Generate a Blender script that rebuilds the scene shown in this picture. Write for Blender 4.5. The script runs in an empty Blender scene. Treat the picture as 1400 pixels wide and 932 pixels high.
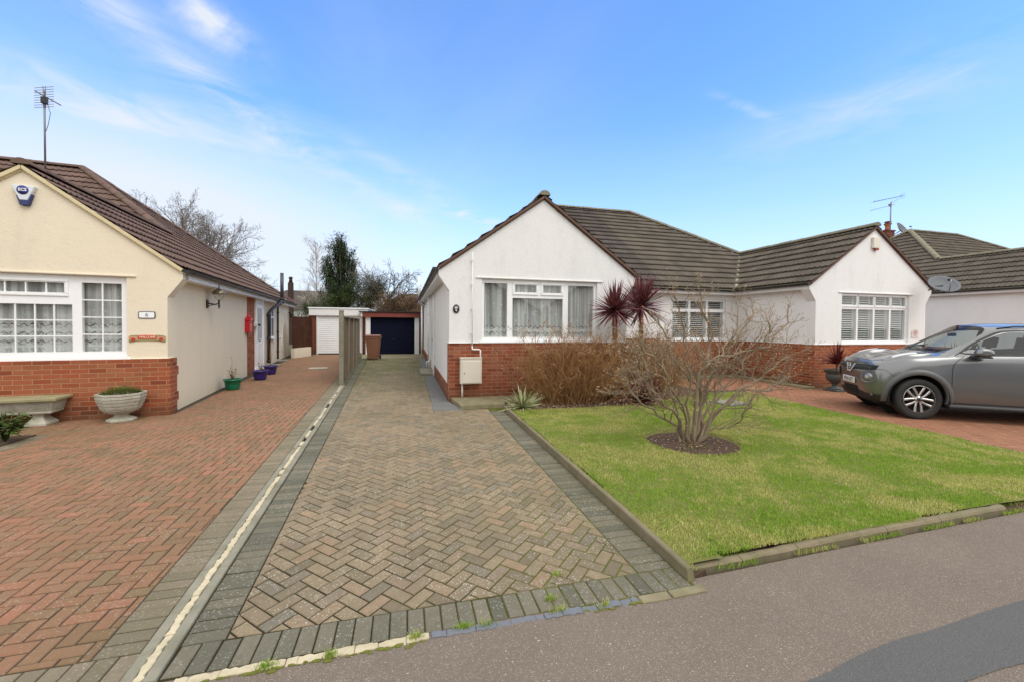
import bpy, bmesh, math, random
import numpy as np
from mathutils import Vector, Matrix, noise as mnoise
random.seed(11)
R = random.Random(5)
rad = math.radians
sc = bpy.context.scene
COL = sc.collection
PI = math.pi

# ------------------------------------------------------------------ mesh builder
class MB:
    def __init__(s):
        s.v = []; s.f = []; s.r = []; s.sm = []
    def add(s, vs, fs, rnd=None, smooth=False):
        b = len(s.v); s.v.extend([tuple(p) for p in vs])
        for f in fs:
            s.f.append([b + i for i in f]); s.r.append(R.random() if rnd is None else rnd); s.sm.append(smooth)
        return s
    def box(s, x0, x1, y0, y1, z0, z1, rnd=None):
        vs = [(x0,y0,z0),(x1,y0,z0),(x1,y1,z0),(x0,y1,z0),(x0,y0,z1),(x1,y0,z1),(x1,y1,z1),(x0,y1,z1)]
        r = R.random() if rnd is None else rnd
        return s.add(vs, [(0,3,2,1),(4,5,6,7),(0,1,5,4),(1,2,6,5),(2,3,7,6),(3,0,4,7)], r)
    def beam(s, p0, p1, w, h, up=(0,0,1), rnd=None):
        p0, p1 = Vector(p0), Vector(p1); d = (p1-p0).normalized(); u = Vector(up)
        x = d.cross(u)
        if x.length < 1e-4: x = d.cross(Vector((1,0,0)))
        x.normalize(); u = x.cross(d)
        vs = []
        for p in (p0, p1):
            for a, b in ((-1,-1),(1,-1),(1,1),(-1,1)):
                vs.append(p + x*(a*w/2) + u*(b*h/2))
        return s.add(vs, [(0,1,2,3),(7,6,5,4),(0,4,5,1),(1,5,6,2),(2,6,7,3),(3,7,4,0)], R.random() if rnd is None else rnd)
    def prism(s, poly, a, b, axis='y', rnd=None):
        # poly: 2D points; axis 'y': poly in xz, extruded y a..b ; 'z': poly in xy ; 'x': poly in yz
        def P(u, v, t):
            return (u,t,v) if axis == 'y' else ((u,v,t) if axis == 'z' else (t,u,v))
        n = len(poly)
        vs = [P(u,v,a) for u,v in poly] + [P(u,v,b) for u,v in poly]
        fs = [list(range(n)), [2*n-1-i for i in range(n)]] + [(i,i+n,(i+1)%n+n,(i+1)%n) for i in range(n)]
        return s.add(vs, fs, R.random() if rnd is None else rnd)
    def tube(s, pts, rs, n=6, rnd=None, cap=True, smooth=True):
        pts = [Vector(p) for p in pts]
        if not hasattr(rs, '__len__'): rs = [rs]*len(pts)
        vs = []; fs = []
        ref = None
        for i, p in enumerate(pts):
            d = (pts[min(i+1,len(pts)-1)] - pts[max(i-1,0)])
            if d.length < 1e-6: d = Vector((0,0,1))
            d.normalize()
            if ref is None:
                ref = d.orthogonal().normalized()
            else:
                ref = ref - d*ref.dot(d)
                if ref.length < 1e-4: ref = d.orthogonal()
                ref.normalize()
            q = d.cross(ref)
            for k in range(n):
                a = 2*PI*k/n
                vs.append(p + (ref*math.cos(a) + q*math.sin(a))*rs[i])
        for i in range(len(pts)-1):
            for k in range(n):
                a, b = i*n+k, i*n+(k+1)%n
                fs.append((a, b, b+n, a+n))
        if cap:
            fs.append(list(range(n))[::-1]); m = (len(pts)-1)*n; fs.append([m+k for k in range(n)])
        return s.add(vs, fs, R.random() if rnd is None else rnd, smooth)
    def lathe(s, prof, c=(0,0,0), n=24, sx=1, sy=1, rnd=None, rot=0, smooth=True, cap=True):
        vs = []; fs = []
        for r, z in prof:
            for k in range(n):
                a = 2*PI*k/n + rot
                vs.append((c[0]+sx*r*math.cos(a), c[1]+sy*r*math.sin(a), c[2]+z))
        for i in range(len(prof)-1):
            for k in range(n):
                a, b = i*n+k, i*n+(k+1)%n
                fs.append((a, b, b+n, a+n))
        if cap: fs.append(list(range(n))[::-1]); m = (len(prof)-1)*n; fs.append([m+k for k in range(n)])
        return s.add(vs, fs, R.random() if rnd is None else rnd, smooth)
    def sphere(s, c, r, n=12, m=8, sx=1, sy=1, sz=1, rnd=None):
        prof = [(max(1e-4, r*math.sin(PI*i/m)), -r*math.cos(PI*i/m)*sz) for i in range(m+1)]
        return s.lathe(prof, c, n, sx, sy, rnd)
    def mirror(s, ax=0):
        s.v = [tuple(-c if i == ax else c for i, c in enumerate(p)) for p in s.v]
        s.f = [f[::-1] for f in s.f]
        return s
    def shift(s, d):
        s.v = [(p[0]+d[0], p[1]+d[1], p[2]+d[2]) for p in s.v]; return s
    def xf(s, M):
        s.v = [tuple(M @ Vector(p)) for p in s.v]; return s
    def rotz(s, a):
        return s.xf(Matrix.Rotation(a, 4, 'Z'))
    def build(s, name, mt, parent=None, bevel=0, loc=None, recalc=False, seg=1, offs=(0,0,0)):
        me = bpy.data.meshes.new(name)
        v = np.array(s.v, dtype=np.float32)
        v = v - np.array(offs, dtype=np.float32)
        me.from_pydata(v.tolist(), [], s.f)
        if recalc:
            bm = bmesh.new(); bm.from_mesh(me); bmesh.ops.recalc_face_normals(bm, faces=bm.faces); bm.to_mesh(me); bm.free()
        at = me.attributes.new('rnd', 'FLOAT', 'FACE'); at.data.foreach_set('value', np.array(s.r, dtype=np.float32))
        me.polygons.foreach_set('use_smooth', s.sm)
        # metric box-mapped UV
        uv = me.uv_layers.new(name='UVMap')
        nl = len(me.loops)
        li = np.zeros(nl, dtype=np.int32); me.loops.foreach_get('vertex_index', li)
        ls = np.zeros(len(me.polygons), dtype=np.int32); me.polygons.foreach_get('loop_total', ls)
        nr = np.zeros(len(me.polygons)*3, dtype=np.float32); me.polygons.foreach_get('normal', nr)
        nr = np.repeat(np.abs(nr.reshape(-1,3)), ls, axis=0); co = v[li]
        mx = nr.argmax(axis=1)
        U = np.where(mx == 0, co[:,1], co[:,0]); V = np.where(mx == 2, co[:,1], co[:,2])
        uv.data.foreach_set('uv', np.stack([U,V],1).astype(np.float32).ravel())
        me.materials.append(mt)
        me.update()
        o = bpy.data.objects.new(name, me); COL.objects.link(o)
        if parent: o.parent = parent
        if loc: o.location = loc
        if bevel:
            b = o.modifiers.new('bevel', 'BEVEL'); b.width = bevel; b.segments = seg; b.limit_method = 'ANGLE'; b.angle_limit = rad(40)
        return o

def thing(name, label, cat, loc=(0,0,0), rz=0, group=None):
    o = bpy.data.objects.new(name, None); COL.objects.link(o); o.empty_display_size = .2
    o.location = loc; o.rotation_euler = (0,0,rz); o['label'] = label; o['category'] = cat
    if group: o['group'] = group
    return o
def tag(o, label, cat, group=None):
    o['label'] = label; o['category'] = cat
    if group: o['group'] = group
    return o
def struct(o): o['kind'] = 'structure'; return o
def text_mesh(name, s, size, mt, parent, loc, rot, ext=.002, align='CENTER', xs=1, bold=0):
    c = bpy.data.curves.new(name, 'FONT'); c.body = s; c.size = size; c.extrude = ext; c.align_x = align; c.align_y = 'CENTER'; c.offset = bold
    t = bpy.data.objects.new('t', c); COL.objects.link(t)
    dg = bpy.context.evaluated_depsgraph_get(); me = bpy.data.meshes.new_from_object(t.evaluated_get(dg))
    bpy.data.objects.remove(t)
    me.name = name; me.materials.clear(); me.materials.append(mt)
    o = bpy.data.objects.new(name, me); COL.objects.link(o); o.parent = parent; o.location = loc; o.rotation_euler = rot; o.scale = (xs,1,1)
    return o

# ------------------------------------------------------------------ node DSL
class NT:
    def __init__(s, mt):
        s.t = mt.node_tree; s.n = s.t.nodes; s.l = s.t.links
    def node(s, typ, props=None, **inp):
        n = s.n.new(typ)
        for k, v in (props or {}).items(): setattr(n, k, v)
        for k, v in inp.items():
            k2 = k.replace('_', ' ')
            sock = n.inputs[k2] if k2 in n.inputs else n.inputs[int(k[1:])]
            s.put(sock, v)
        return n
    def put(s, sock, v):
        if isinstance(v, bpy.types.NodeSocket): s.l.new(v, sock)
        elif isinstance(v, bpy.types.Node): s.l.new(v.outputs[0], sock)
        else:
            try: sock.default_value = v
            except Exception: sock.default_value = tuple(v) + (1,)
    def math(s, op, a, b=0.0, clamp=False):
        n = s.n.new('ShaderNodeMath'); n.operation = op; n.use_clamp = clamp; s.put(n.inputs[0], a); s.put(n.inputs[1], b); return n.outputs[0]
    def mix(s, f, a, b, bt='MIX'):
        n = s.n.new('ShaderNodeMix'); n.data_type = 'RGBA'; n.blend_type = bt; n.clamp_factor = True
        s.put(n.inputs[0], f); s.put(n.inputs[6], a); s.put(n.inputs[7], b); return n.outputs[2]
    def ramp(s, f, stops, interp='LINEAR'):
        n = s.n.new('ShaderNodeValToRGB'); n.color_ramp.interpolation = interp; s.put(n.inputs[0], f)
        e = n.color_ramp.elements
        while len(e) > 1: e.remove(e[-1])
        e[0].position = stops[0][0]; e[0].color = c4(stops[0][1])
        for p, c in stops[1:]:
            x = e.new(p); x.color = c4(c)
        return n.outputs[0]
    def noise(s, vec, scale, detail=4, rough=.6, dist=0):
        n = s.n.new('ShaderNodeTexNoise'); s.put(n.inputs['Scale'], scale); n.inputs['Detail'].default_value = detail
        n.inputs['Roughness'].default_value = rough; n.inputs['Distortion'].default_value = dist
        if vec is not None: s.l.new(vec, n.inputs['Vector'])
        return n.outputs[0]
    def vor(s, vec, scale, feat='F1', out=0, rnd=1):
        n = s.n.new('ShaderNodeTexVoronoi'); n.feature = feat; n.inputs['Scale'].default_value = scale; n.inputs['Randomness'].default_value = rnd
        s.l.new(vec, n.inputs['Vector']); return n.outputs[out]
    def obj(s): return s.n.new('ShaderNodeTexCoord').outputs['Object']
    def uv(s): return s.n.new('ShaderNodeTexCoord').outputs['UV']
    def pos(s): return s.n.new('ShaderNodeNewGeometry').outputs['Position']
    def rnd(s):
        n = s.n.new('ShaderNodeAttribute'); n.attribute_name = 'rnd'; return n.outputs['Fac']
    def scalev(s, v, sc_, loc=(0,0,0), rot=(0,0,0)):
        n = s.n.new('ShaderNodeMapping'); s.l.new(v, n.inputs[0]); n.inputs['Scale'].default_value = sc_; n.inputs['Location'].default_value = loc; n.inputs['Rotation'].default_value = rot
        return n.outputs[0]
    def bump(s, h, strength=.3, dist=.01, nrm=None):
        n = s.n.new('ShaderNodeBump'); n.inputs['Strength'].default_value = strength; n.inputs['Distance'].default_value = dist
        s.put(n.inputs['Height'], h)
        if nrm is not None: s.l.new(nrm, n.inputs['Normal'])
        return n.outputs[0]
    def out(s, sh):
        o = s.n.new('ShaderNodeOutputMaterial'); s.l.new(sh, o.inputs[0])
    def pbr(s, col, rough=.7, nrm=None, metal=0, spec=.5, **kw):
        n = s.n.new('ShaderNodeBsdfPrincipled'); s.put(n.inputs['Base Color'], c4(col) if isinstance(col, tuple) else col); s.put(n.inputs['Roughness'], rough)
        n.inputs['Metallic'].default_value = metal; n.inputs['Specular IOR Level'].default_value = spec
        if nrm is not None: s.l.new(nrm, n.inputs['Normal'])
        for k, v in kw.items(): s.put(n.inputs[k.replace('_', ' ')], v)
        s.out(n.outputs[0]); return n
def c4(c):
    if isinstance(c, (int,float)): return (c,c,c,1)
    return tuple(c) + (1,) if len(c) == 3 else tuple(c)
def newmat(name):
    m = bpy.data.materials.new(name); m.use_nodes = True; m.node_tree.nodes.clear(); return m, NT(m)
def s2l(r, g, b):
    f = lambda c: (c/255/12.92 if c/255 <= .04045 else ((c/255+.055)/1.055)**2.4)
    return (f(r), f(g), f(b))

def simple(name, col, rough=.5, metal=0, var=.12, vs=12, bump=.0, bs=80, spec=.5, dirt=None, **kw):
    m, t = newmat(name); p = t.obj()
    n = t.noise(p, vs, 5)
    c = t.mix(n, tuple(x*(1-var) for x in col), tuple(min(1, x*(1+var)) for x in col))
    if dirt:
        d = t.ramp(t.noise(p, 3.1, 6, .7), [(.45, 0.0), (.75, 1.0)]); c = t.mix(t.math('MULTIPLY', d, dirt[1]), c, c4(dirt[0]))
    nr = t.bump(t.noise(p, bs, 4), bump, .004) if bump else None
    rr = t.math('ADD', rough-.05, t.math('MULTIPLY', t.noise(p, vs*2, 3), .1))
    t.pbr(c, rr, nr, metal, spec, **kw)
    return m

M = {}
def render_wall(name, col, grime, var=.06):
    m, t = newmat(name); p = t.obj()
    a = t.noise(p, 1.2, 6, .65); b = t.noise(t.scalev(p, (3,3,.6)), 1.0, 5, .6); fine = t.noise(p, 40, 4)
    c = t.mix(t.math('MULTIPLY', a, 1.0), tuple(x*(1-var) for x in col), col)
    g = t.ramp(b, [(.5, 0.0), (.78, 1.0)]); c = t.mix(t.math('MULTIPLY', g, .22), c, grime)
    g2 = t.ramp(t.noise(p, 5, 7, .75), [(.52, 0.0), (.72, 1.0)]); c = t.mix(t.math('MULTIPLY', g2, .20), c, grime)
    # damp splash zone near the foot of the wall
    z = t.node('ShaderNodeSeparateXYZ', Vector=p).outputs[2]
    low = t.ramp(t.math('ADD', z, t.math('MULTIPLY', t.noise(p, 6, 5), .3)), [(.22, 1.0), (.5, 0.0)])
    c = t.mix(t.math('MULTIPLY', low, .3), c, grime)
    h = t.math('ADD', t.noise(p, 14, 6, .7), t.math('MULTIPLY', t.noise(p, 90, 3), .35))
    h = t.math('ADD', h, t.math('MULTIPLY', t.vor(t.scalev(p,(1,1,1.6)), 30), .3))
    t.pbr(c, .9, t.bump(h, .42, .012), 0, .2)
    return m
M['render_white'] = render_wall('white_render', (.80,.80,.79), (.46,.46,.45))
M['render_white_b'] = render_wall('bright_render', (.84,.84,.835), (.55,.55,.54))
M['render_cream'] = render_wall('cream_render', (.80,.715,.56), (.58,.52,.40))

def brick(name, cols, mortar, w=.225, h=.075):
    m, t = newmat(name); uv = t.uv(); p = t.obj()
    wob = t.node('ShaderNodeMix', {'data_type':'VECTOR'}, i0=.006, i4=uv, i5=t.node('ShaderNodeTexNoise', Vector=p, Scale=9).outputs[1]).outputs[1]
    b = t.node('ShaderNodeTexBrick', {'offset':.5}, Vector=wob, Scale=1.0, Mortar_Size=.0065, Mortar_Smooth=.25, Bias=0.0, Brick_Width=w, Row_Height=h, Color1=(0,0,0,1), Color2=(1,1,1,1), Mortar=(.5,.5,.5,1))
    c = t.ramp(b.outputs[0], [(0, cols[0]), (.25, cols[1]), (.5, cols[2]), (.8, cols[3]), (1, cols[4])])
    c = t.mix(t.ramp(t.noise(p, 35, 6, .7), [(.3,0.0),(.8,1.0)]), c, tuple(x*.55 for x in cols[2]), 'MIX') if False else t.mix(t.math('MULTIPLY', t.noise(p, 45, 6, .75), .45), c, tuple(x*.45 for x in cols[2]))
    st = t.ramp(t.noise(p, 2.2, 5, .6), [(.45, 0.0), (.8, 1.0)]); c = t.mix(t.math('MULTIPLY', st, .3), c, (.10,.075,.05))
    mc = t.mix(t.noise(p, 20, 5), tuple(x*.7 for x in mortar), mortar)
    c = t.mix(b.outputs[1], c, mc)
    z = t.node('ShaderNodeSeparateXYZ', Vector=p).outputs[2]
    low = t.ramp(t.math('ADD', z, t.math('MULTIPLY', t.noise(p, 5, 5), .35)), [(.2, 1.0), (.42, 0.0)])
    c = t.mix(t.math('MULTIPLY', low, .45), c, (.06,.065,.035))
    hgt = t.math('ADD', t.math('SUBTRACT', 1.0, b.outputs[1]), t.math('MULTIPLY', t.noise(p, 60, 5, .7), .35))
    t.pbr(c, .88, t.bump(hgt, .8, .012), 0, .25)
    return m
M['brick_red'] = brick('red_brick', [(.20,.045,.022),(.27,.065,.03),(.33,.085,.04),(.30,.10,.055),(.40,.14,.08)], (.36,.24,.16))
M['brick_orange'] = brick('orange_brick', [(.19,.05,.028),(.33,.085,.038),(.40,.11,.05),(.35,.12,.055),(.45,.17,.085)], (.50,.27,.15))
M['brick_plain'] = brick('dark_red_brick', [(.14,.03,.02),(.2,.04,.03),(.24,.05,.03),(.2,.05,.03),(.27,.07,.05)], (.25,.16,.12))

def tiles(name, c0, c1, c2, lich, moss, lamt=.5):
    m, t = newmat(name); p = t.obj(); r = t.rnd()
    c = t.ramp(r, [(0, c0), (.5, c1), (1, c2)])
    c = t.mix(t.math('MULTIPLY', t.noise(p, 7, 7, .7), .7), c, tuple(x*.55 for x in c1))
    g = t.ramp(t.noise(p, 1.1, 6, .7), [(.45, 0.0), (.72, 1.0)]); c = t.mix(t.math('MULTIPLY', g, .5), c, moss)
    v = t.vor(p, 16); spot = t.ramp(v, [(.13, 1.0), (.2, 0.0)]); msk = t.ramp(t.noise(p, 2.7, 3), [(.52, 0.0), (.62, 1.0)])
    c = t.mix(t.math('MULTIPLY', t.math('MULTIPLY', spot, msk), lamt), c, lich)
    v2 = t.vor(p, 45); spot2 = t.ramp(v2, [(.12, 1.0), (.2, 0.0)]); c = t.mix(t.math('MULTIPLY', spot2, lamt*.4), c, lich)
    t.pbr(c, .9, t.bump(t.noise(p, 70, 5, .7), .5, .006), 0, .2)
    return m
M['tile_brown'] = tiles('brown_roof_tile', (.058,.047,.043), (.082,.066,.060), (.112,.090,.082), (.5,.48,.4), (.10,.088,.062), .6)
M['tile_grey'] = tiles('weathered_roof_tile', (.085,.071,.058), (.115,.095,.078), (.15,.125,.102), (.5,.47,.36), (.125,.11,.075), .7)
M['tile_red'] = tiles('reddish_roof_tile', (.13,.084,.07), (.165,.105,.088), (.20,.13,.11), (.42,.36,.28), (.15,.11,.07), .2)
M['mortar'] = simple('ridge_mortar', (.22,.20,.14), .95, var=.4, vs=9, bump=.6, bs=50, dirt=((.11,.11,.05), .6))
M['verge'] = simple('verge_undercloak', (.30,.26,.18), .9, var=.3, vs=15, bump=.4)

M['upvc'] = simple('white_upvc', (.88,.89,.90), .3, var=.03, vs=3, dirt=((.6,.6,.58), .15))
M['white_paint'] = simple('white_gloss_paint', (.80,.80,.79), .4, var=.05, vs=6, dirt=((.5,.5,.46), .3), bump=.08)
M['cream_paint'] = simple('cream_verge_paint', (.66,.56,.34), .6, var=.1, vs=8, dirt=((.4,.34,.2), .4), bump=.2)
M['black_plastic'] = simple('black_gutter_plastic', (.018,.018,.02), .35, var=.3, vs=6)
M['grey_pipe'] = simple('grey_plastic_pipe', (.055,.055,.065), .4, var=.2)
M['black_metal'] = simple('black_painted_metal', (.02,.018,.018), .45, var=.3)
M['rust_wood'] = simple('red_brown_board', (.20,.045,.03), .7, var=.3, vs=14, bump=.2)
M['brown_trim'] = simple('brown_verge_strip', (.11,.055,.035), .7, var=.35, vs=10, bump=.3)
M['grey_render'] = simple('dull_render', (.3,.29,.27), .9, var=.1)
M['steel'] = simple('dull_aluminium', (.34,.35,.37), .4, .8, var=.2)
M['steel_dark'] = simple('grey_dish_steel', (.11,.12,.135), .6, .0, var=.2)
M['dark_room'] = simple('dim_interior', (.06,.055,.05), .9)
M['terracotta'] = simple('terracotta_clay', (.45,.14,.06), .8, var=.2, bump=.2)
def noisewood(name, c0, c1, rough=.85):
    m, t = newmat(name); p = t.obj()
    g = t.noise(t.scalev(p, (18,18,1.2)), 2.0, 6, .7)
    c = t.mix(g, c0, c1); c = t.mix(t.math('MULTIPLY', t.rnd(), .35), c, tuple(x*.5 for x in c0))
    st = t.ramp(t.noise(p, 2.5, 5), [(.5,0.0),(.8,1.0)]); c = t.mix(t.math('MULTIPLY', st, .4), c, (.10,.11,.06))
    t.pbr(c, rough, t.bump(g, .5, .006), 0, .2); return m
M['fence_wood'] = noisewood('weathered_fence_wood', (.14,.085,.055), (.26,.17,.115))
M['dark_wood'] = noisewood('dark_stained_boards', (.05,.018,.010), (.10,.035,.018))
M['grey_wood'] = noisewood('greyed_timber', (.20,.15,.105), (.34,.27,.19))
M['concrete'] = simple('weathered_concrete', (.25,.235,.18), .95, var=.3, vs=9, bump=.6, bs=60, dirt=((.10,.10,.05), .7))
M['concrete_kerb'] = simple('mossy_concrete_edging', (.20,.165,.105), .95, var=.35, vs=12, bump=.7, bs=70, dirt=((.11,.115,.04), .8))
M['concrete_grey'] = simple('smooth_grey_concrete', (.155,.155,.15), .85, var=.25, vs=5, bump=.3, bs=90, dirt=((.08,.085,.06), .6))
M['slab'] = simple('mossy_concrete_slab', (.23,.20,.12), .95, var=.4, vs=7, bump=.7, bs=40, dirt=((.10,.105,.04), .8))
M['cream_mortar'] = simple('cream_broken_mortar', (.56,.49,.34), .95, var=.25, vs=25, bump=.8, bs=90, dirt=((.22,.19,.10), .6))
M['bluegrey'] = simple('bluish_cement_fillet', (.15,.16,.185), .8, var=.2, vs=20, bump=.3)
M['stone'] = simple('pale_cast_stone', (.46,.44,.37), .95, var=.2, vs=14, bump=.5, bs=70, dirt=((.19,.20,.10), .7))
M['soil'] = simple('dark_soil', (.075,.045,.028), 1.0, var=.6, vs=22, bump=1.0, bs=40)

def paving(name, stops, lich=0., moss=0., grime=(.08,.075,.05), rough=.85):
    m, t = newmat(name); p = t.pos(); r = t.rnd()
    c = t.ramp(r, stops)
    c = t.mix(t.math('MULTIPLY', t.ramp(t.noise(p, 55, 6, .75), [(.3,0.0),(.75,1.0)]), .45), c, grime)
    big = t.ramp(t.noise(p, .9, 5, .6), [(.40, 0.0), (.66, 1.0)]); c = t.mix(t.math('MULTIPLY', big, .42), c, grime)
    md = t.ramp(t.noise(p, 14, 6, .75), [(.42,0.0),(.62,1.0)]); c = t.mix(t.math('MULTIPLY', md, .28), c, grime)
    agg = t.ramp(t.vor(p, 260), [(.10, 1.0), (.25, 0.0)]); c = t.mix(t.math('MULTIPLY', agg, .35), c, (.55,.50,.40))
    if lich:
        wv = t.node('ShaderNodeTexNoise', Vector=p, Scale=55.0, Detail=3.0).outputs[1]; pw = t.node('ShaderNodeMix', {'data_type':'VECTOR'}, i0=.022, i4=p, i5=wv).outputs[1]
        v = t.vor(pw, 70); cell = t.node('ShaderNodeTexVoronoi', Vector=pw, Scale=70.0).outputs[1]
        cr = t.node('ShaderNodeSeparateColor', Color=cell).outputs[0]
        spot = t.math('MULTIPLY', t.ramp(v, [(.22, 1.0), (.42, 0.0)]), t.ramp(cr, [(.50, 0.0), (.56, 1.0)]))
        msk = t.ramp(t.noise(p, 2.3, 4), [(.40, .15), (.6, 1.0)])
        c = t.mix(t.math('MULTIPLY', t.math('MULTIPLY', t.math('MULTIPLY', spot, msk), lich), t.ramp(t.noise(p, 130, 4), [(.3,.35),(.6,.95)])), c, (.52,.50,.42))
    if moss:
        z = t.node('ShaderNodeSeparateXYZ', Vector=p)
        far = t.ramp(z.outputs[1], [(.0,0.0),(1.0,1.0)])
        fy = t.math('MULTIPLY', t.ramp(t.math('MULTIPLY', z.outputs[1], .05), [(.42, 0.0), (.78, 1.0)]), t.ramp(t.noise(p, 1.4, 5), [(.35,.1),(.6,1.0)]))
        c = t.mix(t.math('MULTIPLY', fy, moss), c, (.09,.115,.03))
    t.pbr(c, rough, t.bump(t.math('ADD', t.noise(p, 180, 4, .7), t.math('MULTIPLY', t.noise(p, 38, 4), .8)), .8, .005), 0, .25)
    return m
M['pave_drive'] = paving('buff_block', [(0,(.19,.152,.105)),(.2,(.28,.218,.145)),(.45,(.345,.262,.17)),(.65,(.26,.208,.145)),(.85,(.37,.252,.16)),(1,(.205,.18,.145))], 1.1, .7, (.115,.10,.055))
M['pave_dark'] = paving('charcoal_block', [(0,(.12,.115,.094)),(.5,(.168,.158,.124)),(1,(.225,.20,.152))], .7, .35, (.09,.088,.05))
M['pave_red'] = paving('red_block', [(0,(.20,.125,.07)),(.25,(.29,.142,.082)),(.5,(.35,.155,.096)),(.7,(.26,.155,.088)),(.85,(.41,.16,.10)),(1,(.24,.165,.095))], .6, 0, (.165,.12,.06))
M['pave_greybrown'] = paving('greybrown_block', [(0,(.19,.165,.11)),(.5,(.25,.205,.14)),(1,(.29,.235,.17))], .6, 0, (.13,.115,.07))
M['pave_terra'] = paving('terracotta_block', [(0,(.30,.135,.075)),(.5,(.36,.165,.095)),(1,(.40,.19,.115))], .0, 0, (.22,.11,.065), .7)
def joint(name, c0, c1):
    m, t = newmat(name); p = t.pos()
    z = t.node('ShaderNodeSeparateXYZ', Vector=p)
    mm = t.ramp(t.math('ADD', t.math('MULTIPLY', z.outputs[0], .55), t.noise(p, 1.6, 4)), [(.45, 0.0), (1.0, 1.0)])
    c = t.mix(t.math('MULTIPLY', mm, t.ramp(t.noise(p, 9, 5), [(.3, .35), (.6, 1.0)])), c0, c1)
    c = t.mix(t.math('MULTIPLY', t.noise(p, 60, 4), .6), c, tuple(x*.4 for x in c0))
    t.pbr(c, 1.0, t.bump(t.noise(p, 120, 5), .8, .01), 0, .1); return m
M['joint_moss'] = joint('mossy_joint_sand', (.05,.045,.025), (.17,.19,.03))
M['joint_red'] = simple('joint_sand', (.055,.042,.026), 1.0, var=.4, vs=20, bump=.6)

def asphalt(name, base, base2, stone, amt, warm=(.2,.17,.15)):
    m, t = newmat(name); p = t.pos()
    c = t.mix(t.noise(p, 1.3, 6, .65), base, base2)
    n1 = t.node('ShaderNodeTexVoronoi', Vector=p, Scale=210.0); cr = t.node('ShaderNodeSeparateColor', Color=n1.outputs[1])
    c = t.mix(t.math('MULTIPLY', t.ramp(n1.outputs[0], [(.25,1.0),(.5,0.0)]), t.math('MULTIPLY', cr.outputs[0], .95)), c, t.mix(t.math('POWER', cr.outputs[1], 1.6), tuple(x*.55 for x in base), stone))
    n2 = t.node('ShaderNodeTexVoronoi', Vector=p, Scale=120.0); c2 = t.node('ShaderNodeSeparateColor', Color=n2.outputs[1])
    c = t.mix(t.math('MULTIPLY', t.math('MULTIPLY', t.ramp(n2.outputs[0], [(.2,1.0),(.38,0.0)]), t.ramp(c2.outputs[0], [(.75,0.0),(.8,1.0)])), amt), c, stone)
    lp = t.ramp(t.noise(p, 2.6, 5, .7), [(.56,0.0),(.72,1.0)]); n3 = t.node('ShaderNodeTexVoronoi', Vector=p, Scale=42.0); c3 = t.node('ShaderNodeSeparateColor', Color=n3.outputs[1])
    c = t.mix(t.math('MULTIPLY', t.math('MULTIPLY', t.ramp(n3.outputs[0], [(.2,1.0),(.35,0.0)]), t.ramp(c3.outputs[0], [(.6,0.0),(.65,1.0)])), t.math('MULTIPLY', lp, amt)), c, (.5,.47,.36))
    h = t.math('ADD', t.vor(p, 170), t.math('MULTIPLY', t.noise(p, 60, 4), .6))
    t.pbr(c, .9, t.bump(h, .7, .006), 0, .25)
    return m
M['asphalt'] = asphalt('worn_footpath_asphalt', (.145,.118,.096), (.225,.18,.145), (.52,.45,.36), .6)
M['asphalt_patch'] = asphalt('patched_asphalt', (.105,.106,.104), (.128,.126,.122), (.25,.24,.24), .2)
M['asphalt_road'] = asphalt('road_asphalt', (.05,.05,.052), (.07,.068,.068), (.2,.2,.2), .3)

def glass_mat(name, tint=(.93,.96,.95), rough=.0, base=.09, gain=1.0):
    m, t = newmat(name)
    fa = t.node('ShaderNodeLayerWeight', Blend=.5).outputs[1]
    f = t.math('MULTIPLY', t.math('ADD', base, t.math('MULTIPLY', t.math('POWER', fa, 4.0), .9)), gain, True)
    tr = t.node('ShaderNodeBsdfTransparent', Color=c4(tint)).outputs[0]
    gl = t.node('ShaderNodeBsdfGlossy', Color=(1,1,1,1), Roughness=rough).outputs[0]
    t.out(t.node('ShaderNodeMixShader', i0=f, i1=tr, i2=gl).outputs[0]); return m
M['glass'] = glass_mat('window_glass')
M['glass_car'] = glass_mat('car_glass', (.60,.66,.66), .0, .08, .8)
M['glass_screen'] = glass_mat('windscreen_glass', (.86,.92,.90), .0, .06, .4)
def frosted():
    m, t = newmat('frosted_glass'); p = t.obj()
    t.pbr((.34,.39,.38), .25, t.bump(t.noise(p, 90, 3), .3, .004), 0, .6); return m
M['frosted'] = frosted()
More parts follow.
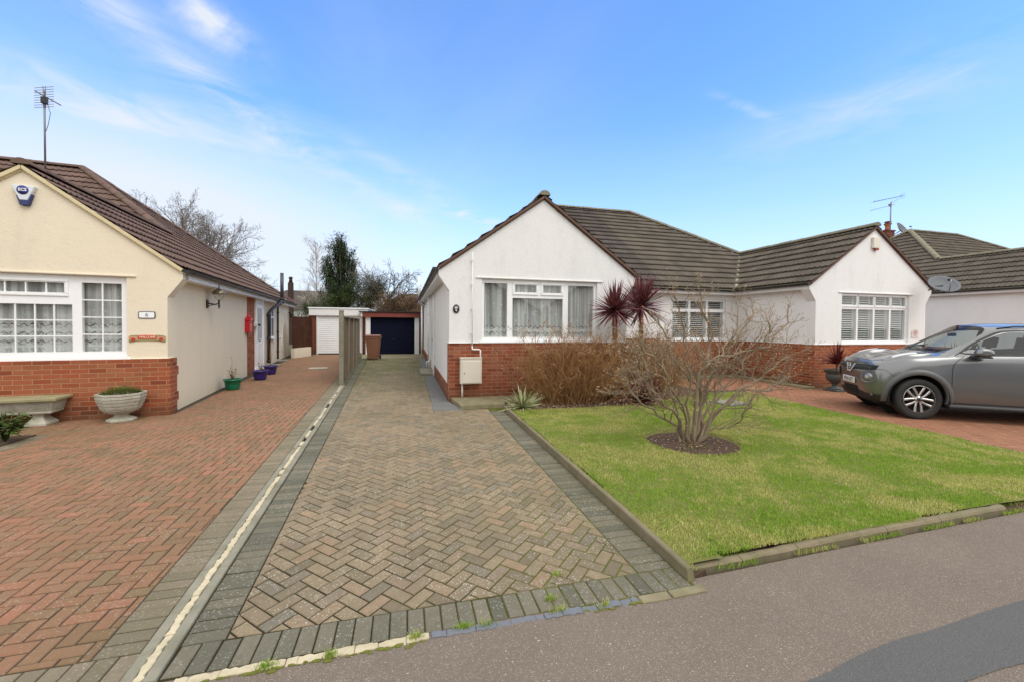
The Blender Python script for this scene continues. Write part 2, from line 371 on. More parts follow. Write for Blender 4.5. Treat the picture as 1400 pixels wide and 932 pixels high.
def lace(name, pat, dens=.45, low=.0, fold=.35):
    m, t = newmat(name); uv = t.uv()
    x = t.node('ShaderNodeSeparateXYZ', Vector=uv)
    a = t.node('ShaderNodeMath', {'operation':'ADD'}, i0=dens, i1=t.math('MULTIPLY', t.noise(t.scalev(uv,(9,.4,1)), 4.0, 3), .3)).outputs[0]
    a = t.math('ADD', a, -.12)
    # small woven dots
    dv = t.vor(t.scalev(uv,(1,1,1)), pat, rnd=.3); a = t.math('ADD', a, t.math('MULTIPLY', t.ramp(dv, [(.10,1.0),(.17,0.0)]), .3))
    fw_ = t.noise(t.scalev(uv,(11,.25,1)), 1.0, 2, .5, .4); a = t.math('ADD', a, t.math('MULTIPLY', t.ramp(fw_, [(.36,-0.0),(.52,.4),(.58,1.0),(.66,.2)]), fold))
    # lacy border in the lower part: zigzag bands and motifs
    if low:
        zz = t.math('PINGPONG', t.math('MULTIPLY', x.outputs[0], 1.0), .055)
        for zc in (low, low-.13, low-.26):
            d = t.math('ABSOLUTE', t.math('SUBTRACT', t.math('ADD', x.outputs[1], t.math('MULTIPLY', zz, -.8)), zc))
            a = t.math('SUBTRACT', a, t.math('MULTIPLY', t.ramp(d, [(.006,1.0),(.014,0.0)]), .5))
            d2 = t.math('ABSOLUTE', t.math('SUBTRACT', x.outputs[1], zc-.055)); a = t.math('ADD', a, t.math('MULTIPLY', t.ramp(d2, [(.012,1.0),(.02,0.0)]), .45))
        mot = t.ramp(t.noise(uv, 26, 3), [(.45,0.0),(.6,1.0)]); lowm = t.ramp(x.outputs[1], [(low, 1.0), (min(1.0,low+.04) if low<.95 else 1.0, 0.0)])
        a = t.math('ADD', a, t.math('MULTIPLY', mot, t.math('MULTIPLY', t.math('LESS_THAN', x.outputs[1], low+.03), .42)))
    a = t.math('MINIMUM', t.math('MAXIMUM', a, .05), .96)
    df = t.node('ShaderNodeBsdfDiffuse', Color=(.90,.90,.88,1)).outputs[0]; tl = t.node('ShaderNodeBsdfTranslucent', Color=(.6,.6,.6,1)).outputs[0]
    mx = t.node('ShaderNodeMixShader', i0=.25, i1=df, i2=tl).outputs[0]
    tr = t.node('ShaderNodeBsdfTransparent').outputs[0]
    t.out(t.node('ShaderNodeMixShader', i0=a, i1=tr, i2=mx).outputs[0]); return m
M['net_white'] = lace('net_curtain', 5.5, .48, 1.52, .5)
M['net_cream'] = lace('lace_curtain', 12, .52, 1.50, .5)

def bark(name, c0, c1, s=30):
    m, t = newmat(name); p = t.obj()
    c = t.mix(t.noise(t.scalev(p,(1,1,.5)), s, 5, .7), c0, c1); t.pbr(c, .85, t.bump(t.noise(p, s*3, 4), .4, .004), 0, .2); return m
M['bark_pale'] = bark('pale_grey_bark', (.14,.10,.068), (.36,.29,.20))
M['bark_brown'] = bark('brown_twig', (.17,.085,.035), (.36,.20,.09))
M['bark_grey'] = bark('grey_brown_bark', (.07,.058,.048), (.14,.12,.10))
M['bark_birch'] = bark('birch_bark', (.30,.26,.22), (.62,.56,.50), 8)
M['bark_far'] = bark('far_twig', (.15,.125,.11), (.27,.23,.20))
def leaf(name, c0, c1, c2=None, tr=.25, rough=.5):
    m, t = newmat(name); r = t.rnd(); p = t.pos()
    c = t.ramp(r, [(0,c0),(1,c1)] if c2 is None else [(0,c0),(.6,c1),(1,c2)])
    c = t.mix(t.math('MULTIPLY', t.noise(p, 2.5, 3), .5), c, tuple(x*.5 for x in c0))
    n = t.node('ShaderNodeBsdfPrincipled', Base_Color=c, Roughness=rough)
    n.inputs['Specular IOR Level'].default_value = .3
    tl = t.node('ShaderNodeBsdfTranslucent', Color=c).outputs[0]
    t.out(t.node('ShaderNodeMixShader', i0=tr, i1=n.outputs[0], i2=tl).outputs[0]); return m
M['leaf_conifer'] = leaf('dark_conifer_foliage', (.025,.05,.018), (.05,.085,.03), (.085,.12,.04), .15)
M['leaf_bush'] = leaf('evergreen_bush_leaf', (.04,.07,.018), (.09,.12,.035), (.14,.16,.05), .15)
M['leaf_olive'] = leaf('olive_bush_leaf', (.08,.08,.03), (.14,.13,.05), (.20,.165,.075), .15)
M['leaf_tan'] = leaf('tan_winter_leaf', (.16,.09,.045), (.28,.17,.09), (.38,.25,.15), .15)
M['leaf_dry'] = leaf('dry_flower_head', (.28,.15,.08), (.50,.32,.19), (.72,.56,.40), .2, .8)
M['leaf_purple'] = leaf('purple_strap_leaf', (.11,.032,.04), (.23,.075,.085), (.36,.15,.145), .15, .4)
M['leaf_redpurple'] = leaf('wine_red_leaf', (.10,.02,.018), (.20,.04,.035), (.28,.09,.06), .15, .4)
M['leaf_yucca'] = leaf('pale_striped_leaf', (.22,.26,.11), (.45,.47,.24), (.70,.67,.42), .1, .5)
M['leaf_green'] = leaf('mid_green_leaf', (.05,.09,.02), (.11,.17,.04), (.2,.26,.09), .2)
M['leaf_heather'] = leaf('fine_green_foliage', (.06,.09,.015), (.14,.18,.03), (.24,.26,.06), .2)
M['bud'] = simple('pale_bud', (.46,.31,.19), .7, var=.3)
def grassm(name):
    m, t = newmat(name); p = t.pos(); r = t.rnd()
    big = t.noise(p, 1.1, 6, .68, .4); mid = t.noise(p, 4.5, 5, .7)
    k = t.math('ADD', t.math('MULTIPLY', big, .65), t.math('MULTIPLY', mid, .35))
    g = t.ramp(r, [(0,(.15,.29,.022)),(.5,(.26,.42,.04)),(1,(.38,.52,.08))])
    y = t.ramp(r, [(0,(.38,.40,.08)),(.5,(.56,.54,.17)),(1,(.74,.68,.32))])
    c = t.mix(t.ramp(k, [(.455,0.0),(.545,.95)]), g, y)
    n = t.node('ShaderNodeBsdfPrincipled', Base_Color=c, Roughness=.6); n.inputs['Specular IOR Level'].default_value = .2
    tl = t.node('ShaderNodeBsdfTranslucent', Color=c).outputs[0]
    t.out(t.node('ShaderNodeMixShader', i0=.3, i1=n.outputs[0], i2=tl).outputs[0]); return m
M['grass'] = grassm('lawn_grass')
def lawnbase():
    m, t = newmat('lawn_thatch'); p = t.pos()
    c = t.mix(t.noise(p, 7, 6), (.13,.15,.04), (.24,.24,.08)); t.pbr(c, 1.0, t.bump(t.noise(p, 60, 5), 1.0, .02), 0, .1); return m
M['lawn_base'] = lawnbase()
M['far_ground'] = simple('rough_garden_ground', (.09,.085,.045), 1.0, var=.4, vs=.6)

# ------------------------------------------------------------------ polygon helpers
def clip(poly, a, b):
    # keep the part to the left of the directed line a->b
    out = []; n = len(poly)
    def sd(p): return (b[0]-a[0])*(p[1]-a[1]) - (b[1]-a[1])*(p[0]-a[0])
    for i in range(n):
        p, q = poly[i], poly[(i+1)%n]; sp, sq = sd(p), sd(q)
        if sp >= 0: out.append(p)
        if sp*sq < 0:
            t = sp/(sp-sq); out.append((p[0]+(q[0]-p[0])*t, p[1]+(q[1]-p[1])*t))
    return out
def clip_poly(poly, reg):
    for i in range(len(reg)):
        poly = clip(poly, reg[i], reg[(i+1)%len(reg)])
        if len(poly) < 3: return []
    # drop near-duplicate points
    res = []
    for p in poly:
        if not res or math.hypot(p[0]-res[-1][0], p[1]-res[-1][1]) > 1e-4: res.append(p)
    if len(res) > 1 and math.hypot(res[0][0]-res[-1][0], res[0][1]-res[-1][1]) < 1e-4: res.pop()
    return res if len(res) >= 3 else []
def area(p): return sum(p[i][0]*p[(i+1)%len(p)][1]-p[(i+1)%len(p)][0]*p[i][1] for i in range(len(p)))/2
def inset(poly, d):
    n = len(poly); out = []
    for i in range(n):
        a, b, c = poly[i-1], poly[i], poly[(i+1)%n]
        e1 = (b[0]-a[0], b[1]-a[1]); e2 = (c[0]-b[0], c[1]-b[1])
        l1 = math.hypot(*e1) or 1e-6; l2 = math.hypot(*e2) or 1e-6
        n1 = (-e1[1]/l1, e1[0]/l1); n2 = (-e2[1]/l2, e2[0]/l2)
        k = 1 + n1[0]*n2[0] + n1[1]*n2[1]
        if k < .25: k = .25
        out.append((b[0] + d*(n1[0]+n2[0])/k, b[1] + d*(n1[1]+n2[1])/k))
    return out
def block(mb, poly, z, gap=.0046, ch=.0040, tilt=.0016, rnd=None):
    if len(poly) < 3 or area(poly) < .0006: return
    p0 = inset(poly, gap); p1 = inset(poly, gap+ch)
    if area(p1) < .0002: return
    cx = sum(p[0] for p in poly)/len(poly); cy = sum(p[1] for p in poly)/len(poly)
    ta, tb, dz = [max(-1.6*k_, min(1.6*k_, R.gauss(0, k_))) for k_ in (tilt*5, tilt*5, tilt*.8)]
    h = lambda p, q: z + q + dz + (p[0]-cx)*ta + (p[1]-cy)*tb
    n = len(poly)
    vs = [(x,y,z-.02) for x,y in p0] + [(x,y,h((x,y),-ch)) for x,y in p0] + [(x,y,h((x,y),0)) for x,y in p1]
    fs = [(i,(i+1)%n,n+(i+1)%n,n+i) for i in range(n)] + [(n+i,n+(i+1)%n,2*n+(i+1)%n,2*n+i) for i in range(n)] + [[2*n+i for i in range(n)]]
    mb.add(vs, fs, R.random() if rnd is None else rnd)
def herringbone(mb, reg, z, ang, L=.176, W=.088, org=(0,0)):
    ca, sa = math.cos(ang), math.sin(ang)
    def F(x, y): return (org[0]+x*ca-y*sa, org[1]+x*sa+y*ca)
    inv = [((p[0]-org[0])*ca+(p[1]-org[1])*sa, -(p[0]-org[0])*sa+(p[1]-org[1])*ca) for p in reg]
    x0, x1 = min(p[0] for p in inv)-L, max(p[0] for p in inv)+L
    y0, y1 = min(p[1] for p in inv)-L, max(p[1] for p in inv)+L
    # lattice of the 90-degree herringbone: horizontal block at (i,i), vertical block beside it, repeats every 4W along x
    ni0, ni1 = int(y0/W)-3, int(y1/W)+3
    for j in range(ni0, ni1):
        k0, k1 = int((x0-j*W)/(4*W))-2, int((x1-j*W)/(4*W))+2
        for k in range(k0, k1):
            bx, by = j*W + k*4*W, j*W
            for (rx, ry, rw, rh) in ((bx, by, L, W), (bx+L+W, by, W, L)):
                if rx > x1 or rx+rw < x0 or ry > y1 or ry+rh < y0: continue
                q = clip_poly([F(rx,ry), F(rx+rw,ry), F(rx+rw,ry+rh), F(rx,ry+rh)], reg)
                if q: block(mb, q, z)
def soldier(mb, a0, a1, b0, b1, z, w=.1, rnd=None):
    # blocks laid side by side in the strip between line a0-a1 and line b0-b1
    n = max(1, round(math.hypot(a1[0]-a0[0], a1[1]-a0[1])/(w*.87)))
    L = lambda p, q, t: (p[0]+(q[0]-p[0])*t, p[1]+(q[1]-p[1])*t)
    for i in range(n):
        q = [L(a0,a1,i/n), L(b0,b1,i/n), L(b0,b1,(i+1)/n), L(a0,a1,(i+1)/n)]
        if area(q) < 0: q = q[::-1]
        if R.random() < .012: q = [(p_[0]+R.gauss(0,.003), p_[1]+R.gauss(0,.003)) for p_ in q]
        block(mb, q, z - (.003 if R.random() < .06 else 0), .0040, .0038)
def sheet(name, poly, z, mt, th=.0):
    mb = MB()
    if th: mb.prism(poly, z-th, z, 'z')
    else: mb.add([(x,y,z) for x,y in poly], [list(range(len(poly)))])
    return struct(mb.build(name, mt, recalc=True))

# boundary line between the two drives (x as a function of y)
def xs(y): return -1.125 - (y-2.1)*.0485
# ------------------------------------------------------------------ ground sheets
g = MB(); g.add([(-400,-300,-.05),(400,-300,-.05),(400,900,-.05),(-400,900,-.05)], [(0,1,2,3)])
struct(g.build('ground', M['far_ground']))
sheet('road', [(-60,-7.4),(60,-7.4),(60,-1.3),(-60,-1.3)], -.045, M['asphalt_road'])
mb = MB()
for i in range(-30,30): mb.box(i*.9+.004, i*.9+.896, -1.3, -1.18, -.06, .002)
struct(mb.build('road_kerb', M['concrete'], bevel=.008))
mb = MB()      # the far footpath across the road
mb.box(-60,60,-9.2,-7.4,-.06,.06); struct(mb.build('far_footpath', M['asphalt']))
# footpath: subdivided sheet with slight unevenness
mb = MB(); nx, ny = 240, 24
def fz(x, y): return -.006 + .006*mnoise.noise(Vector((x*.8, y*.9, 3))) + .002*mnoise.noise(Vector((x*5, y*5, 1)))
xsn = [-14 + 44*i/nx for i in range(nx+1)]
for j in range(ny+1):
    for x in xsn:
        ytop = 2.135 + (.07 if x > 1.75 else 0) + max(0,(x-1.75))*.035
        y = -1.18 + (ytop+1.18)*j/ny
        mb.v.append((x, y, fz(x,y)))
for j in range(ny):
    for i in range(nx):
        a = j*(nx+1)+i; mb.f.append([a,a+1,a+nx+2,a+nx+1]); mb.r.append(.5); mb.sm.append(True)
struct(mb.build('footpath', M['asphalt']))
# reinstated trench strip in the footpath
mb = MB(); top = []; bot = []
for i in range(61):
    x = 1.30 + i*.2
    top.append((x, 1.30 + .19*(1-math.exp(-max(0,(x-1.3))*2.3)) + .035*(x-1.6)*.9*(x<6) + .012*mnoise.noise(Vector((x*4,0,7)))))
    bot.append((x, 1.255 + .012*(x-2.4)*(x>2.4) + .010*mnoise.noise(Vector((x*4,5,7))) - .0*(x<1.6)))
bot[0] = top[0]
for i in range(1,61):
    top[i] = (top[i][0], top[i][1]+R.uniform(-.006,.006)+.012*mnoise.noise(Vector((top[i][0]*11,2,4)))); bot[i] = (bot[i][0], bot[i][1]+R.uniform(-.005,.005))
mb.v = [(x,y,fz(x,y)+.004) for x,y in top] + [(x,y,fz(x,y)+.004) for x,y in bot]
for i in range(60): mb.f.append([61+i,62+i,i+1,i]); mb.r.append(.5); mb.sm.append(True)
struct(mb.build('footpath_patch', M['asphalt_patch']))

# ------------------------------------------------------------------ drives
ZP = .0
# buff drive
fy = 2.135
def yb(x): return fy
BW = .2
R0, R1 = (1.46, 2.335), (1.50, 7.42)
L0, L1 = (xs(2.335)+.06+BW, 2.335), (xs(7.42)+.06+BW, 7.42)
mb = MB(); herringbone(mb, [L0, R0, R1, L1], ZP, rad(45), org=(.3,2.33))
L2 = (xs(13)+.06+BW, 13.0); R2 = (.56, 13.0); R1b = (.50, 7.42)
herringbone(mb, [L1, R1b, R2, L2], ZP, rad(45), org=(.3,2.33))
L3 = (xs(19.2)+.06+BW, 19.6); R3 = (.62, 19.6)
herringbone(mb, [L2, R2, R3, L3], ZP, rad(45), org=(.3,2.33))
herringbone(mb, [R1b, R1, (1.52,7.62), (.5,7.62)], ZP, rad(45), org=(.3,2.33))
struct(mb.build('buff_block_drive', M['pave_drive']))
mb = MB()
soldier(mb, (xs(fy)+.06, fy), (1.72, fy), (xs(fy)+.06, fy+BW), (1.72, fy+BW), ZP, .105)
soldier(mb, (xs(2.335)+.06, 2.335), (xs(19.6)+.06, 19.6), (xs(2.335)+.06+BW, 2.335), (xs(19.6)+.06+BW, 19.6), ZP, .1)
soldier(mb, R0, R1, (1.72, 2.335), (1.77, 7.42), ZP, .1)
struct(mb.build('drive_border_blocks', M['pave_dark']))
sheet('drive_joints', [(xs(fy)+.05,fy-.01),(1.74,fy-.01),(1.8,7.7),(.9,7.7),(.9,22.2),(xs(22)+.05,22.2)], -.0055, M['joint_moss'], .03)
sheet('drive_apron', [(.50,7.62),(1.06,7.62),(.86,8.48),(.86,19.6),(.56,19.6),(.56,13.0)], .001, M['concrete_grey'], .03)
sheet('garage_apron', [(-1.95,19.62),(1.1,19.62),(1.1,22.3),(-2.2,22.3)], .004, M['slab'], .03)
# red drive of the left house
mb = MB()
LB = lambda y: (xs(y)-.10-BW, y)
herringbone(mb, [(-7.5,2.335), LB(2.335), LB(6.35), (-7.5,6.35)], ZP, rad(1.5), org=(-1.4,2.3))
herringbone(mb, [(-4.78,6.35), LB(6.35), LB(8.35), (-4.78,8.35)], ZP, rad(1.5), org=(-1.4,2.3))
herringbone(mb, [(-7.5,7.15), (-4.78,7.15), (-4.78,8.35), (-7.5,8.2)], ZP, rad(1.5), org=(-1.4,2.3))
herringbone(mb, [(-3.9,8.35), LB(8.35), LB(22.5), (-5.2,22.5)], ZP, rad(1.5), org=(-1.4,2.3))
struct(mb.build('red_block_drive', M['pave_red']))
mb = MB()
soldier(mb, (-7.5,fy), (xs(fy)-.10,fy), (-7.5,fy+BW), (xs(fy)-.10,fy+BW), ZP, .105)
soldier(mb, LB(2.335), LB(22.5), (LB(2.335)[0]+BW,2.335), (LB(22.5)[0]+BW,22.5), ZP, .1)
soldier(mb, (-4.78,6.35), (-4.78,7.15), (-4.98,6.35), (-4.98,7.15), ZP, .1)
struct(mb.build('red_drive_border_blocks', M['pave_greybrown']))
sheet('red_drive_joints', [(-7.6,fy-.01),(xs(fy)-.09,fy-.01),(xs(23)-.09,23),(-7.6,23)], -.0055, M['joint_red'], .03)
# flower bed in front of the left house
sheet('flower_bed', [(-7.5,6.35),(-4.98,6.35),(-4.98,7.15),(-7.5,7.15)], .012, M['soil'], .03)
# paving in front of the right-hand houses
mb = MB()
herringbone(mb, [(7.72,2.9), (13.0,2.9), (13.0,8.35), (7.98,8.35)], ZP, rad(0.5), org=(8,3))
herringbone(mb, [(13.0,2.9), (20.8,2.9), (20.8,8.35), (13.0,8.35)], ZP, rad(0.5), org=(8,3))
herringbone(mb, [(5.2,8.9), (10.4,8.35), (10.4,10.7), (5.2,10.7)], ZP, rad(0.5), org=(8,3))
herringbone(mb, [(14.7,8.35), (20.8,8.35), (20.8,12), (14.7,12)], ZP, rad(0.5), org=(8,3))
struct(mb.build('terracotta_drive', M['pave_terra']))
sheet('terracotta_drive_joints', [(5.0,8.3),(7.7,8.3),(7.68,2.6),(20.9,2.6),(20.9,14),(5.0,14)], -.0055, M['joint_red'], .03)
mb = MB(); mb.box(7.9,10.36,10.72,11.05,-.02,.05); mb.box(10.05,10.4,8.35,10.7,-.02,.045)
struct(mb.build('wall_foot_slabs', M['slab'], bevel=.01))

# concrete edging and broken mortar between the drives
mb = MB(); y = 2.12
while y < 11.2:
    l = .9
    a, b = y+.003, min(y+l, 11.25)-.003
    mb.prism([(xs(a)-.098,a),(xs(a)-.045,a),(xs(b)-.045,b),(xs(b)-.098,b)], -.03, .004, 'z')
    mb.prism([(xs(a)+.002,a),(xs(a)+.056,a),(xs(b)+.056,b),(xs(b)+.002,b)], -.03, .012, 'z')
    y += l
struct(mb.build('drive_edging', M['concrete'], bevel=.004))
def chunks(mb, path, w0, w1, z, step=.05, gapf=None):
    # broken mortar: uneven strip built of irregular slabs
    t = 0.0; total = sum(math.dist(path[i], path[i+1]) for i in range(len(path)-1))
    def at(t):
        for i in range(len(path)-1):
            d = math.dist(path[i], path[i+1])
            if t <= d or i == len(path)-2:
                k = t/d; p = [path[i][j]+(path[i+1][j]-path[i][j])*k for j in (0,1)]
                q = ((path[i+1][0]-path[i][0])/d, (path[i+1][1]-path[i][1])/d); return p, q
            t -= d
    while t < total:
        l = R.uniform(.04,.16); te = min(total, t+l); pts = []
        n = max(2, int((te-t)/.018))
        if gapf is None or not gapf(at((t+te)/2)[0]):
            for sgn in (1,-1):
                rng = range(n+1) if sgn == 1 else range(n,-1,-1)
                for i in rng:
                    p, q = at(t+(te-t)*i/n*.985+.001)
                    w = (w1 if sgn == 1 else w0)*(1+.45*mnoise.noise(Vector((p[0]*7*sgn,p[1]*7,sgn*3.3)))) + R.uniform(-.006,.006)
                    pts.append((p[0]-q[1]*w*sgn, p[1]+q[0]*w*sgn))
            pts2 = [((p[0]+.0),p[1]) for p in pts][::-1]
            if area(pts2) < 0: pts2 = pts2[::-1]
            zz = z + R.uniform(-.004,.004)
            n2 = len(pts2); ip = inset(pts2, .004)
            mb.add([(a,b,z-.03) for a,b in pts2]+[(a,b,zz-.004) for a,b in pts2]+[(a,b,zz) for a,b in ip],
                   [(i,(i+1)%n2,n2+(i+1)%n2,n2+i) for i in range(n2)]+[(n2+i,n2+(i+1)%n2,2*n2+(i+1)%n2,2*n2+i) for i in range(n2)]+[[2*n2+i for i in range(n2)]])
        t = te
mb = MB()
chunks(mb, [(xs(2.13)-.02,2.13),(xs(11.2)-.02,11.2)], .018, .020, .012, gapf=lambda p: R.random() < (.10 if p[1] < 6 else .2) or (6.6 < p[1] < 6.9) or (8.3 < p[1] < 8.8))
chunks(mb, [(-1.0,2.105),(.12,2.108)], .019, .024, .002, gapf=lambda p: R.random() < .08)
struct(mb.build('mortar_fillet', M['cream_mortar']))
mb = MB(); chunks(mb, [(.13,2.108),(1.32,2.108)], .022, .022, .001); struct(mb.build('cement_fillet', M['bluegrey']))
mb = MB(); mb.prism([(1.33,2.07),(1.52,2.065),(1.53,2.13),(1.33,2.13)], -.03, .004,'z'); mb.prism([(1.535,2.065),(1.77,2.075),(1.78,2.135),(1.535,2.13)], -.03, .006,'z')
struct(mb.build('edge_stones', M['slab'], bevel=.006))

# ------------------------------------------------------------------ lawn
LZ = .055
lawn = [(1.80,2.30),(3.2,2.33),(5.05,2.42),(5.6,2.42),(7.66,2.62),(7.70,3.4),(7.80,5.2),(7.95,7.0),(8.05,8.3),(6.6,8.2),(5.2,7.5),(4.1,7.12),(3.2,7.1),(1.86,7.12)]
CC, CRX, CRY = (3.72, 4.70), .62, .60
def inlawn(x, y):
    c = False; n = len(lawn)
    for i in range(n):
        a, b = lawn[i], lawn[(i+1)%n]
        if (a[1] > y) != (b[1] > y) and x < (b[0]-a[0])*(y-a[1])/(b[1]-a[1])+a[0]: c = not c
    return c
def lz(x, y): return LZ + .012*mnoise.noise(Vector((x*.7,y*.7,2))) + .006*mnoise.noise(Vector((x*3,y*3,9))) - .05*max(0, (x-5.2))/2.5*(1 if y < 4 else .8)
mb = MB(); idx = {}
st = .07
def vid(i, j):
    if (i,j) not in idx:
        idx[(i,j)] = len(mb.v); x, y = 1.78+i*st, 2.2+j*st
        d = math.hypot((x-CC[0])/CRX, (y-CC[1])/CRY)
        z = lz(x,y) - (.05 if d < .97 else 0) + (.02*max(0,1-d*1.3) if d < 1 else 0)
        mb.v.append((x, y, z))
    return idx[(i,j)]
bedm = MB()
for i in range(92):
    for j in range(92):
        x, y = 1.78+(i+.5)*st, 2.2+(j+.5)*st
        if inlawn(x, y):
            mb.f.append([vid(i,j),vid(i+1,j),vid(i+1,j+1),vid(i,j+1)]); mb.r.append(.5); mb.sm.append(True)
struct(mb.build('lawn', M['lawn_base']))
sheet('lawn_soil', [(1.76,2.20),(1.95,2.27),(5.1,2.37),(5.7,2.38),(7.72,2.60),(7.9,5.0),(8.1,8.35),(5.2,7.7),(1.76,7.3)], .001, M['soil'], .06)
# the soil circle and the long bed
mb = MB(); n = 40; rings = 9
for k in range(rings+1):
    for i in range(n):
        a = 2*PI*i/n; rr = k/rings*(1+.05*mnoise.noise(Vector((math.cos(a)*2,math.sin(a)*2,4))))
        x, y = CC[0]+CRX*rr*math.cos(a), CC[1]+CRY*rr*math.sin(a)
        z = lz(x,y) - .028 + .022*(1-rr*rr) + .012*mnoise.noise(Vector((x*14,y*14,1))) - (.02 if k == rings else 0)
        mb.v.append((x,y,z))
for k in range(rings):
    for i in range(n):
        mb.f.append([k*n+i,(k+1)*n+i,(k+1)*n+(i+1)%n,k*n+(i+1)%n]); mb.r.append(.5); mb.sm.append(True)
struct(mb.build('soil_circle', M['soil']))
mb = MB(); nx, ny = 70, 22
for j in range(ny+1):
    for i in range(nx+1):
        x = 1.84 + (7.0-1.84)*i/nx; yl = 7.0 if x < 4.1 else 7.0 + (x-4.1)*.42; y = yl + (8.55 + max(0, x-4.9)*.6 - yl)*j/ny
        mb.v.append((x,y,.035+.02*mnoise.noise(Vector((x*6,y*6,3)))+.012*mnoise.noise(Vector((x*17,y*17,3)))))
for j in range(ny):
    for i in range(nx):
        a = j*(nx+1)+i; mb.f.append([a,a+1,a+nx+2,a+nx+1]); mb.r.append(.5); mb.sm.append(True)
struct(mb.build('shrub_bed', M['soil']))

# edging kerb along the drive side of the lawn, and the low stone kerb at the path
mb = MB(); y = 2.17; i = 0
while y < 7.4:
    l = .93; a, b = y+.002, min(y+l,7.44)-.002
    xa, xb = 1.725+(a-2.2)*.0085, 1.725+(b-2.2)*.0085
    pr = [(0,-.05),(.05,-.05),(.05,.078),(.041,.088),(.010,.088),(0,.078)]
    if i == 0:
        for q, hh in ((a,.055),(a+.05,.085)):
            pass
    vs = [(xa+u,a,w) for u,w in pr] + [(xb+u,b,w) for u,w in pr]
    if i == 0: vs = [(xa+u, a+(.03 if w > .05 else 0), w-(.018 if w > .05 else 0)) for u,w in pr] + vs[6:]
    m_ = 6; mb.add(vs, [list(range(6)), [11-k for k in range(6)]]+[(k,k+6,(k+1)%6+6,(k+1)%6) for k in range(6)])
    y += l; i += 1
struct(mb.build('lawn_edging', M['concrete_kerb'], recalc=True, bevel=.004))
mb = MB(); x = 1.79
while x < 5.0:
    l = [.5,.42,.62,.85,.9][int(R.random()*5)]; xe = min(x+l, 5.08); k = int((xe-x)/.05)+2
    def yk(x): return 2.262 + .028*max(0,x-2)*1.05
    prof = [(0,-.06),(-.006,.05),(.006,.075),(.026,.088),(.05,.082),(.066,.05),(.07,-.06)]
    vs = []
    for q in range(k):
        xx = x+.003+(xe-x-.006)*q/(k-1)
        hs = .62*(.55 + .45*min(1,max(0,(xx-2.3)/1.0)))
        for u, w in prof:
            vs.append((xx, yk(xx)+u+.004*mnoise.noise(Vector((xx*9,u*20,0))), w*hs+.006*mnoise.noise(Vector((xx*12,u*30,5))) if w > 0 else w))
    m_ = len(prof); fs = [(q*m_+a, (q+1)*m_+a, (q+1)*m_+a+1, q*m_+a+1) for q in range(k-1) for a in range(m_-1)]
    fs += [list(range(m_))[::-1], [(k-1)*m_+a for a in range(m_)]]
    mb.add(vs, fs); x = xe
struct(mb.build('lawn_kerb', M['concrete_kerb'], recalc=True))

# ------------------------------------------------------------------ grass blades (one mesh)
def blades(name, pts, h0, h1, w, mt, seed=3, lean=.5):
    rg = np.random.default_rng(seed); pts = np.array(pts, dtype=np.float64); n = len(pts)
    h = rg.uniform(h0, h1, n); a = rg.uniform(0, 2*PI, n); la = rg.uniform(0, 2*PI, n); ln = rg.uniform(.1, 1, n)*lean*h
    ww = w*rg.uniform(.6,1.3,n)*.5
    dx, dy = np.cos(a)*ww, np.sin(a)*ww; lx, ly = np.cos(la)*ln, np.sin(la)*ln
    v = np.zeros((n,5,3))
    v[:,0] = pts + np.stack([dx,dy,0*h],1); v[:,1] = pts - np.stack([dx,dy,0*h],1)
    m = pts + np.stack([lx*.35,ly*.35,h*.6],1)
    v[:,2] = m + np.stack([dx*.7,dy*.7,0*h],1); v[:,3] = m - np.stack([dx*.7,dy*.7,0*h],1)
    v[:,4] = pts + np.stack([lx,ly,h*(1-.25*ln/h)],1)
    b = (np.arange(n)*5)[:,None]
    tri = np.concatenate([b+np.array([[0,1,3]]), b+np.array([[0,3,2]]), b+np.array([[2,3,4]])],1).reshape(-1)
    me = bpy.data.meshes.new(name); me.vertices.add(n*5); me.vertices.foreach_set('co', v.astype(np.float32).ravel())
    me.loops.add(n*9); me.loops.foreach_set('vertex_index', tri.astype(np.int32)); me.polygons.add(n*3)
    me.polygons.foreach_set('loop_start', np.arange(n*3, dtype=np.int32)*3)
    me.update(); me.validate()
    at = me.attributes.new('rnd', 'FLOAT', 'FACE'); at.data.foreach_set('value', np.repeat(rg.random(n), 3).astype(np.float32))
    me.materials.append(mt); o = bpy.data.objects.new(name, me); COL.objects.link(o); o['kind'] = 'stuff'
    return o
pts = []; rg = random.Random(2)
while len(pts) < 210000:
    x, y = rg.uniform(1.78,8.05), 2.25 + 6.05*rg.random()**1.35
    if not inlawn(x, y): continue
    if math.hypot((x-CC[0])/CRX,(y-CC[1])/CRY) < .97 + .05*mnoise.noise(Vector((x*8,y*8,0))): continue
    d = mnoise.noise(Vector((x*3.1,y*3.1,8)))
    if d < -.25 and rg.random() < .45: continue
    pts.append((x,y,lz(x,y)-.004))
blades('grass', pts, .012, .037, .0045, M['grass'], lean=.9)
pts2 = []
for i in range(60000):
    x, y = rg.uniform(1.8,8.0), 2.3 + 5.9*rg.random()**1.3
    if not inlawn(x, y) or math.hypot((x-CC[0])/CRX,(y-CC[1])/CRY) < 1.0: continue
    if mnoise.noise(Vector((x*2.2,y*2.2,21))) + .5*mnoise.noise(Vector((x*8,y*8,2))) > .16: pts2.append((x,y,lz(x,y)-.004))
blades('grass_tufts', pts2, .024, .052, .0045, M['grass'], 7, 1.0)
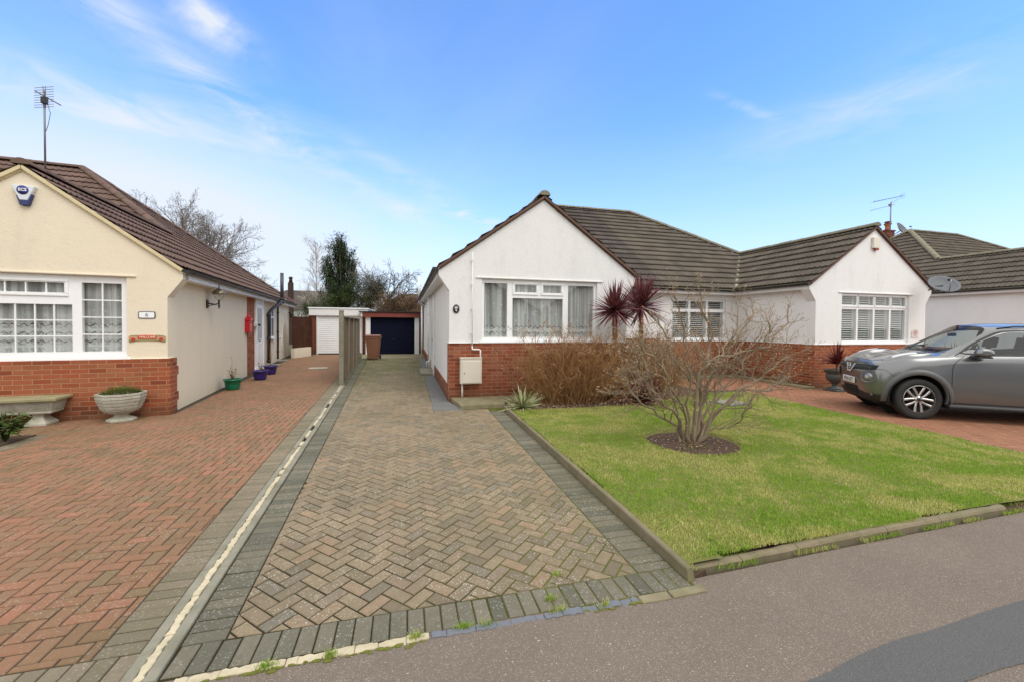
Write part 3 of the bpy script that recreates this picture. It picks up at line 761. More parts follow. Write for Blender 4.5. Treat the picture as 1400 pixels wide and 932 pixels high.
# rougher tufts along the edges and in the cracks
pts = []
for i in range(5200):
    x = rg.uniform(1.95,7.6); y = 2.25+max(0,x-2)*.029 + rg.gauss(0,.012)
    if mnoise.noise(Vector((x*3,1,2))) > -.05: pts.append((x,y-.012 if rg.random()<.5 else y+.09, .0))
for i in range(2500):
    y = rg.uniform(2.2,7.3); pts.append((1.785+(y-2.2)*.0085+abs(rg.gauss(0,.01)), y, .045))
for i in range(60):
    cx, cy = (rg.choice([(.30,2.12),(.82,2.22),(.95,2.43),(.05,2.11),(-.35,2.09),(-.62,2.09),(.42,2.11),(1.1,2.1),(.83,2.12)]))
    for k in range(12): pts.append((cx+rg.gauss(0,.022), cy+rg.gauss(0,.008), 0))
blades('edge_grass', pts, .015, .045, .0035, M['grass'], 5, .9)
# moss cushions on the joint lines at the path edge
mb = MB()
for i in range(80):
    x = R.choice([R.uniform(-.95,.15), R.uniform(-.7,.1), R.uniform(.9,1.5)]); y = 2.083 + R.gauss(0,.006)
    mb.sphere((x,y,-.004), R.uniform(.004,.013), 7, 5, 1.9, .9, .45)
o = mb.build('moss', simple('bright_moss', (.14,.15,.025), 1, var=.5, vs=60, bump=1, bs=200)); o['kind'] = 'stuff'
# bits of litter, grit and dead leaves on soil and lawn
mb = MB()
def bit(x, y, z, s):
    a = R.uniform(0,2*PI); t1 = R.uniform(-.5,.5)
    mb.add([(x+s*math.cos(a), y+s*math.sin(a), z+s*t1), (x-s*.5*math.sin(a), y+s*.5*math.cos(a), z+.004), (x-s*math.cos(a), y-s*math.sin(a), z), (x+s*.5*math.sin(a), y-s*.5*math.cos(a), z+s*.3)], [(0,1,2,3)])
for i in range(240):
    a, r_ = R.uniform(0,2*PI), math.sqrt(R.random())*.6; bit(CC[0]+r_*math.cos(a), CC[1]+r_*math.sin(a)*.95, LZ-.0+.006, R.uniform(.006,.022))
for i in range(420):
    x, y = R.uniform(1.9,7.6), R.uniform(2.4,8.0)
    if inlawn(x, y): bit(x, y, lz(x,y)+.025, R.uniform(.006,.02))
for i in range(3000): 
    x = R.uniform(1.9,6.5); bit(x, R.uniform(7.0+max(0,x-4.1)*.42, 8.4), .06, R.uniform(.008,.03))
o = mb.build('leaf_litter', M['leaf_dry']); o['kind'] = 'stuff'
mb = MB()
for i in range(150):
    x, y = R.gauss(.9,.6), R.uniform(1.4,2.05)
    s = R.uniform(.0015,.0045); mb.sphere((x,y,fz(x,y)+.001), s, 5, 4, 1.3, 1, .5)
o = mb.build('grit', M['stone']); o['kind'] = 'stuff'

# ------------------------------------------------------------------ roof tiles
def tile_plane(mb, poly, o, e, u, z0, s, zeave_b=0.0, gauge=.30, mod=.15):
    # poly: convex plan polygon; o: plan origin on the eave; e: unit along the eave; u: unit up the slope
    P = [((p[0]-o[0])*e[0]+(p[1]-o[1])*e[1], (p[0]-o[0])*u[0]+(p[1]-o[1])*u[1]) for p in poly]
    flip = area(P) < 0
    if flip: P = P[::-1]
    a0, a1 = min(p[0] for p in P), max(p[0] for p in P); b0, b1 = min(p[1] for p in P), max(p[1] for p in P)
    prof = [(0,0),(.045,.020),(.09,0),(.15,0)]
    rr = random.Random(int(a1*100+b1*37))
    k = int(math.floor(b0/gauge))
    while k*gauge < b1:
        bb0, bb1 = k*gauge, (k+1)*gauge
        j = int(math.floor(a0/.3))
        while j*.3 < a1:
            rv = rr.random(); dz = rr.gauss(0,.0018)
            for hm in (0,1):
                for q in range(3):
                    s0 = j*.3+hm*mod+prof[q][0]; s1 = j*.3+hm*mod+prof[q+1][0]
                    if s0 > a1 or s1 < a0: continue
                    c = clip_poly([(s0,bb0-.02),(s1,bb0-.02),(s1,bb1),(s0,bb1)], P)
                    if not c: continue
                    h0, h1 = prof[q][1], prof[q+1][1]
                    def Z(p, low=0):
                        t = (p[0]-s0)/(s1-s0); tb = (p[1]-bb0)/gauge
                        return z0 + s*p[1] + (h0+(h1-h0)*t)*(1) + .052*(1-tb) + dz - low
                    def W(p): return (o[0]+e[0]*p[0]+u[0]*p[1], o[1]+e[1]*p[0]+u[1]*p[1])
                    n = len(c); vs = [(*W(p), Z(p)) for p in c]
                    mb.add(vs, [list(range(n)) if not flip else list(range(n))], rv)
                    for i in range(n):
                        p, p2 = c[i], c[(i+1)%n]
                        if abs(p[1]-bb0+.02) < 1e-4 and abs(p2[1]-bb0+.02) < 1e-4:
                            mb.add([(*W(p),Z(p)),(*W(p2),Z(p2)),(*W(p2),Z(p2,.022)),(*W(p),Z(p,.022))], [(0,3,2,1)], rv)
            j += 1
        k += 1
def ridge_tiles(mb, p0, p1, r=.115, seg=.42, lift=.0):
    p0, p1 = Vector(p0), Vector(p1); d = p1-p0; n = max(1, round(d.length/seg)); d.normalize()
    sd = d.cross(Vector((0,0,1))).normalized(); up = sd.cross(d)
    L_ = (p1-p0).length/n
    for i in range(n):
        a = p0 + d*(L_*i+.004); b = p0 + d*(L_*(i+1)-.004); rv = R.random(); jr = R.uniform(.94,1.06)
        vs = []
        for pp, rr2 in ((a, r*jr), (b, r*jr*.96)):
            for k in range(9):
                t = PI*k/8
                vs.append(pp + sd*(math.cos(t)*rr2*1.05) + up*(math.sin(t)*rr2*.85 - .035 + lift))
        vs += [v - up*.02 for v in []]
        mb.add(vs, [(k,k+1,k+10,k+9) for k in range(8)] + [[8-k for k in range(9)], [9+k for k in range(9)]], rv)

def gutter(mb, p0, p1, out, r=.055):
    # half-round gutter between p0 and p1 (centre line at the lip level)
    p0, p1 = Vector(p0), Vector(p1); d = (p1-p0).normalized(); o = Vector(out)
    for ra, flipn in ((r,0),(r-.006,1)):
        vs = []
        for pp in (p0, p1):
            for k in range(9):
                t = PI*k/8
                vs.append(pp + o*(math.cos(t)*ra) - Vector((0,0,1))*(math.sin(t)*ra))
        fs = [(k,k+1,k+10,k+9) for k in range(8)]
        if flipn: fs = [f[::-1] for f in fs]
        mb.add(vs, fs, .5, True)
    for pp in (p0, p1):
        mb.add([pp + o*(math.cos(PI*k/8)*r) - Vector((0,0,1))*(math.sin(PI*k/8)*r) for k in range(9)], [list(range(9))], .5)
    # brackets and a roll at the lip
    mb.tube([p0+o*r, p1+o*r], .007, 5, .5); 
    n = max(2, int((p1-p0).length/.9))
    for i in range(n+1):
        q = p0 + (p1-p0)*((i+.3)/(n+.6))
        mb.beam(q+o*(r+.006)-Vector((0,0,.012)), q-o*(r+.01)-Vector((0,0,.012)), .03, .012)
        vs = []
        for dd in (-.014,.014):
            for k in range(9):
                t = PI*k/8; vs.append(q + d*dd + o*(math.cos(t)*(r+.006)) - Vector((0,0,1))*(math.sin(t)*(r+.006)))
        mb.add(vs, [(k,k+1,k+10,k+9) for k in range(8)], .5)

# ------------------------------------------------------------------ windows (all built in the plane y = yf, facing -y, then transformed)
def window(parent, x0, x1, z0, z1, yf, panes, sash=(), mirror=False, curtain=None, bars=None, sill=True, blinds=None, rot=None, vent=None, name='window', glassm='glass', depth=.07, cill_ext=.05):
    """panes: list of (xa,xb,za,zb) glass rects in metres from x0,z0; sash: indices of opening lights"""
    def fin(mb, nm, mt, par, **k):
        if mirror: mb.mirror(0)
        if rot is not None: mb.xf(rot)
        return mb.build(nm, mt, par, **k)
    w, h = x1-x0, z1-z0
    fr = MB(); xsx = sorted(set([0,w]+[p[0] for p in panes]+[p[1] for p in panes])); zs = sorted(set([0,h]+[p[2] for p in panes]+[p[3] for p in panes]))
    for i in range(len(xsx)-1):
        for j in range(len(zs)-1):
            cx, cz = (xsx[i]+xsx[i+1])/2, (zs[j]+zs[j+1])/2
            if not any(p[0] < cx < p[1] and p[2] < cz < p[3] for p in panes):
                fr.box(x0+xsx[i], x0+xsx[i+1], yf, yf+depth, z0+zs[j], z0+zs[j+1])
    f = fin(fr, name, M['upvc'], parent)
    sm = MB()
    for i in sash:
        a, b, c, d = panes[i]; t = .042
        for (q0,q1,r0,r1) in ((a-t,b+t,d,d+t),(a-t,b+t,c-t,c),(a-t,a,c,d),(b,b+t,c,d)):
            sm.box(x0+q0+.002, x0+q1-.002, yf-.022, yf+.001, z0+r0+.002, z0+r1-.002)
        e = .014
        for (q0,q1,r0,r1) in ((a,b,d-e,d),(a,b,c,c+e),(a,a+e,c,d),(b-e,b,c,d)):
            sm.box(x0+q0, x0+q1, yf-.010, yf+.02, z0+r0, z0+r1)
    if sash: fin(sm, 'sash', M['upvc'], f, bevel=.004)
    if bars:
        bm_ = MB()
        for i, nxb, nzb in bars:
            a, b, c, d = panes[i]
            for k in range(1, nxb): x = x0+a+(b-a)*k/nxb; bm_.box(x-.009, x+.009, yf+.012, yf+.03, z0+c, z0+d)
            for k in range(1, nzb): z = z0+c+(d-c)*k/nzb; bm_.box(x0+a, x0+b, yf+.0125, yf+.0305, z-.009, z+.009)
        fin(bm_, 'glazing_bars', M['upvc'], f)
    gm = MB()
    for a, b, c, d in panes: gm.add([(x0+a,yf+.028,z0+c),(x0+b,yf+.028,z0+c),(x0+b,yf+.028+R.uniform(-.002,.002),z0+d),(x0+a,yf+.028,z0+d)], [(0,1,2,3)])
    fin(gm, 'pane', M[glassm], f)
    if sill:
        s_ = MB(); s_.box(x0-cill_ext, x1+cill_ext, yf-.085, yf+.01, z0-.035, z0-.001); s_.box(x0-.002, x1+.002, yf-.02, yf+.0, z0-.0, z0+.03)
        fin(s_, 'sill', M['upvc'], f, bevel=.006)
    if curtain:
        cm = MB(); n = int(w/.012); rows = 6
        ph = R.uniform(0,6)
        for i in range(n+1):
            x = x0+.02 + (w-.04)*i/n
            for r_ in range(rows+1):
                z = z0+.03 + (h-.05)*r_/rows
                y = yf + .12 + .022*math.sin(i*.42+ph+.7*math.sin(i*.045)) + .012*math.sin(i*.13+r_*.3)
                cm.v.append((x,y,z))
        for i in range(n):
            for r_ in range(rows):
                a = i*(rows+1)+r_; cm.f.append([a,a+rows+1,a+rows+2,a+1]); cm.r.append(.5); cm.sm.append(True)
        fin(cm, 'net_curtain', M[curtain], f)
    if blinds:
        for i in blinds:
            bl = MB(); a, b, c, d = panes[i]; z = c+.03
            bl.box(x0+a-.02, x0+a+.02, yf+.09, yf+.12, z0+c, z0+d); bl.box(x0+b-.02, x0+b+.02, yf+.09, yf+.12, z0+c, z0+d)
            while z < d-.02:
                vs = [(x0+a+.02,yf+.08,z0+z-.006),(x0+b-.10,yf+.08,z0+z-.006),(x0+b-.10,yf+.11,z0+z+.014),(x0+a+.02,yf+.11,z0+z+.014)]
                bl.add(vs, [(0,1,2,3)]); z += .062
            bl.box(x0+b-.09, x0+b-.03, yf+.085, yf+.12, z0+c, z0+d)
            fin(bl, 'shutter', M['white_paint'], f)
    if vent:
        v = MB(); v.box(x0+vent[0], x0+vent[1], yf-.018, yf, z0+vent[2], z0+vent[2]+.028); fin(v, 'trickle_vent', M['upvc'], f, bevel=.004)
    return f

# ------------------------------------------------------------------ the half bungalow
def bungalow(name, label, loc, rz, mir, P):
    """local x: 0 at the outer corner, grows to the party wall; y: 0 at the gable front, grows to the back."""
    root = thing(name, label, 'house', loc, rz, 'bungalows along the street')
    hw, oh, s, ze = P.get('hw',2.03), .22, P.get('s',.715), P.get('ze',2.765)
    W, ym, k = P.get('W',6.85), P.get('ym',2.5), P.get('k',3.0)
    zb, wallm, brk, tm = P['zb'], M[P['wall']], M[P['brick']], M[P['tile']]
    xe0, xe1 = -oh, 2*hw+oh; half = hw+oh
    def part(mb, nm, mt, par=None, **kw):
        if mir: mb.mirror(0)
        return mb.build(nm, mt, par or root, **kw)
    zt = ze - .06                       # wall top just under the tiles
    zr = ze + s*half
    wx0, wx1, wz0, wz1 = P['win']
    # gable wall around its window opening, with flared kneelers at the eaves
    g = MB(); T = .26
    zap = zr-.07
    zw = lambda x: zap - s*abs(x-hw)
    kn = P.get('knee',.42)
    g.prism([(0,zb),(wx0,zb),(wx0,zw(wx0)),(xe0,zw(xe0)),(xe0,zw(xe0)-.10),(0,zw(xe0)-kn)], 0, T)
    g.prism([(wx1,zb),(2*hw,zb),(2*hw,zw(xe1)-kn),(xe1,zw(xe1)-.10),(xe1,zw(xe1)),(wx1,zw(wx1))], 0, T)
    if wz0 > zb+.01: g.prism([(wx0,zb),(wx1,zb),(wx1,wz0),(wx0,wz0)], 0, T)
    g.prism([(wx0,wz1),(wx1,wz1),(wx1,zw(wx1)),(hw,zap),(wx0,zw(wx0))], 0, T)
    # side walls, recessed front wall, party wall, back wall
    D = 2*(ym + half + k) - ym - oh + .0
    D = (ym + (W if False else (half+k)))*2 - ym - oh
    g.box(0, T, T, D, P.get('side_zb', .0), zt+.1)
    rz_ = P.get('rec_z', zb)
    rw = P.get('rwin')
    g.box(2*hw-T, 2*hw, T, ym+.25, zb, zt)
    yw = ym+.25
    if rw:
        a, b, c, d = rw
        g.box(2*hw, a, yw, yw+T, rz_, zt); g.box(b, W, yw, yw+T, rz_, zt); g.box(a, b, yw, yw+T, d, zt)
        if c > rz_+.01: g.box(a, b, yw, yw+T, rz_, c)
    else: g.box(2*hw, W, yw, yw+T, rz_, zt)
    g.box(0, W, D-T, D, 0, zt)
    wall = part(g, 'wall', wallm, recalc=False)
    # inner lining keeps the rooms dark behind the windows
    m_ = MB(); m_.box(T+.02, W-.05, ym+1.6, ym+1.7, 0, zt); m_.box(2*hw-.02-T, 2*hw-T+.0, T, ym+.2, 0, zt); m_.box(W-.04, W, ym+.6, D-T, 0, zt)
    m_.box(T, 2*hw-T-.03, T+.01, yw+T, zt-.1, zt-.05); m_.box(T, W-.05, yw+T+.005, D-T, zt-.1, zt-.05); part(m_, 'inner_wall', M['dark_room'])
    # brick base
    b = MB(); e = P.get('proud', .012)
    b.box(-e, 2*hw+e, -e, T-.02, -.05, zb); b.box(2*hw-T, 2*hw+e, T-.02, yw-.001, -.05, zb-.001)
    b.box(2*hw+e, W, yw-e, yw+T-.02, -.05, zb)
    sb = P.get('side_brick', 0)
    if sb: b.box(-e, T-.03, T-.02, D, -.05, sb)
    for bx_ in P.get('brick_extra', []): b.box(*bx_)
    part(b, 'brick_base', brk)
    dr = MB()      # slim render drip above the bricks
    dr.box(-.02, wx0-.06, -.03, T, zb, zb+.012); dr.box(wx1+.06, 2*hw+.02, -.03, T, zb, zb+.012); dr.box(2*hw, 2*hw+.03, T, yw, zb, zb+.012)
    dr.box(wx0-.13, wx1+.13, -.028, 0, wz1+.0, wz1+.03)
    part(dr, 'render_drip', wallm, bevel=.006)
    # roof planes
    rb = MB(); f = 1e-6
    yr = ym+half+k; zR = ze+s*(half+k)
    xR = hw+k; yE = 2*yr-ym; vg = P.get('verge', -.06)
    tile_plane(rb, [(xe0,vg),(hw,vg),(hw,ym+half),(xe0,ym+half)], (xe0,0), (0,1), (1,0), ze, s)
    tile_plane(rb, [(xe0,ym+half),(hw,ym+half),(xR,yr),(xe0,yE)], (xe0,0), (0,1), (1,0), ze, s)
    tile_plane(rb, [(hw,vg),(xe1,vg),(xe1,ym),(hw,ym+half)], (xe1,0), (0,1), (-1,0), ze, s)
    tile_plane(rb, [(xe1,ym),(W,ym),(W,yr),(xR,yr),(hw,ym+half)], (0,ym), (1,0), (0,1), ze, s)
    tile_plane(rb, [(xe0,yE),(xR,yr),(W,yr),(W,yE)], (0,yE), (1,0), (0,-1), ze, s)
    roof = part(rb, 'roof', tm)
    # make normals point up
    me = roof.data; bm = bmesh.new(); bm.from_mesh(me)
    fl = [fc for fc in bm.faces if fc.normal.z < -.2]; bmesh.ops.reverse_faces(bm, faces=fl); bm.to_mesh(me); bm.free()
    # felt/deck under the tiles
    dk = MB()
    def pl(pts):
        vs = [(x,y,zf(x,y)-.035) for x,y,zf in pts]; dk.add(vs, [list(range(len(vs)))])
    f1 = lambda x,y: ze+s*(x-xe0); f2 = lambda x,y: ze+s*(xe1-x); f3 = lambda x,y: ze+s*(y-ym); f4 = lambda x,y: ze+s*(yE-y)
    pl([(xe0+.03,vg+.04,f1),(hw,vg+.04,f1),(hw,ym+half,f1),(xR,yr,f1),(xe0+.03,yE,f1)]); pl([(hw,vg+.04,f2),(xe1-.03,vg+.04,f2),(xe1-.03,ym,f2),(hw,ym+half,f2)])
    pl([(xe1-.03,ym+.03,f3),(W,ym+.03,f3),(W,yr,f3),(xR,yr,f3),(hw,ym+half,f3)]); pl([(xe0+.03,yE,f4),(xR,yr,f4),(W,yr,f4),(W,yE,f4)])
    part(dk, 'roof_felt', M['verge'], roof)
    rt = MB()
    ridge_tiles(rt, (hw,vg-.02,zr+.05), (hw,ym+half-.05,zr+.05)); ridge_tiles(rt, (hw,ym+half,zr+.06), (xR,yr,zR+.06))
    ridge_tiles(rt, (xR,yr,zR+.05), (W,yr,zR+.05)); ridge_tiles(rt, (xe0+.05,yE-.05,ze+.09), (xR,yr,zR+.06))
    part(rt, 'ridge_tiles', M[P.get('ridge','mortar')], roof)
    # valley strip
    vl = MB(); vl.beam((xe1,ym,ze+.035), (hw,ym+half,zr+.02), .16, .012); part(vl, 'valley', M['verge'], roof)
    # verge undercloak + bargeboard line
    vm = MB()
    for x_ in (xe0, xe1):
        vm.beam((x_, vg+.015, ze-.02), (hw, vg+.015, zr-.02), .05, .035, (0,1,0)); 
        vm.beam((x_, -.010, ze-.062), (hw, -.010, zr-.062), .022, .03, (0,1,0))
    part(vm, 'verge', M[P.get('verge_m','brown_trim')], roof)
    # fascia, soffit, gutters
    fb = MB()
    fb.box(xe0+.0, xe0+.02, T*.5, yE-.02, ze-.17, ze-.01); fb.box(xe0+.02, 0, T, D, ze-.17, ze-.155)
    fb.box(xe1-.02, xe1, T, ym-.0, ze-.17, ze-.01); fb.box(2*hw, xe1-.02, T, ym+.2, ze-.17, ze-.155)
    fb.box(xe1+.0, W, ym, ym+.02, ze-.17, ze-.01); fb.box(xe1-.02, W, ym+.02, yw, ze-.17, ze-.155)
    part(fb, 'fascia', M['white_paint'])
    gt = MB()
    gutter(gt, (xe0-.06, -.04, ze-.02), (xe0-.06, yE, ze-.03), (1,0,0) if False else (-1,0,0)); gutter(gt, (xe1+.06, -.04, ze-.02), (xe1+.06, ym-.08, ze-.03), (1,0,0)); gutter(gt, (xe1+.02, ym-.06, ze-.03), (W, ym-.06, ze-.03), (0,-1,0))
    part(gt, 'gutter', M['black_plastic'])
    for q in P.get('downpipes', []):
        dp = MB(); dp.tube(q[0], q[1], 10, .5, smooth=True)
        for zc in q[2] if len(q) > 2 else []: dp.lathe([(q[1]*1.25,-.03),(q[1]*1.25,.03)], (q[0][-1][0], q[0][-1][1], zc), 10)
        part(dp, 'downpipe', M[q[3] if len(q) > 3 else 'black_plastic'])
    # windows
    window(root, wx0, wx1, wz0, wz1, .06, mirror=mir, **P['wspec'])
    if rw: window(root, rw[0], rw[1], rw[2], rw[3], yw+.06, mirror=mir, **P['rspec'])
    return root, part

def grid_panes(w, h, cols, topz, fw=.055, mul=.06):
    """columns of equal lights: small top lights above tall ones"""
    pw = (w - 2*fw - (cols-1)*mul)/cols; out = []
    for i in range(cols):
        x = fw+i*(pw+mul); out.append((x+.0, x+pw, fw+.03, topz-.05)); out.append((x, x+pw, topz+.05, h-fw-.01))
    return out

# ---- white bungalow in the middle
wspecA = dict(panes=[(.06,.56,.09,1.235),(.68,1.84,.09,.93),(.72,1.22,1.04,1.225),(1.36,1.80,1.04,1.225),(1.96,2.58,.09,1.235)], sash=(2,3), curtain='net_white')
PA = dict(zb=1.20, wall='render_white', brick='brick_red', tile='tile_brown', win=(.68,3.32,1.235,2.555), wspec=wspecA, side_zb=.0, side_brick=.33, ridge='mortar',
    rwin=(4.6,5.6,1.30,2.45), rspec=dict(panes=grid_panes(1.0,1.15,2,.80), blinds=(0,2), sash=(), sill=True),
    downpipes=[])
A, partA = bungalow('bungalow', 'white rendered bungalow in the middle with net curtains, meter box and buff block drive', (.86,8.5,0), 0, False, PA)
# its side door recess, porch pier, pipework
for q_ in ((-.035, 0, 4.35, 4.75, 0, 2.5), (-.05, 0, 6.3, 6.55, 0, 2.5)):
    d = MB(); d.box(*q_); partA(d, 'side_pier', M['render_white'], bevel=.01)
d = MB(); d.box(-.03, .0, 4.85, 5.8, .12, 2.12)
dd = partA(d, 'side_door', M['upvc'], bevel=.004)
d = MB(); d.box(-.05,-.03, 4.92,4.98,1.0,1.12); partA(d, 'handle', M['steel'], dd)
d = MB(); d.box(-.42, 0, 4.5, 6.1, 0, .06); partA(d, 'step', M['concrete'], bevel=.008)
d = MB(); d.tube([(-.05,5.95,.35),(-.09,5.95,.35),(-.09,5.95,.1)], .022, 8); d.tube([(-.07,6.7,2.6),(-.07,6.7,.12)], .034, 10); d.tube([(-.07,6.05,.3),(-.16,6.05,.28),(-.16,6.05,.05)],.02,8)
for zc in (.5,1.2,1.9): d.box(-.13,-.02,6.67,6.73,zc,zc+.04)
partA(d, 'waste_pipe', M['upvc'])
# side step slab at house corner
sl = MB(); sl.prism([(1.0,7.66),(1.86,7.66),(1.92,8.0),(4.0,8.05),(4.0,8.5),(.9,8.5),(.98,7.9)], -.02, .085, 'z')
o = sl.build('foundation_slab', M['slab'], bevel=.02, seg=2); struct(o)

# ---- right-hand white bungalow (mirrored)
wspecB = dict(panes=grid_panes(2.5,1.36,4,.98), sash=(1,3,5,7), blinds=(0,2,4,6,3,5,7,1))
PB = dict(zb=1.13, wall='render_white_b', brick='brick_orange', tile='tile_grey', win=(.66,3.16,1.16,2.52), wspec=wspecB, ridge='mortar', verge_m='brown_trim',
    rwin=(4.42,6.46,1.14,2.45), rspec=dict(panes=grid_panes(2.04,1.31,3,.95), blinds=(0,2,4,1,3,5), sash=(), sill=True))
B, partB = bungalow('bungalow', 'bright white bungalow on the right with louvred shutters behind the parked car', (14.56,8.5,0), 0, True, PB)

# ---- the next house along, seen past the parked car
PC = dict(zb=1.13, wall='render_white_b', brick='brick_orange', tile='tile_grey', win=(.68,3.30,1.2,2.52), wspec=dict(panes=grid_panes(2.62,1.32,4,.95), sash=(), curtain='net_white'), ridge='mortar', side_brick=.5)
C, partC = bungalow('bungalow', 'far right bungalow with a long blank white side wall, mossy hip and chimney', (21.45,8.5,.32), 0, False, PC)
PC2 = dict(PC)
C2, _ = bungalow('bungalow', 'adjoining half of the far right pair, only its roof showing', (21.45+13.7,8.5,.32), 0, True, PC2)
# chimney of that house
ch = MB(); ch.box(4.25,4.85,8.35,8.9,5.6,6.62); ch.box(4.21,4.89,8.31,8.94,6.62,6.68); c_ = partC(ch, 'chimney', M['brick_plain'])
cp = MB(); cp.lathe([(.14,6.65),(.12,6.85),(.125,6.98),(.15,7.0),(.15,7.05),(.11,7.05)], (4.7,8.6,0), 14); partC(cp, 'chimney_pot', M['terracotta'], c_)
cp = MB(); cp.lathe([(.17,7.05),(.18,7.09),(.12,7.12),(.12,7.16),(.18,7.18),(.1,7.22)], (4.7,8.6,0), 14); partC(cp, 'chimney_cowl', M['rust_wood'], c_)

# ---- cream house on the left
aL = rad(6.5)
wspecL = dict(panes=[(.06,.62,.07,1.25),(.78,2.12,.07,.90),(.85,2.08,1.06,1.25)], sash=(0,2), curtain='net_cream', bars=((0,2,4),(1,8,3),(2,8,1)), vent=(1.40,1.78,1.285))
wspecL = dict(panes=[(.09,.60,.10,1.22),(.72,2.55,.10,.86),(.80,2.48,1.03,1.22)], sash=(2,), curtain='net_cream', bars=((0,2,4),(1,8,3),(2,7,1)), vent=(1.62,2.02,1.275))
PL = dict(zb=.965, wall='render_cream', brick='brick_orange', tile='tile_red', hw=1.80, s=.735, ze=2.50, k=3.4, ym=3.3, W=7.6, win=(.55,3.15,.995,2.33), wspec=wspecL,
    ridge='tile_red', verge_m='cream_paint', proud=.05, knee=.42, verge=-.05,
    brick_extra=[(-.05,.04,.255,.30,.62,.82),(-.05,.04,.255,.30,.22,.42),(-.05,.02,.255,.28,-.05,.2)])
PL['brick_extra'] = [(-.052,-.001,.238,.30,.66,.81),(-.052,-.001,.238,.30,.21,.36)]
L, partL = bungalow('bungalow', 'cream rendered house on the left with Georgian-bar window and brown tiled roof', (-3.97,8.3,0), aL, True, PL)

# ------------------------------------------------------------------ left house: side door, pipes, side window
def LW(x, s, z=0):   # world point from (out from side wall, back along it, up)
    return (-3.97 + math.cos(aL)*x - math.sin(aL)*s, 8.3 + math.sin(aL)*x + math.cos(aL)*s, z)
for q_ in ((-.015, .0, 5.55, 6.45, -.05, 2.33), (-.015,.0, 7.80, 8.1, -.05, 2.33)):
    b = MB(); b.box(*q_); partL(b, 'brick_pier', M['brick_orange'])
d = MB(); d.box(-.06, -.0, 6.47, 6.62, 0, 2.33); d.box(-.06, 0, 7.62, 7.78, 0, 2.33); d.box(-.06, 0, 6.62, 7.62, 2.2, 2.33); d.box(-.08,0,6.42,6.75,0,.14)
df = partL(d, 'door_frame', M['upvc'], bevel=.006)
d = MB(); d.box(-.035, 0, 6.63, 7.61, .03, 2.19); d.box(-.045,-.03,6.74,7.50,.15,.9); dd = partL(d, 'front_door', M['upvc'], df, bevel=.006)
d = MB(); d.box(-.042,-.036, 6.80,7.44,1.05,2.05); partL(d, 'door_glass', M['frosted'], df)
d = MB(); d.box(-.05,-.03, 6.98,7.26,.97,1.01); d.tube([(-.05,6.72,1.02),(-.09,6.72,1.02),(-.09,6.84,1.02)], .012, 6); partL(d, 'handle', M['steel'], df)
Ms = Matrix(((0,-1,0,0),(1,0,0,0),(0,0,1,0),(0,0,0,1)))
# side window: built facing -y then turned so that it faces out (pre-mirror -x)
Mt = Matrix(((0,1,0,0),(1,0,0,0),(0,0,1,0),(0,0,0,1)))
def side_window(par, y0, y1, z0, z1, **kw):
    # transform (x,y,z) -> (y, x, z), mirrored afterwards by hand for the left house
    Mx = Matrix(((-1,0,0,0),(0,1,0,0),(0,0,1,0),(0,0,0,1))) @ Mt
    return window(par, y0, y1, z0, z1, -.03, kw.pop('panes'), rot=Mx, depth=.03, name='side_window', **kw)
f_ = side_window(L, 8.75, 9.75, 1.0, 2.1, panes=[(.06,.47,.06,.75),(.53,.94,.06,.75),(.06,.47,.82,1.04),(.53,.94,.82,1.04)], sill=True)
d = MB(); d.box(-.025,-.002, 8.81, 9.69, 1.06, 2.04); partL(d, 'dark_lining', M['steel_dark'], f_)
# tall vent pipe with a cranked black pipe at its foot
p = MB(); p.tube([(-.36,9.4,2.45),(-.36,9.4,3.5)], .062, 12, .5); partL(p, 'vent_pipe', M['grey_pipe'])
p = MB(); p.tube([(-.36,9.4,2.52),(-.36,9.4,2.42),(-.30,9.1,2.30),(-.12,8.55,2.02),(-.085,8.42,1.9),(-.085,8.4,1.7),(-.085,8.4,.12)], .058, 12, .5)
for q in ((-.36,9.4,2.50),(-.085,8.4,1.85),(-.085,8.4,1.0),(-.085,8.4,.2)): p.lathe([(.074,-.04),(.074,.04)], q, 12)
partL(p, 'soil_pipe', M['black_plastic'])
p = MB(); p.tube([(-.30,10.5,2.44),(-.22,10.5,2.36),(-.06,10.5,2.28),(-.05,10.5,2.1),(-.05,10.5,.1)], .036, 10, .5)
p.tube([(-.36,9.5,2.40),(-.33,9.9,2.36),(-.30,10.4,2.44)], .04, 8, .5)
for z_ in (.4,1.2,2.0): p.lathe([(.05,-.025),(.05,.025)], (-.05,10.5,z_), 10)
partL(p, 'downpipe', M['black_plastic'])
p = MB(); p.tube([(-.02,10.75,.95),(-.03,11.6,.95),(-.03,12.1,1.75)], .014, 6); p.tube([(-.03,11.6,.95),(-.03,11.6,.3)], .014, 6); partL(p, 'overflow_pipe', M['upvc'])
# bracket and drain slab
for q_ in ((-.45,-.05,8.15,8.75,0,.05),(-.4,-.05,10.25,10.8,0,.05)):
    p = MB(); p.box(*q_); partL(p, 'drain_surround', M['concrete'], bevel=.01)
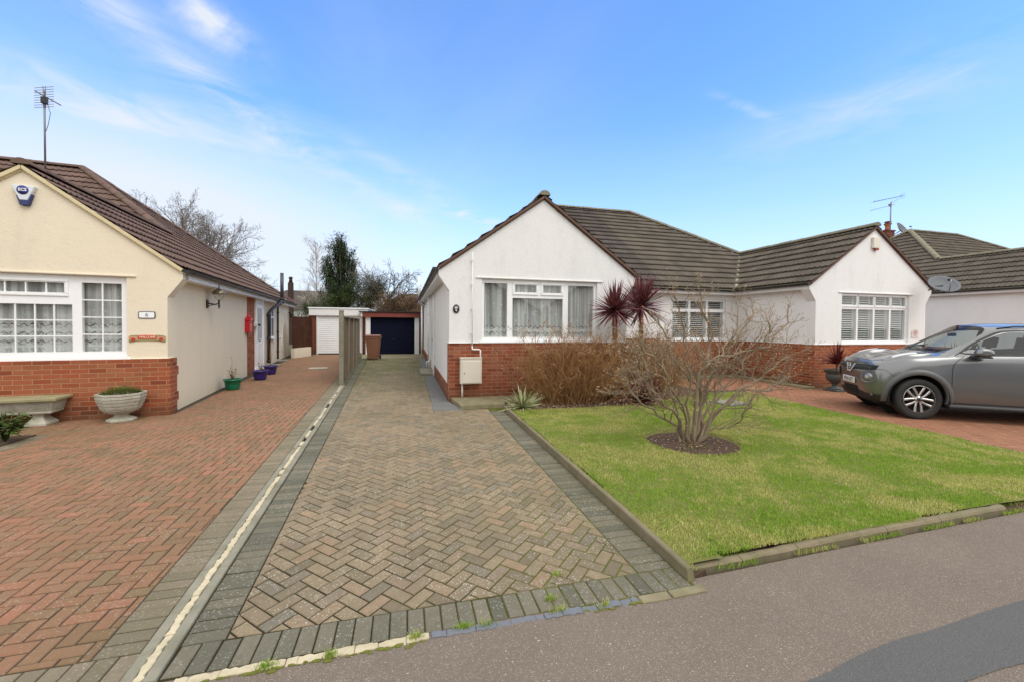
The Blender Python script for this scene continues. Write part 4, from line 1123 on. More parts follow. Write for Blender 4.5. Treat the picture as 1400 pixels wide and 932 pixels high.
# ---- wall lamp
w = thing('wall_lamp', 'black wall lantern with half-globe glass on the cream side wall', 'lamp', LW(0,2.0,1.98), aL)
m = MB(); m.prism([(-.045,-.09),(.045,-.09),(.055,0),(.045,.09),(-.045,.09),(-.055,0)], 0, .025, 'x'); m.build('back_plate', M['black_metal'], w, bevel=.004)
m = MB(); m.tube([(.02,0,.02),(.10,0,.0),(.16,0,-.01),(.225,0,.02)], .013, 8); m.tube([(.02,0,-.05),(.09,0,-.02),(.15,0,-.01)], .009, 6); m.tube([(.225,0,-.10),(.225,0,.10)], [.010,.022], 10); m.lathe([(.012,-.02),(.03,0),(.012,.02)], (.225,0,-.04), 10)
m.build('arm', M['black_metal'], w)
m = MB(); m.lathe([(.03,.08),(.085,.13),(.115,.19),(.12,.215)], (.225,0,0), 20); m.build('glass_bowl', M['glass'], w)
m = MB(); m.lathe([(.135,.213),(.128,.24),(.10,.285),(.055,.32),(.02,.335),(.012,.36),(.022,.375),(.008,.40),(.004,.43)], (.225,0,0), 20); m.build('cap', simple('bronzed_glass_cap', (.20,.17,.11), .25, .5, var=.3), w)
m = MB(); m.lathe([(.022,.09),(.022,.15),(.03,.17),(.02,.2)], (.225,0,0), 10); m.build('bulb', M['upvc'], w)
# ---- post box
w = thing('post_box', 'small bright red post box on the brick pier beside the white door', 'post box', LW(0,5.42,1.30), aL)
red = simple('post_box_red', (.55,.012,.03), .3, var=.1)
m = MB(); m.box(.0,.13,-.14,.14,0,.34); pb = m.build('body', red, w, bevel=.012, seg=2)
m = MB(); m.prism([(-.16,.34),(.16,.34),(.12,.42),(-.12,.42)], -.0, .15, 'x'); m.lathe([(.05,.42),(.055,.45),(.02,.5),(.022,.53),(.004,.56)], (.07,0,0), 10); m.build('roof', red, w, bevel=.006)
m = MB(); m.box(.131,.136,-.10,.10,.27,.29); m.build('slot', M['black_metal'], w)
w = thing('security_camera', 'small dark doorbell camera on a white block beside the red post box', 'camera', LW(.02,6.40,1.52), aL)
m = MB(); m.box(0,.10,-.05,.06,-.06,.05); m.build('bracket', M['upvc'], w, bevel=.006)
m = MB(); m.tube([(.1,-.0,0),(.17,-.06,-.02)], .03, 10); m.build('camera_body', M['black_metal'], w)
w = thing('coach_lamp', 'small black lamp high on the far end of the cream wall near the gate', 'lamp', LW(0.02,13.4,1.95), aL)
m = MB(); m.tube([(0,0,.1),(.12,0,.12),(.12,0,.05)], .012, 6); m.build('arm', M['black_metal'], w)
m = MB(); m.lathe([(.03,-.15),(.06,.03),(.075,.05),(.02,.1)], (.12,0,0), 6); m.build('lantern', M['black_metal'], w)
# ---- facade things of the left house; FW = (left of corner, z) on its front
def FW(x, z, o=.0): return (-3.97 + math.cos(aL)*x + math.sin(aL)*o, 8.3 + math.sin(aL)*x - math.cos(aL)*o, z)
w = thing('alarm_box', 'white and navy burglar alarm box lettered ECS high on the cream gable', 'alarm box', FW(-1.77,3.545,.0), aL)
m = MB(); m.prism([(-.125,.125),(.135,.125),(.13,.10),(.05,-.10),(-.04,-.10),(-.125,.09)], -.07, 0, 'y'); m.build('cover', simple('alarm_shell', (.66,.71,.76), .35), w, bevel=.008)
navy = simple('navy_plastic', (.02,.03,.13), .35)
m = MB(); m.prism([(-.085,.0-.01),(.02,-.01),(.04,.015),(.105,.02),(.055,-.155),(-.045,-.155)], -.062, -.002, 'y'); m.shift((0,0,-.02)); m.build('strobe_base', navy, w, bevel=.006)
m = MB(); m.lathe([(.068,0),(.068,.006)], (0,0,0), 28); m.xf(Matrix.Rotation(rad(90),4,'X')); m.shift((-.0,-.071,.052)); m.build('badge', simple('badge_blue', (.03,.035,.22), .4), w)
text_mesh('lettering', 'ECS', .058, M['upvc'], w, (0,-.0785,.054), (rad(90),0,0), .001, bold=.0015)
w = thing('number_plaque', 'white oval-cornered number 6 plaque with dark rim on the cream front', 'plaque', FW(-.28,1.70), aL)
def rrect(w_, h_, n_=.012): return [(-w_+n_,-h_),(w_-n_,-h_),(w_,-h_*.5),(w_-.006,0),(w_,h_*.5),(w_-n_,h_),(0,h_*1.08),(-w_+n_,h_),(-w_,h_*.5),(-w_+.006,0),(-w_,-h_*.5)]
m = MB(); m.prism(rrect(.118,.058), -.012, 0, 'y'); m.build('rim', simple('slate_blue_rim', (.04,.06,.08), .5), w)
m = MB(); m.prism(rrect(.106,.046), -.016, -.012, 'y'); m.build('face', M['upvc'], w)
text_mesh('number', '6', .085, simple('plaque_figure', (.09,.13,.16), .5), w, (-.0,-.0175,.0), (rad(90),0,0), .0008)
w = thing('welcome_sign', 'red and green scroll-shaped WELCOME sign on the cream front', 'sign', FW(-.275,1.30), aL)
def arch(x0, x1, zt, zb_, c, n=14): 
    up_ = [(x0+(x1-x0)*i/n, zt + c*(1-((x0+(x1-x0)*i/n)/.25)**2)) for i in range(n+1)]
    lo = [(x, z-(zt-zb_)) for x, z in up_][::-1]; return up_[::-1] + lo[::-1]
def arcstrip(mb, x0, x1, zt, zb_, c, ya, yb_, n=12):
    for i in range(n):
        a, b_ = x0+(x1-x0)*i/n, x0+(x1-x0)*(i+1)/n
        fa, fb_ = c*(1-(a/.25)**2), c*(1-(b_/.25)**2)
        mb.prism([(a,zb_+fa),(b_,zb_+fb_),(b_,zt+fb_),(a,zt+fa)], ya, yb_, 'y', .5)
m = MB(); arcstrip(m,-.25,.25,.045,-.052,.02,-.012,0); m.build('backboard', simple('sign_pink_tan', (.50,.30,.17), .6, var=.3, vs=30), w)
m = MB(); SG = simple('sign_green', (.20,.26,.07), .6, var=.4, vs=60); arcstrip(m,-.24,.24,-.035,-.05,.022,-.014,-.012)
for sx_ in (-1,1):
    for q in range(5): m.sphere((sx_*(.22+.012*math.cos(q*1.3)),-.016,-.03+.012*math.sin(q*1.3)), .012, 6, 4, 1, .4, 1)
m.build('leaf_trim', SG, w)
for a_ in (-.23,.13):
    m = MB(); arcstrip(m,a_,a_+.10,.052,.04,.018,-.014,-.012,4); m.build('leaf_sprig', SG, w)

m = MB(); arcstrip(m,-.125,.125,.045,-.022,.02,-.016,-.012,8); m.build('banner', simple('sign_red', (.55,.05,.03), .5), w)
FR = simple('flower_red', (.5,.03,.03), .6)
for sx_ in (-1,1):
    m = MB()
    for q in range(6): m.sphere((sx_*.19+.02*math.cos(q),-.016,-.012+.02*math.sin(q)), .014, 7, 5, 1, .4, 1)
    m.build('flower', FR, w)
text_mesh('lettering', 'WELCOME', .048, simple('sign_cream', (.75,.60,.42), .6), w, (0,-.0175,.030), (rad(90),0,0), .0012, xs=.95, bold=.0012)

# ---- aerial on the left roof
alu = simple('aerial_alloy', (.22,.20,.20), .5, .4, var=.2)
w = thing('tv_aerial', 'tall television aerial with stacked rods on the left roof ridge', 'aerial', (-7.45,11.0,4.9), 0)
m = MB(); m.tube([(0,0,-.1),(.0,0,1.56)], .017, 6); m.build('mast', alu, w)
m = MB(); m.tube([(.02,-.25,1.42),(.02,.4,1.46)], .012, 5)
for i in range(9): m.tube([(-.24,.10,1.22+i*.052),(.24,-.12,1.20+i*.052)], .0055, 4)
for x_ in (-.02,.02): m.tube([(x_,0,1.2),(x_,0,1.66)], .006, 4)
m.build('reflector_rods', alu, w)
m = MB(); m.box(-.04,.04,-.05,.05,1.28,1.42); m.build('junction_box', M['black_metal'], w, bevel=.008)
m = MB(); m.tube([(.05,0,1.3),(.10,0,1.1),(.06,0,.85),(.015,0,.7)], .005, 4); m.build('cable', M['black_plastic'], w)
# ---- aerial and dishes at the chimney on the right
def CL(x, y, z): return (21.45+x, 8.5+y, .32+z)
w = thing('tv_aerial', 'twin-boom television aerial above the chimney on the far right roof', 'aerial', CL(3.95,8.0,6.3))
m = MB(); m.tube([(0,0,-.5),(.0,0,1.75)], .018, 6); m.tube([(.35,.2,.2),(.3,.15,1.9)], .012, 5); m.build('mast', alu, w)
m = MB(); m.tube([(-1.7,-.3,1.55),(1.25,.25,2.28)], .014, 5); m.tube([(-1.75,-.2,1.12),(.35,0,1.68)], .012, 5); m.tube([(-.1,0,1.62),(.75,.1,2.05)], .012, 5)
for i in range(9): 
    t_ = i/8; c_ = Vector((-1.7+2.9*t_, -.3+.54*t_, 1.55+.72*t_)); m.tube([c_+Vector((-.02,-.16,.02)), c_+Vector((.02,.16,-.02))], .005, 4)
for zz in (-.12,-.04,.04,.12): m.tube([(1.22,.1,2.27+zz),(1.3,.4,2.27+zz)], .006, 4)
m.box(-.09,.02,-.05,.05,1.54,1.66); m.build('boom', alu, w)
def dish(name, label, loc, dirn, r, asp, group=None, postdir=(0,1,0)):
    w = thing(name, label, 'satellite dish', loc)
    q = Vector(dirn).normalized().to_track_quat('Z','Y').to_matrix().to_4x4()
    m = MB(); prof = [(r*k/6, .16*r*(k/6)**2*1.6) for k in range(1,7)]; prof = [(.001,0)]+prof+[(r*1.02,.16*r*1.6-.012),(r*.5,.04*r),(.001,-.012)]
    m.lathe(prof, (0,0,0), 32, 1, asp); m.xf(q); m.build('reflector', M['steel_dark'], w)
    m = MB(); m.tube([q @ Vector((0,-r*asp*.95,.05)), q @ Vector((0,-r*asp*.5,r*.8)), q @ Vector((0,-.1,r*.95))], .012, 6); m.build('feed_arm', M['steel'], w)
    m = MB(); m.tube([q @ Vector((0,-.1,r*.95)), q @ Vector((0,-.06,r*.78))], [.028,.036], 8); m.build('feed_horn', M['black_plastic'], w)
    m = MB(); m.tube([(0,0,0), Vector(postdir)*.22], .022, 6); m.tube([Vector(postdir)*.22, Vector(postdir)*.22+Vector((-.2,.0,-.1))], .018, 6); m.build('mount', M['black_metal'], w)
    return w
dish('satellite_dish', 'large grey mesh satellite dish fixed at the right eaves of the shuttered white bungalow', (14.25,7.95,2.75), (-.38,-.62,.68), .34, .95, postdir=(-.9,.35,-.1))
dish('satellite_dish', 'pale grey satellite dish peeping over the far right roof ridge beside the chimney', CL(5.55,8.5,6.75), (.2,-.9,.5), .50, .9, postdir=(0,.9,-.5))
w = thing('alarm_box', 'cream burglar alarm box with red base high on the bright white gable', 'alarm box', (12.50,8.5,3.87))
m = MB(); m.box(-.10,.11,-.075,0,-.10,.20); m.build('cover', simple('alarm_cream', (.72,.68,.58), .4), w, bevel=.012, seg=2)
m = MB(); m.box(-.02,.10,-.070,-.01,-.15,-.10); m.build('strobe_base', simple('alarm_red', (.35,.04,.02), .4), w, bevel=.006)
w = thing('wall_plaque', 'faint pale round-topped plaque on the white wall behind the car bonnet', 'plaque', (14.15,8.495,1.42))
m = MB(); m.prism([(-.13,-.1),(.13,-.1),(.13,.08),(.08,.14),(-.08,.14),(-.13,.08)], -.012, 0, 'y'); m.build('backboard', simple('plaque_pale', (.75,.66,.62), .6), w)
m = MB()
for i in range(16):
    a = 2*PI*i/16; b_ = 2*PI*(i+1)/16
    m.prism([(.06*math.cos(a),.03+.07*math.sin(a)),(.06*math.cos(b_),.03+.07*math.sin(b_)),(.075*math.cos(b_),.03+.085*math.sin(b_)),(.075*math.cos(a),.03+.085*math.sin(a))], -.016, -.0125, 'y')
m.box(-.03,.03,-.016,-.0125,-.0,.07); m.build('motif', simple('plaque_motif', (.45,.28,.26), .6), w)
w = thing('door_plaque', 'small oval black plaque with a pale motif left of the middle bungalow window', 'plaque', (1.0,8.488,1.905))
m = MB(); m.lathe([(.082,0),(.082,.008),(.074,.014)], (0,0,0), 28, .82, 1.1); m.xf(Matrix.Rotation(rad(90),4,'X')); m.build('oval_plate', M['black_metal'], w)
m = MB()
for p_ in ((0,0.02),(-.018,.035),(.016,.038),(0,-.012),(-.01,-.03),(.008,-.045),(.02,.012),(-.022,.01)): m.sphere((p_[0],-.016,p_[1]), .011, 6, 4, 1.2, .3, 1)
m.build('motif', M['white_paint'], w)
# ---- meter box with its white pipe
w = thing('meter_box', 'cream meter cabinet on the red brick base of the middle bungalow', 'meter box', (1.27,8.49,.38))
cream = simple('meter_box_cream', (.66,.61,.52), .5, var=.06, dirt=((.4,.36,.28), .25))
m = MB(); m.box(-.195,.245,-.19,0,0,.52); m.box(-.205,.255,-.205,0,.52,.535); m.build('cabinet', cream, w, bevel=.008)
m = MB(); m.box(-.16,.225,-.202,-.19,.02,.47); m.build('door', cream, w, bevel=.006)
m = MB(); m.tube([(-.12,-.205,.22),(-.12,-.203,.22)], .008, 8); m.box(-.125,-.115,-.206,-.2,.2,.24); m.build('lock', M['black_plastic'], w)
m = MB(); m.tube([(-.145,-.08,0),(-.145,-.08,-.30)], .021, 10); m.build('conduit', cream, w)
w = thing('wall_pipe', 'thin white cable pipe running down the gable and kinking into the meter box', 'pipe', (1.30,8.47,0))
m = MB(); m.tube([(.03,-.03,3.08),(.03,-.03,1.10)], .011, 8); m.tube([(.03,-.03,1.14),(.03,-.04,1.085),(.05,-.05,1.075),(.17,-.06,1.075),(.195,-.07,1.06),(.195,-.10,.9)], .014, 8)
for z_ in (1.4,1.9,2.4,2.9): m.box(.012,.048,-.045,.02,z_,z_+.02)
m.build('pipe_run', M['white_paint'], w)

# ---- fence between the drives
def fx(y): return xs(y) - .04
prev = None
posts = [11.3,13.05,14.85,16.65,18.1]
fn = thing('panel_fence', 'weathered lap-panel fence with concrete posts running between the two drives', 'fence', (fx(11.3),11.3,0), 0)
def fp(m, nm, mt, **k): m.shift((-fx(11.3),-11.3,0)); return m.build(nm, mt, fn, **k)
for i, y in enumerate(posts):
    m = MB(); x = fx(y); hh = 1.92 if i == 0 else 1.80
    m.box(x-.055,x+.055,y-.055,y+.055,-.05,hh); fp(m, 'post', M['concrete'], bevel=.012)
    if i < len(posts)-1:
        y2 = posts[i+1]; m = MB(); x2 = fx(y2)
        for k in range(13):
            z0_ = .08+k*.128
            m.beam((x-.006+.008*(k%2),y+.06,z0_+.07),(x2-.006+.008*(k%2),y2-.06,z0_+.07+R.uniform(-.01,.01)),.012,.15,(0,0,1))
        fp(m, 'lap_panel', M['fence_wood'])
        m = MB()
        for k in range(5):
            t_ = (k+.0)/4; yy = y+.075+(y2-y-.15)*t_; xx = fx(yy)
            m.box(xx+.012,xx+.034,yy-.018,yy+.018,.06,1.74); m.box(xx-.034,xx-.012,yy-.018,yy+.018,.06,1.74)
        m.box(min(x,x2)-.02,max(x,x2)+.02,y+.05,y2-.05,1.74,1.765); fp(m, 'batten', M['grey_wood'])
m = MB()
for k in range(9):
    y = 18.2+k*.12; m.box(fx(y)-.0-.02,fx(y)+.005,y,y+.112,.03,1.78+R.uniform(-.01,.01))
m.box(fx(19)-.01,fx(19)+.05,18.16,18.22,0,1.8); fp(m, 'board_panel', M['fence_wood'])
# ---- side gate by the left house
g0, g1 = Vector((-4.95,20.35,0)), Vector((-4.50,21.6,0))
gt_ = thing('garden_gate', 'tall dark brown boarded panel closing the gap beside the cream house', 'gate', tuple(g0), 0)
m = MB(); dv = (g1-g0)
for k in range(13):
    a_ = dv*(k/13); b_ = dv*((k+.94)/13); m.beam(a_+Vector((0,0,1.15)), b_+Vector((0,0,1.15)), .03, 1.42)
m.build('boards', M['dark_wood'], gt_)
m = MB(); m.beam((0,0,.2), dv+Vector((0,0,.2)), .16, .46); m.build('low_wall', M['render_cream'], gt_)
m = MB(); m.box(dv.x-.03,dv.x+.1,dv.y-.05,dv.y+.08,0,1.9); m.build('post', M['dark_wood'], gt_)

# ------------------------------------------------------------------ garages
gw = thing('garage', 'white-fasciad flat-roofed garage with a white slatted door and red brick pier', 'garage', (-3.4,22.6,0))
m = MB(); m.box(-1.30,-1.0,0,.25,0,1.95); m.box(1.2,1.42,.0,.25,0,1.95); m.box(-1.30,-1.1,.25,5.5,0,1.95); m.box(1.22,1.42,.25,5.5,0,1.95); m.box(-1.3,1.42,5.3,5.5,0,1.95); m.build('brick_wall', M['brick_plain'], gw)
m = MB(); m.box(-1.34,1.48,-.10,5.6,1.95,2.30); m.build('fascia', M['white_paint'], gw, bevel=.01)
m = MB(); m.box(-1.38,1.52,-.14,5.65,2.30,2.36); m.build('roof', M['upvc'], gw, bevel=.01)
m = MB(); m.box(-1.0,-.93,-.02,.1,0,1.95); m.box(1.14,1.2,-.02,.1,0,1.95); m.box(-.93,1.14,-.02,.1,1.9,1.95); m.build('door_frame', M['white_paint'], gw)
m = MB(); z = .03
while z < 1.88: m.prism([(0,z),(-.018,z+.02),(-.018,z+.085),(0,z+.10)], -.93, 1.14, 'x'); z += .102
m.shift((0,.05,0)); dr_ = m.build('slatted_door', M['upvc'], gw)
m = MB(); m.box(-.93,1.14,.02,.06,0,.04); m.build('door_seal', M['black_plastic'], dr_)
ga = thing('garage', 'garage with navy door and dark red fascia at the end of the buff drive', 'garage', (-.6,22.1,0))
for q_ in ((-1.40,-1.17,0,.2,0,1.92),(1.03,1.26,0,.2,0,1.92)):
    m = MB(); m.box(*q_); m.build('door_post', M['white_paint'], ga, bevel=.008)
m = MB(); m.box(-1.5,-1.4,.2,5,0,2); m.box(1.26,1.36,.2,5,0,2); m.box(-1.5,1.8,4.9,5,0,2.1); m.build('side_wall', M['brick_plain'], ga)
nvy = simple('navy_door_paint', (.003,.005,.02), .7, var=.2, vs=3, spec=.15)
m = MB(); z = .02
while z < 1.86: m.prism([(0,z),(-.014,z+.015),(-.014,z+.075),(0,z+.09)], -1.17, 1.03, 'x'); z += .093
m.shift((0,.10,0)); dn = m.build('garage_door', nvy, ga)
m = MB(); m.box(-.1,.02,.06,.09,.75,.79); m.build('handle', M['black_metal'], dn)
m = MB()
for a_, b_ in ((-1.55,-.9),(-.9,.0),(.0,.85),(.85,1.78)): m.box(a_+.004,b_-.004,-.14,-.10,1.90,2.13)
m.box(-1.55,1.78,-.10,.0,1.93,2.12); m.build('fascia', M['rust_wood'], ga)
m = MB(); m.box(-1.72,1.9,-.20,5.2,2.15,2.185); 
for k in range(38): m.box(-1.72+k*.096,-1.68+k*.096,-.215,5.2,2.185,2.20)
m.build('roof', M['black_plastic'], ga)
m = MB(); m.box(1.27,1.75,.55,.6,0,1.95); m.build('gap_shade_panel', M['dark_wood'], ga)  # dark panel stands in for the shade of the open gap behind the trellis
m = MB()
for z in (.45,1.12,1.75): m.box(1.28,1.74,.45,.48,z,z+.035)
m.box(1.5,1.53,.44,.45,.1,1.9)
m.build('trellis', M['grey_wood'], ga)
for q_ in ((-1.62,-1.50,-.12,-.05,1.92,2.16),(1.5,1.75,-.16,-.14,1.95,2.1)):
    m = MB(); m.box(*q_); m.build('trim_block', M['white_paint'], ga)
# ---- wheelie bin
w = thing('wheelie_bin', 'terracotta brown wheelie bin in front of the navy garage door', 'bin', (-1.40,19.1,0), rad(-4))
bn = simple('bin_plastic', (.26,.115,.065), .5, var=.12, vs=5, dirt=((.12,.07,.045), .4))
m = MB(); a_ = [(-.215,-.24),(.215,-.24),(.215,.24),(-.215,.24)]; b_ = [(-.285,-.32),(.285,-.32),(.285,.32),(-.285,.32)]
m.add([(x,y,.06) for x,y in a_]+[(x,y,.92) for x,y in b_]+[(x*1.06,y*1.05,.93) for x,y in b_]+[(x*1.06,y*1.05,.99) for x,y in b_], [(3,2,1,0)]+[(q*4+i,q*4+(i+1)%4,q*4+4+(i+1)%4,q*4+4+i) for q in range(3) for i in range(4)]+[(12,13,14,15)])
m.build('body', bn, w, bevel=.018, seg=2)
m = MB(); m.prism([(-.34,.99),(.30,.99),(.335,1.01),(.28,1.06),(.05,1.085),(-.2,1.08),(-.36,1.05)], -.31, .31, 'x'); m.build('lid', bn, w, bevel=.015, seg=2)
m = MB(); m.tube([(-.28,.37,1.0),(.28,.37,1.0)], .018, 8); m.box(-.3,-.24,.3,.38,.95,1.02); m.box(.24,.3,.3,.38,.95,1.02); m.build('handle', bn, w)
for x_ in (-.26,.26):
    m = MB(); m.lathe([(.03,-.03),(.1,-.03),(.1,.03),(.03,.03)], (0,0,0), 18); m.xf(Matrix.Rotation(rad(90),4,'Y')); m.shift((x_,.26,.1)); m.build('wheel', M['black_plastic'], w)
# ---- white flue + grey pipe between house and garage
w = thing('flue_pipe', 'thin white flue pipe with a grey elbow beyond the gutter of the middle bungalow', 'pipe', (.62,19.9,0))
m = MB(); m.tube([(-.02,0,2.75),(-.04,0,3.75)], .055, 10); m.build('flue', M['upvc'], w)
m = MB(); m.tube([(-.02,0,2.80),(.0,0,2.6),(.3,-.35,2.35),(.45,-.5,2.28)], .07, 10); m.build('elbow', M['steel'], w)
m = MB(); m.tube([(.1,.0,.0),(.1,0,2.6)], .04, 8); m.build('stand', M['upvc'], w)
w = thing('manhole_cover', 'pale rectangular drain cover set in the red block drive', 'manhole cover', (-3.0,15.7,.003), rad(4))
m = MB(); m.box(-.32,.32,-.24,.24,-.01,.006); m.build('frame', M['concrete'], w, bevel=.003)
m = MB(); m.box(-.28,.28,-.2,.2,-.01,.010); m.build('lid', M['stone'], w, bevel=.003)
w = thing('inspection_cover', 'grey square inspection cover lying in the lawn behind the bare shrub', 'manhole cover', (6.35,6.9,.055), rad(10))
m = MB(); m.box(-.3,.3,-.25,.25,-.02,.02); m.build('frame', M['concrete_grey'], w, bevel=.004)
m = MB(); m.box(-.26,.26,-.21,.21,0,.026); m.build('lid', M['concrete'], w, bevel=.004)

# ------------------------------------------------------------------ pots, planter, bench
def leaf_quad(m, c, d, l, w_, bend=.3, seg=3, rnd=None, up=(0,0,1)):
    c, d = Vector(c), Vector(d).normalized(); s_ = d.cross(Vector(up))
    if s_.length < .05: s_ = d.orthogonal()
    s_.normalize(); n_ = s_.cross(d); vs = []; 
    for i in range(seg+1):
        t = i/seg; ww = w_*(.35+1.9*t*(1-t)+.25*(1-t))*(1 if t < 1 else .08)
        p = c + d*(l*t) - Vector((0,0,1))*(bend*l*t*t) 
        vs += [p - s_*ww/2, p + s_*ww/2]
    m.add(vs, [(2*i,2*i+1,2*i+3,2*i+2) for i in range(seg)], rnd)
def pot(label, loc, mt, r, h, rz=0):
    w = thing('plant_pot', label, 'plant pot', loc, rz, 'glazed pots along the cream wall')
    m = MB(); m.lathe([(r*.62,0),(r*.70,.02),(r*.82,h*.4),(r*.92,h*.86),(r*1.04,h*.88),(r*1.05,h),(r*.93,h),(r*.9,h*.9)], (0,0,0), 28); m.build('body', mt, w)
    m = MB(); m.lathe([(.001,h*.9),(r*.91,h*.9)], (0,0,0), 20); m.build('compost', M['soil'], w); return w
grn = simple('green_glaze', (.01,.16,.085), .18, var=.25); blu = simple('violet_blue_glaze', (.035,.02,.17), .15, var=.3)
P1 = (-3.98,11.05,0)
pot('green glazed pot against the cream side wall', P1, grn, .19, .26)
def sprig(label, loc, h, nst, mt_l, leaves, nm='potted_plant', lw=.035, spread=.12, tall=None):
    w = thing(nm, label, 'plant', loc); m = MB(); lf = MB()
    for i in range(nst):
        a = R.uniform(0,2*PI); sp = R.uniform(.3,1)*spread; hh = h*R.uniform(.6,1) if not (tall and i == 0) else tall
        if tall and i == 0: sp = .01
        pts = [Vector((0,0,0))]; 
        for k in range(1,6): pts.append(Vector((math.cos(a)*sp*k/5*1.3+R.uniform(-.012,.012), math.sin(a)*sp*k/5*1.3+R.uniform(-.012,.012), hh*k/5)))
        m.tube(pts, [.007*(1-k/7) for k in range(6)], 5)
        for q in range(leaves):
            b_ = pts[R.randint(2,5)]; aa = R.uniform(0,2*PI); leaf_quad(lf, b_+Vector((R.uniform(-.01,.01),R.uniform(-.01,.01),R.uniform(-.03,.02))), (math.cos(aa),math.sin(aa),R.uniform(-.3,.7)), R.uniform(.05,.09), lw, .3)
    m.build('stem', M['bark_brown'], w)
    if leaves: lf.build('foliage', mt_l, w)
sprig('sparse leafy sprig with one tall bare stem in the green pot', (P1[0],P1[1],.23), .34, 7, M['leaf_green'], 5, tall=.55)
P2, P3 = (-3.93,12.78,0), (-4.05,14.1,0)
pot('purple-blue glazed pot nearest the white door', P2, blu, .20, .27)
pot('purple-blue glazed pot behind its twin, beside the black soil pipe', P3, blu, .19, .27)
sprig('bare thin twigs in the nearer purple pot', (P2[0],P2[1],.24), .25, 6, M['leaf_tan'], 2, spread=.1)
sprig('tall bare thorny stem in the further purple pot', (P3[0],P3[1],.24), .85, 5, M['leaf_tan'], 1, tall=1.0, spread=.12)

# stone planter on a foot with coursed-stone pattern
w = thing('stone_planter', 'cast stone pedestal planter against the orange brick base', 'planter', (-4.43,7.93,0), aL)
m = MB(); 
def ngon(r, z, n=8, sx=1, sy=1): return [(r*sx*math.cos(2*PI*(k+.5)/n), r*sy*math.sin(2*PI*(k+.5)/n), z) for k in range(n)]
def loft(m, rings, cap=True):
    n = len(rings[0]); vs = [p for r_ in rings for p in r_]
    fs = [(i*n+k, i*n+(k+1)%n, (i+1)*n+(k+1)%n, (i+1)*n+k) for i in range(len(rings)-1) for k in range(n)]
    if cap: fs += [list(range(n))[::-1], [(len(rings)-1)*n+k for k in range(n)]]
    m.add(vs, fs, .5)
loft(m, [ngon(.185,0),ngon(.19,.035),ngon(.11,.07),ngon(.085,.09),ngon(.10,.125)]); m.build('foot', M['stone'], w, bevel=.006)
m = MB(); rg_ = [ngon(.12,.12)]
for k in range(5):
    r0 = .19+.105*(k/4)**.6 if k else .19; z0_ = .15+k*.055; r1_ = .19+.105*((k+.8)/4)**.6 if k < 4 else .30
    rg_ += [ngon(r0+.0,z0_), ngon(r0+.012,z0_+.008), ngon(r1_+.008,z0_+.044), ngon(r1_-.004,z0_+.054)]
rg_ += [ngon(.315,.43),ngon(.315,.455),ngon(.28,.455),ngon(.27,.40)]
loft(m, rg_)
for lvl in range(5):
    for k in range(8):
        for t_ in ((.25,.75) if lvl % 2 else (.5,)):
            z0_ = .155+lvl*.055; rr_ = (.19+.105*((lvl+.3)/4)**.6)+.013
            a0_ = 2*PI*(k+.5)/8; a1_ = 2*PI*(k+1.5)/8
            x_ = rr_*(math.cos(a0_)*(1-t_)+math.cos(a1_)*t_); y_ = rr_*(math.sin(a0_)*(1-t_)+math.sin(a1_)*t_)
            x2 = x_*(1+.012/rr_*1.2); y2 = y_*(1+.012/rr_*1.2); am = (a0_+a1_)/2
            m.beam((x_*.995,y_*.995,z0_),(x2*1.02,y2*1.02,z0_+.04), .006, .006)
m.build('bowl', M['stone'], w)
w = thing('heather_plant', 'feathery yellow-green heather filling the stone planter', 'plant', (-4.43,7.93,.43), aL)
m = MB()
for i in range(1500):
    a = R.uniform(0,2*PI); r_ = .26*math.sqrt(R.random()); h_ = .17*(1-(r_/.30)**2)*R.uniform(.6,1.1)
    leaf_quad(m, (r_*math.cos(a),r_*math.sin(a),h_*R.uniform(.3,.9)-.02), (math.cos(a)*.7+R.uniform(-.4,.4),math.sin(a)*.7+R.uniform(-.4,.4),R.uniform(.5,1.6)), R.uniform(.03,.065), .007, .2, 2)
m.build('foliage', M['leaf_heather'], w)
# stone bench / trough
w = thing('stone_bench', 'cast stone trough bench with lattice-pattern sides by the orange brick base', 'bench', (-5.95,7.84,0), aL)
m = MB()
def rect(w_, d_, z): return [(-w_,-d_,z),(w_,-d_,z),(w_,d_,z),(-w_,d_,z)]
for sx_ in (-.52,.52):
    mm = MB(); loft(mm, [rect(.125,.15,0),rect(.125,.15,.035),rect(.085,.11,.085),rect(.06,.085,.13),rect(.06,.085,.155),rect(.075,.10,.185)]); mm.shift((sx_,0,0)); mm.build('leg', M['stone'], w, bevel=.006)
loft(m, [rect(.70,.14,.185),rect(.71,.15,.205),rect(.71,.15,.215),rect(.70,.145,.22),rect(.745,.185,.375),rect(.76,.20,.38)]); tr = m.build('trough', M['stone'], w, bevel=.004)
m = MB()
for k in range(75):
    x_ = -.70+k*.0195
    for q in (0,1):
        z0_, z1_ = .235, .36; y0_, y1_ = -.150-.005, -.181-.004
        xa_ = x_ if q else x_+.035; xb_ = x_+.035 if q else x_
        if abs(xa_) < .70 and abs(xb_) < .72: m.beam((xa_,y0_,z0_),(xb_,y1_,z1_),.005,.006)
for k in range(19):
    y_ = -.14+k*.0155
    m.beam((.708,y_,.235),(.737,y_+.02,.36),.005,.006); m.beam((.708,y_+.02,.235),(.737,y_,.36),.005,.006)
m.build('lattice', M['stone'], tr)
m = MB(); m.box(-.80,.80,-.23,.23,.38,.43); m.build('slab_seat', simple('mossy_stone_top', (.30,.27,.15), .95, var=.3, vs=12, bump=.5, dirt=((.10,.11,.04), .7)), w, bevel=.01)
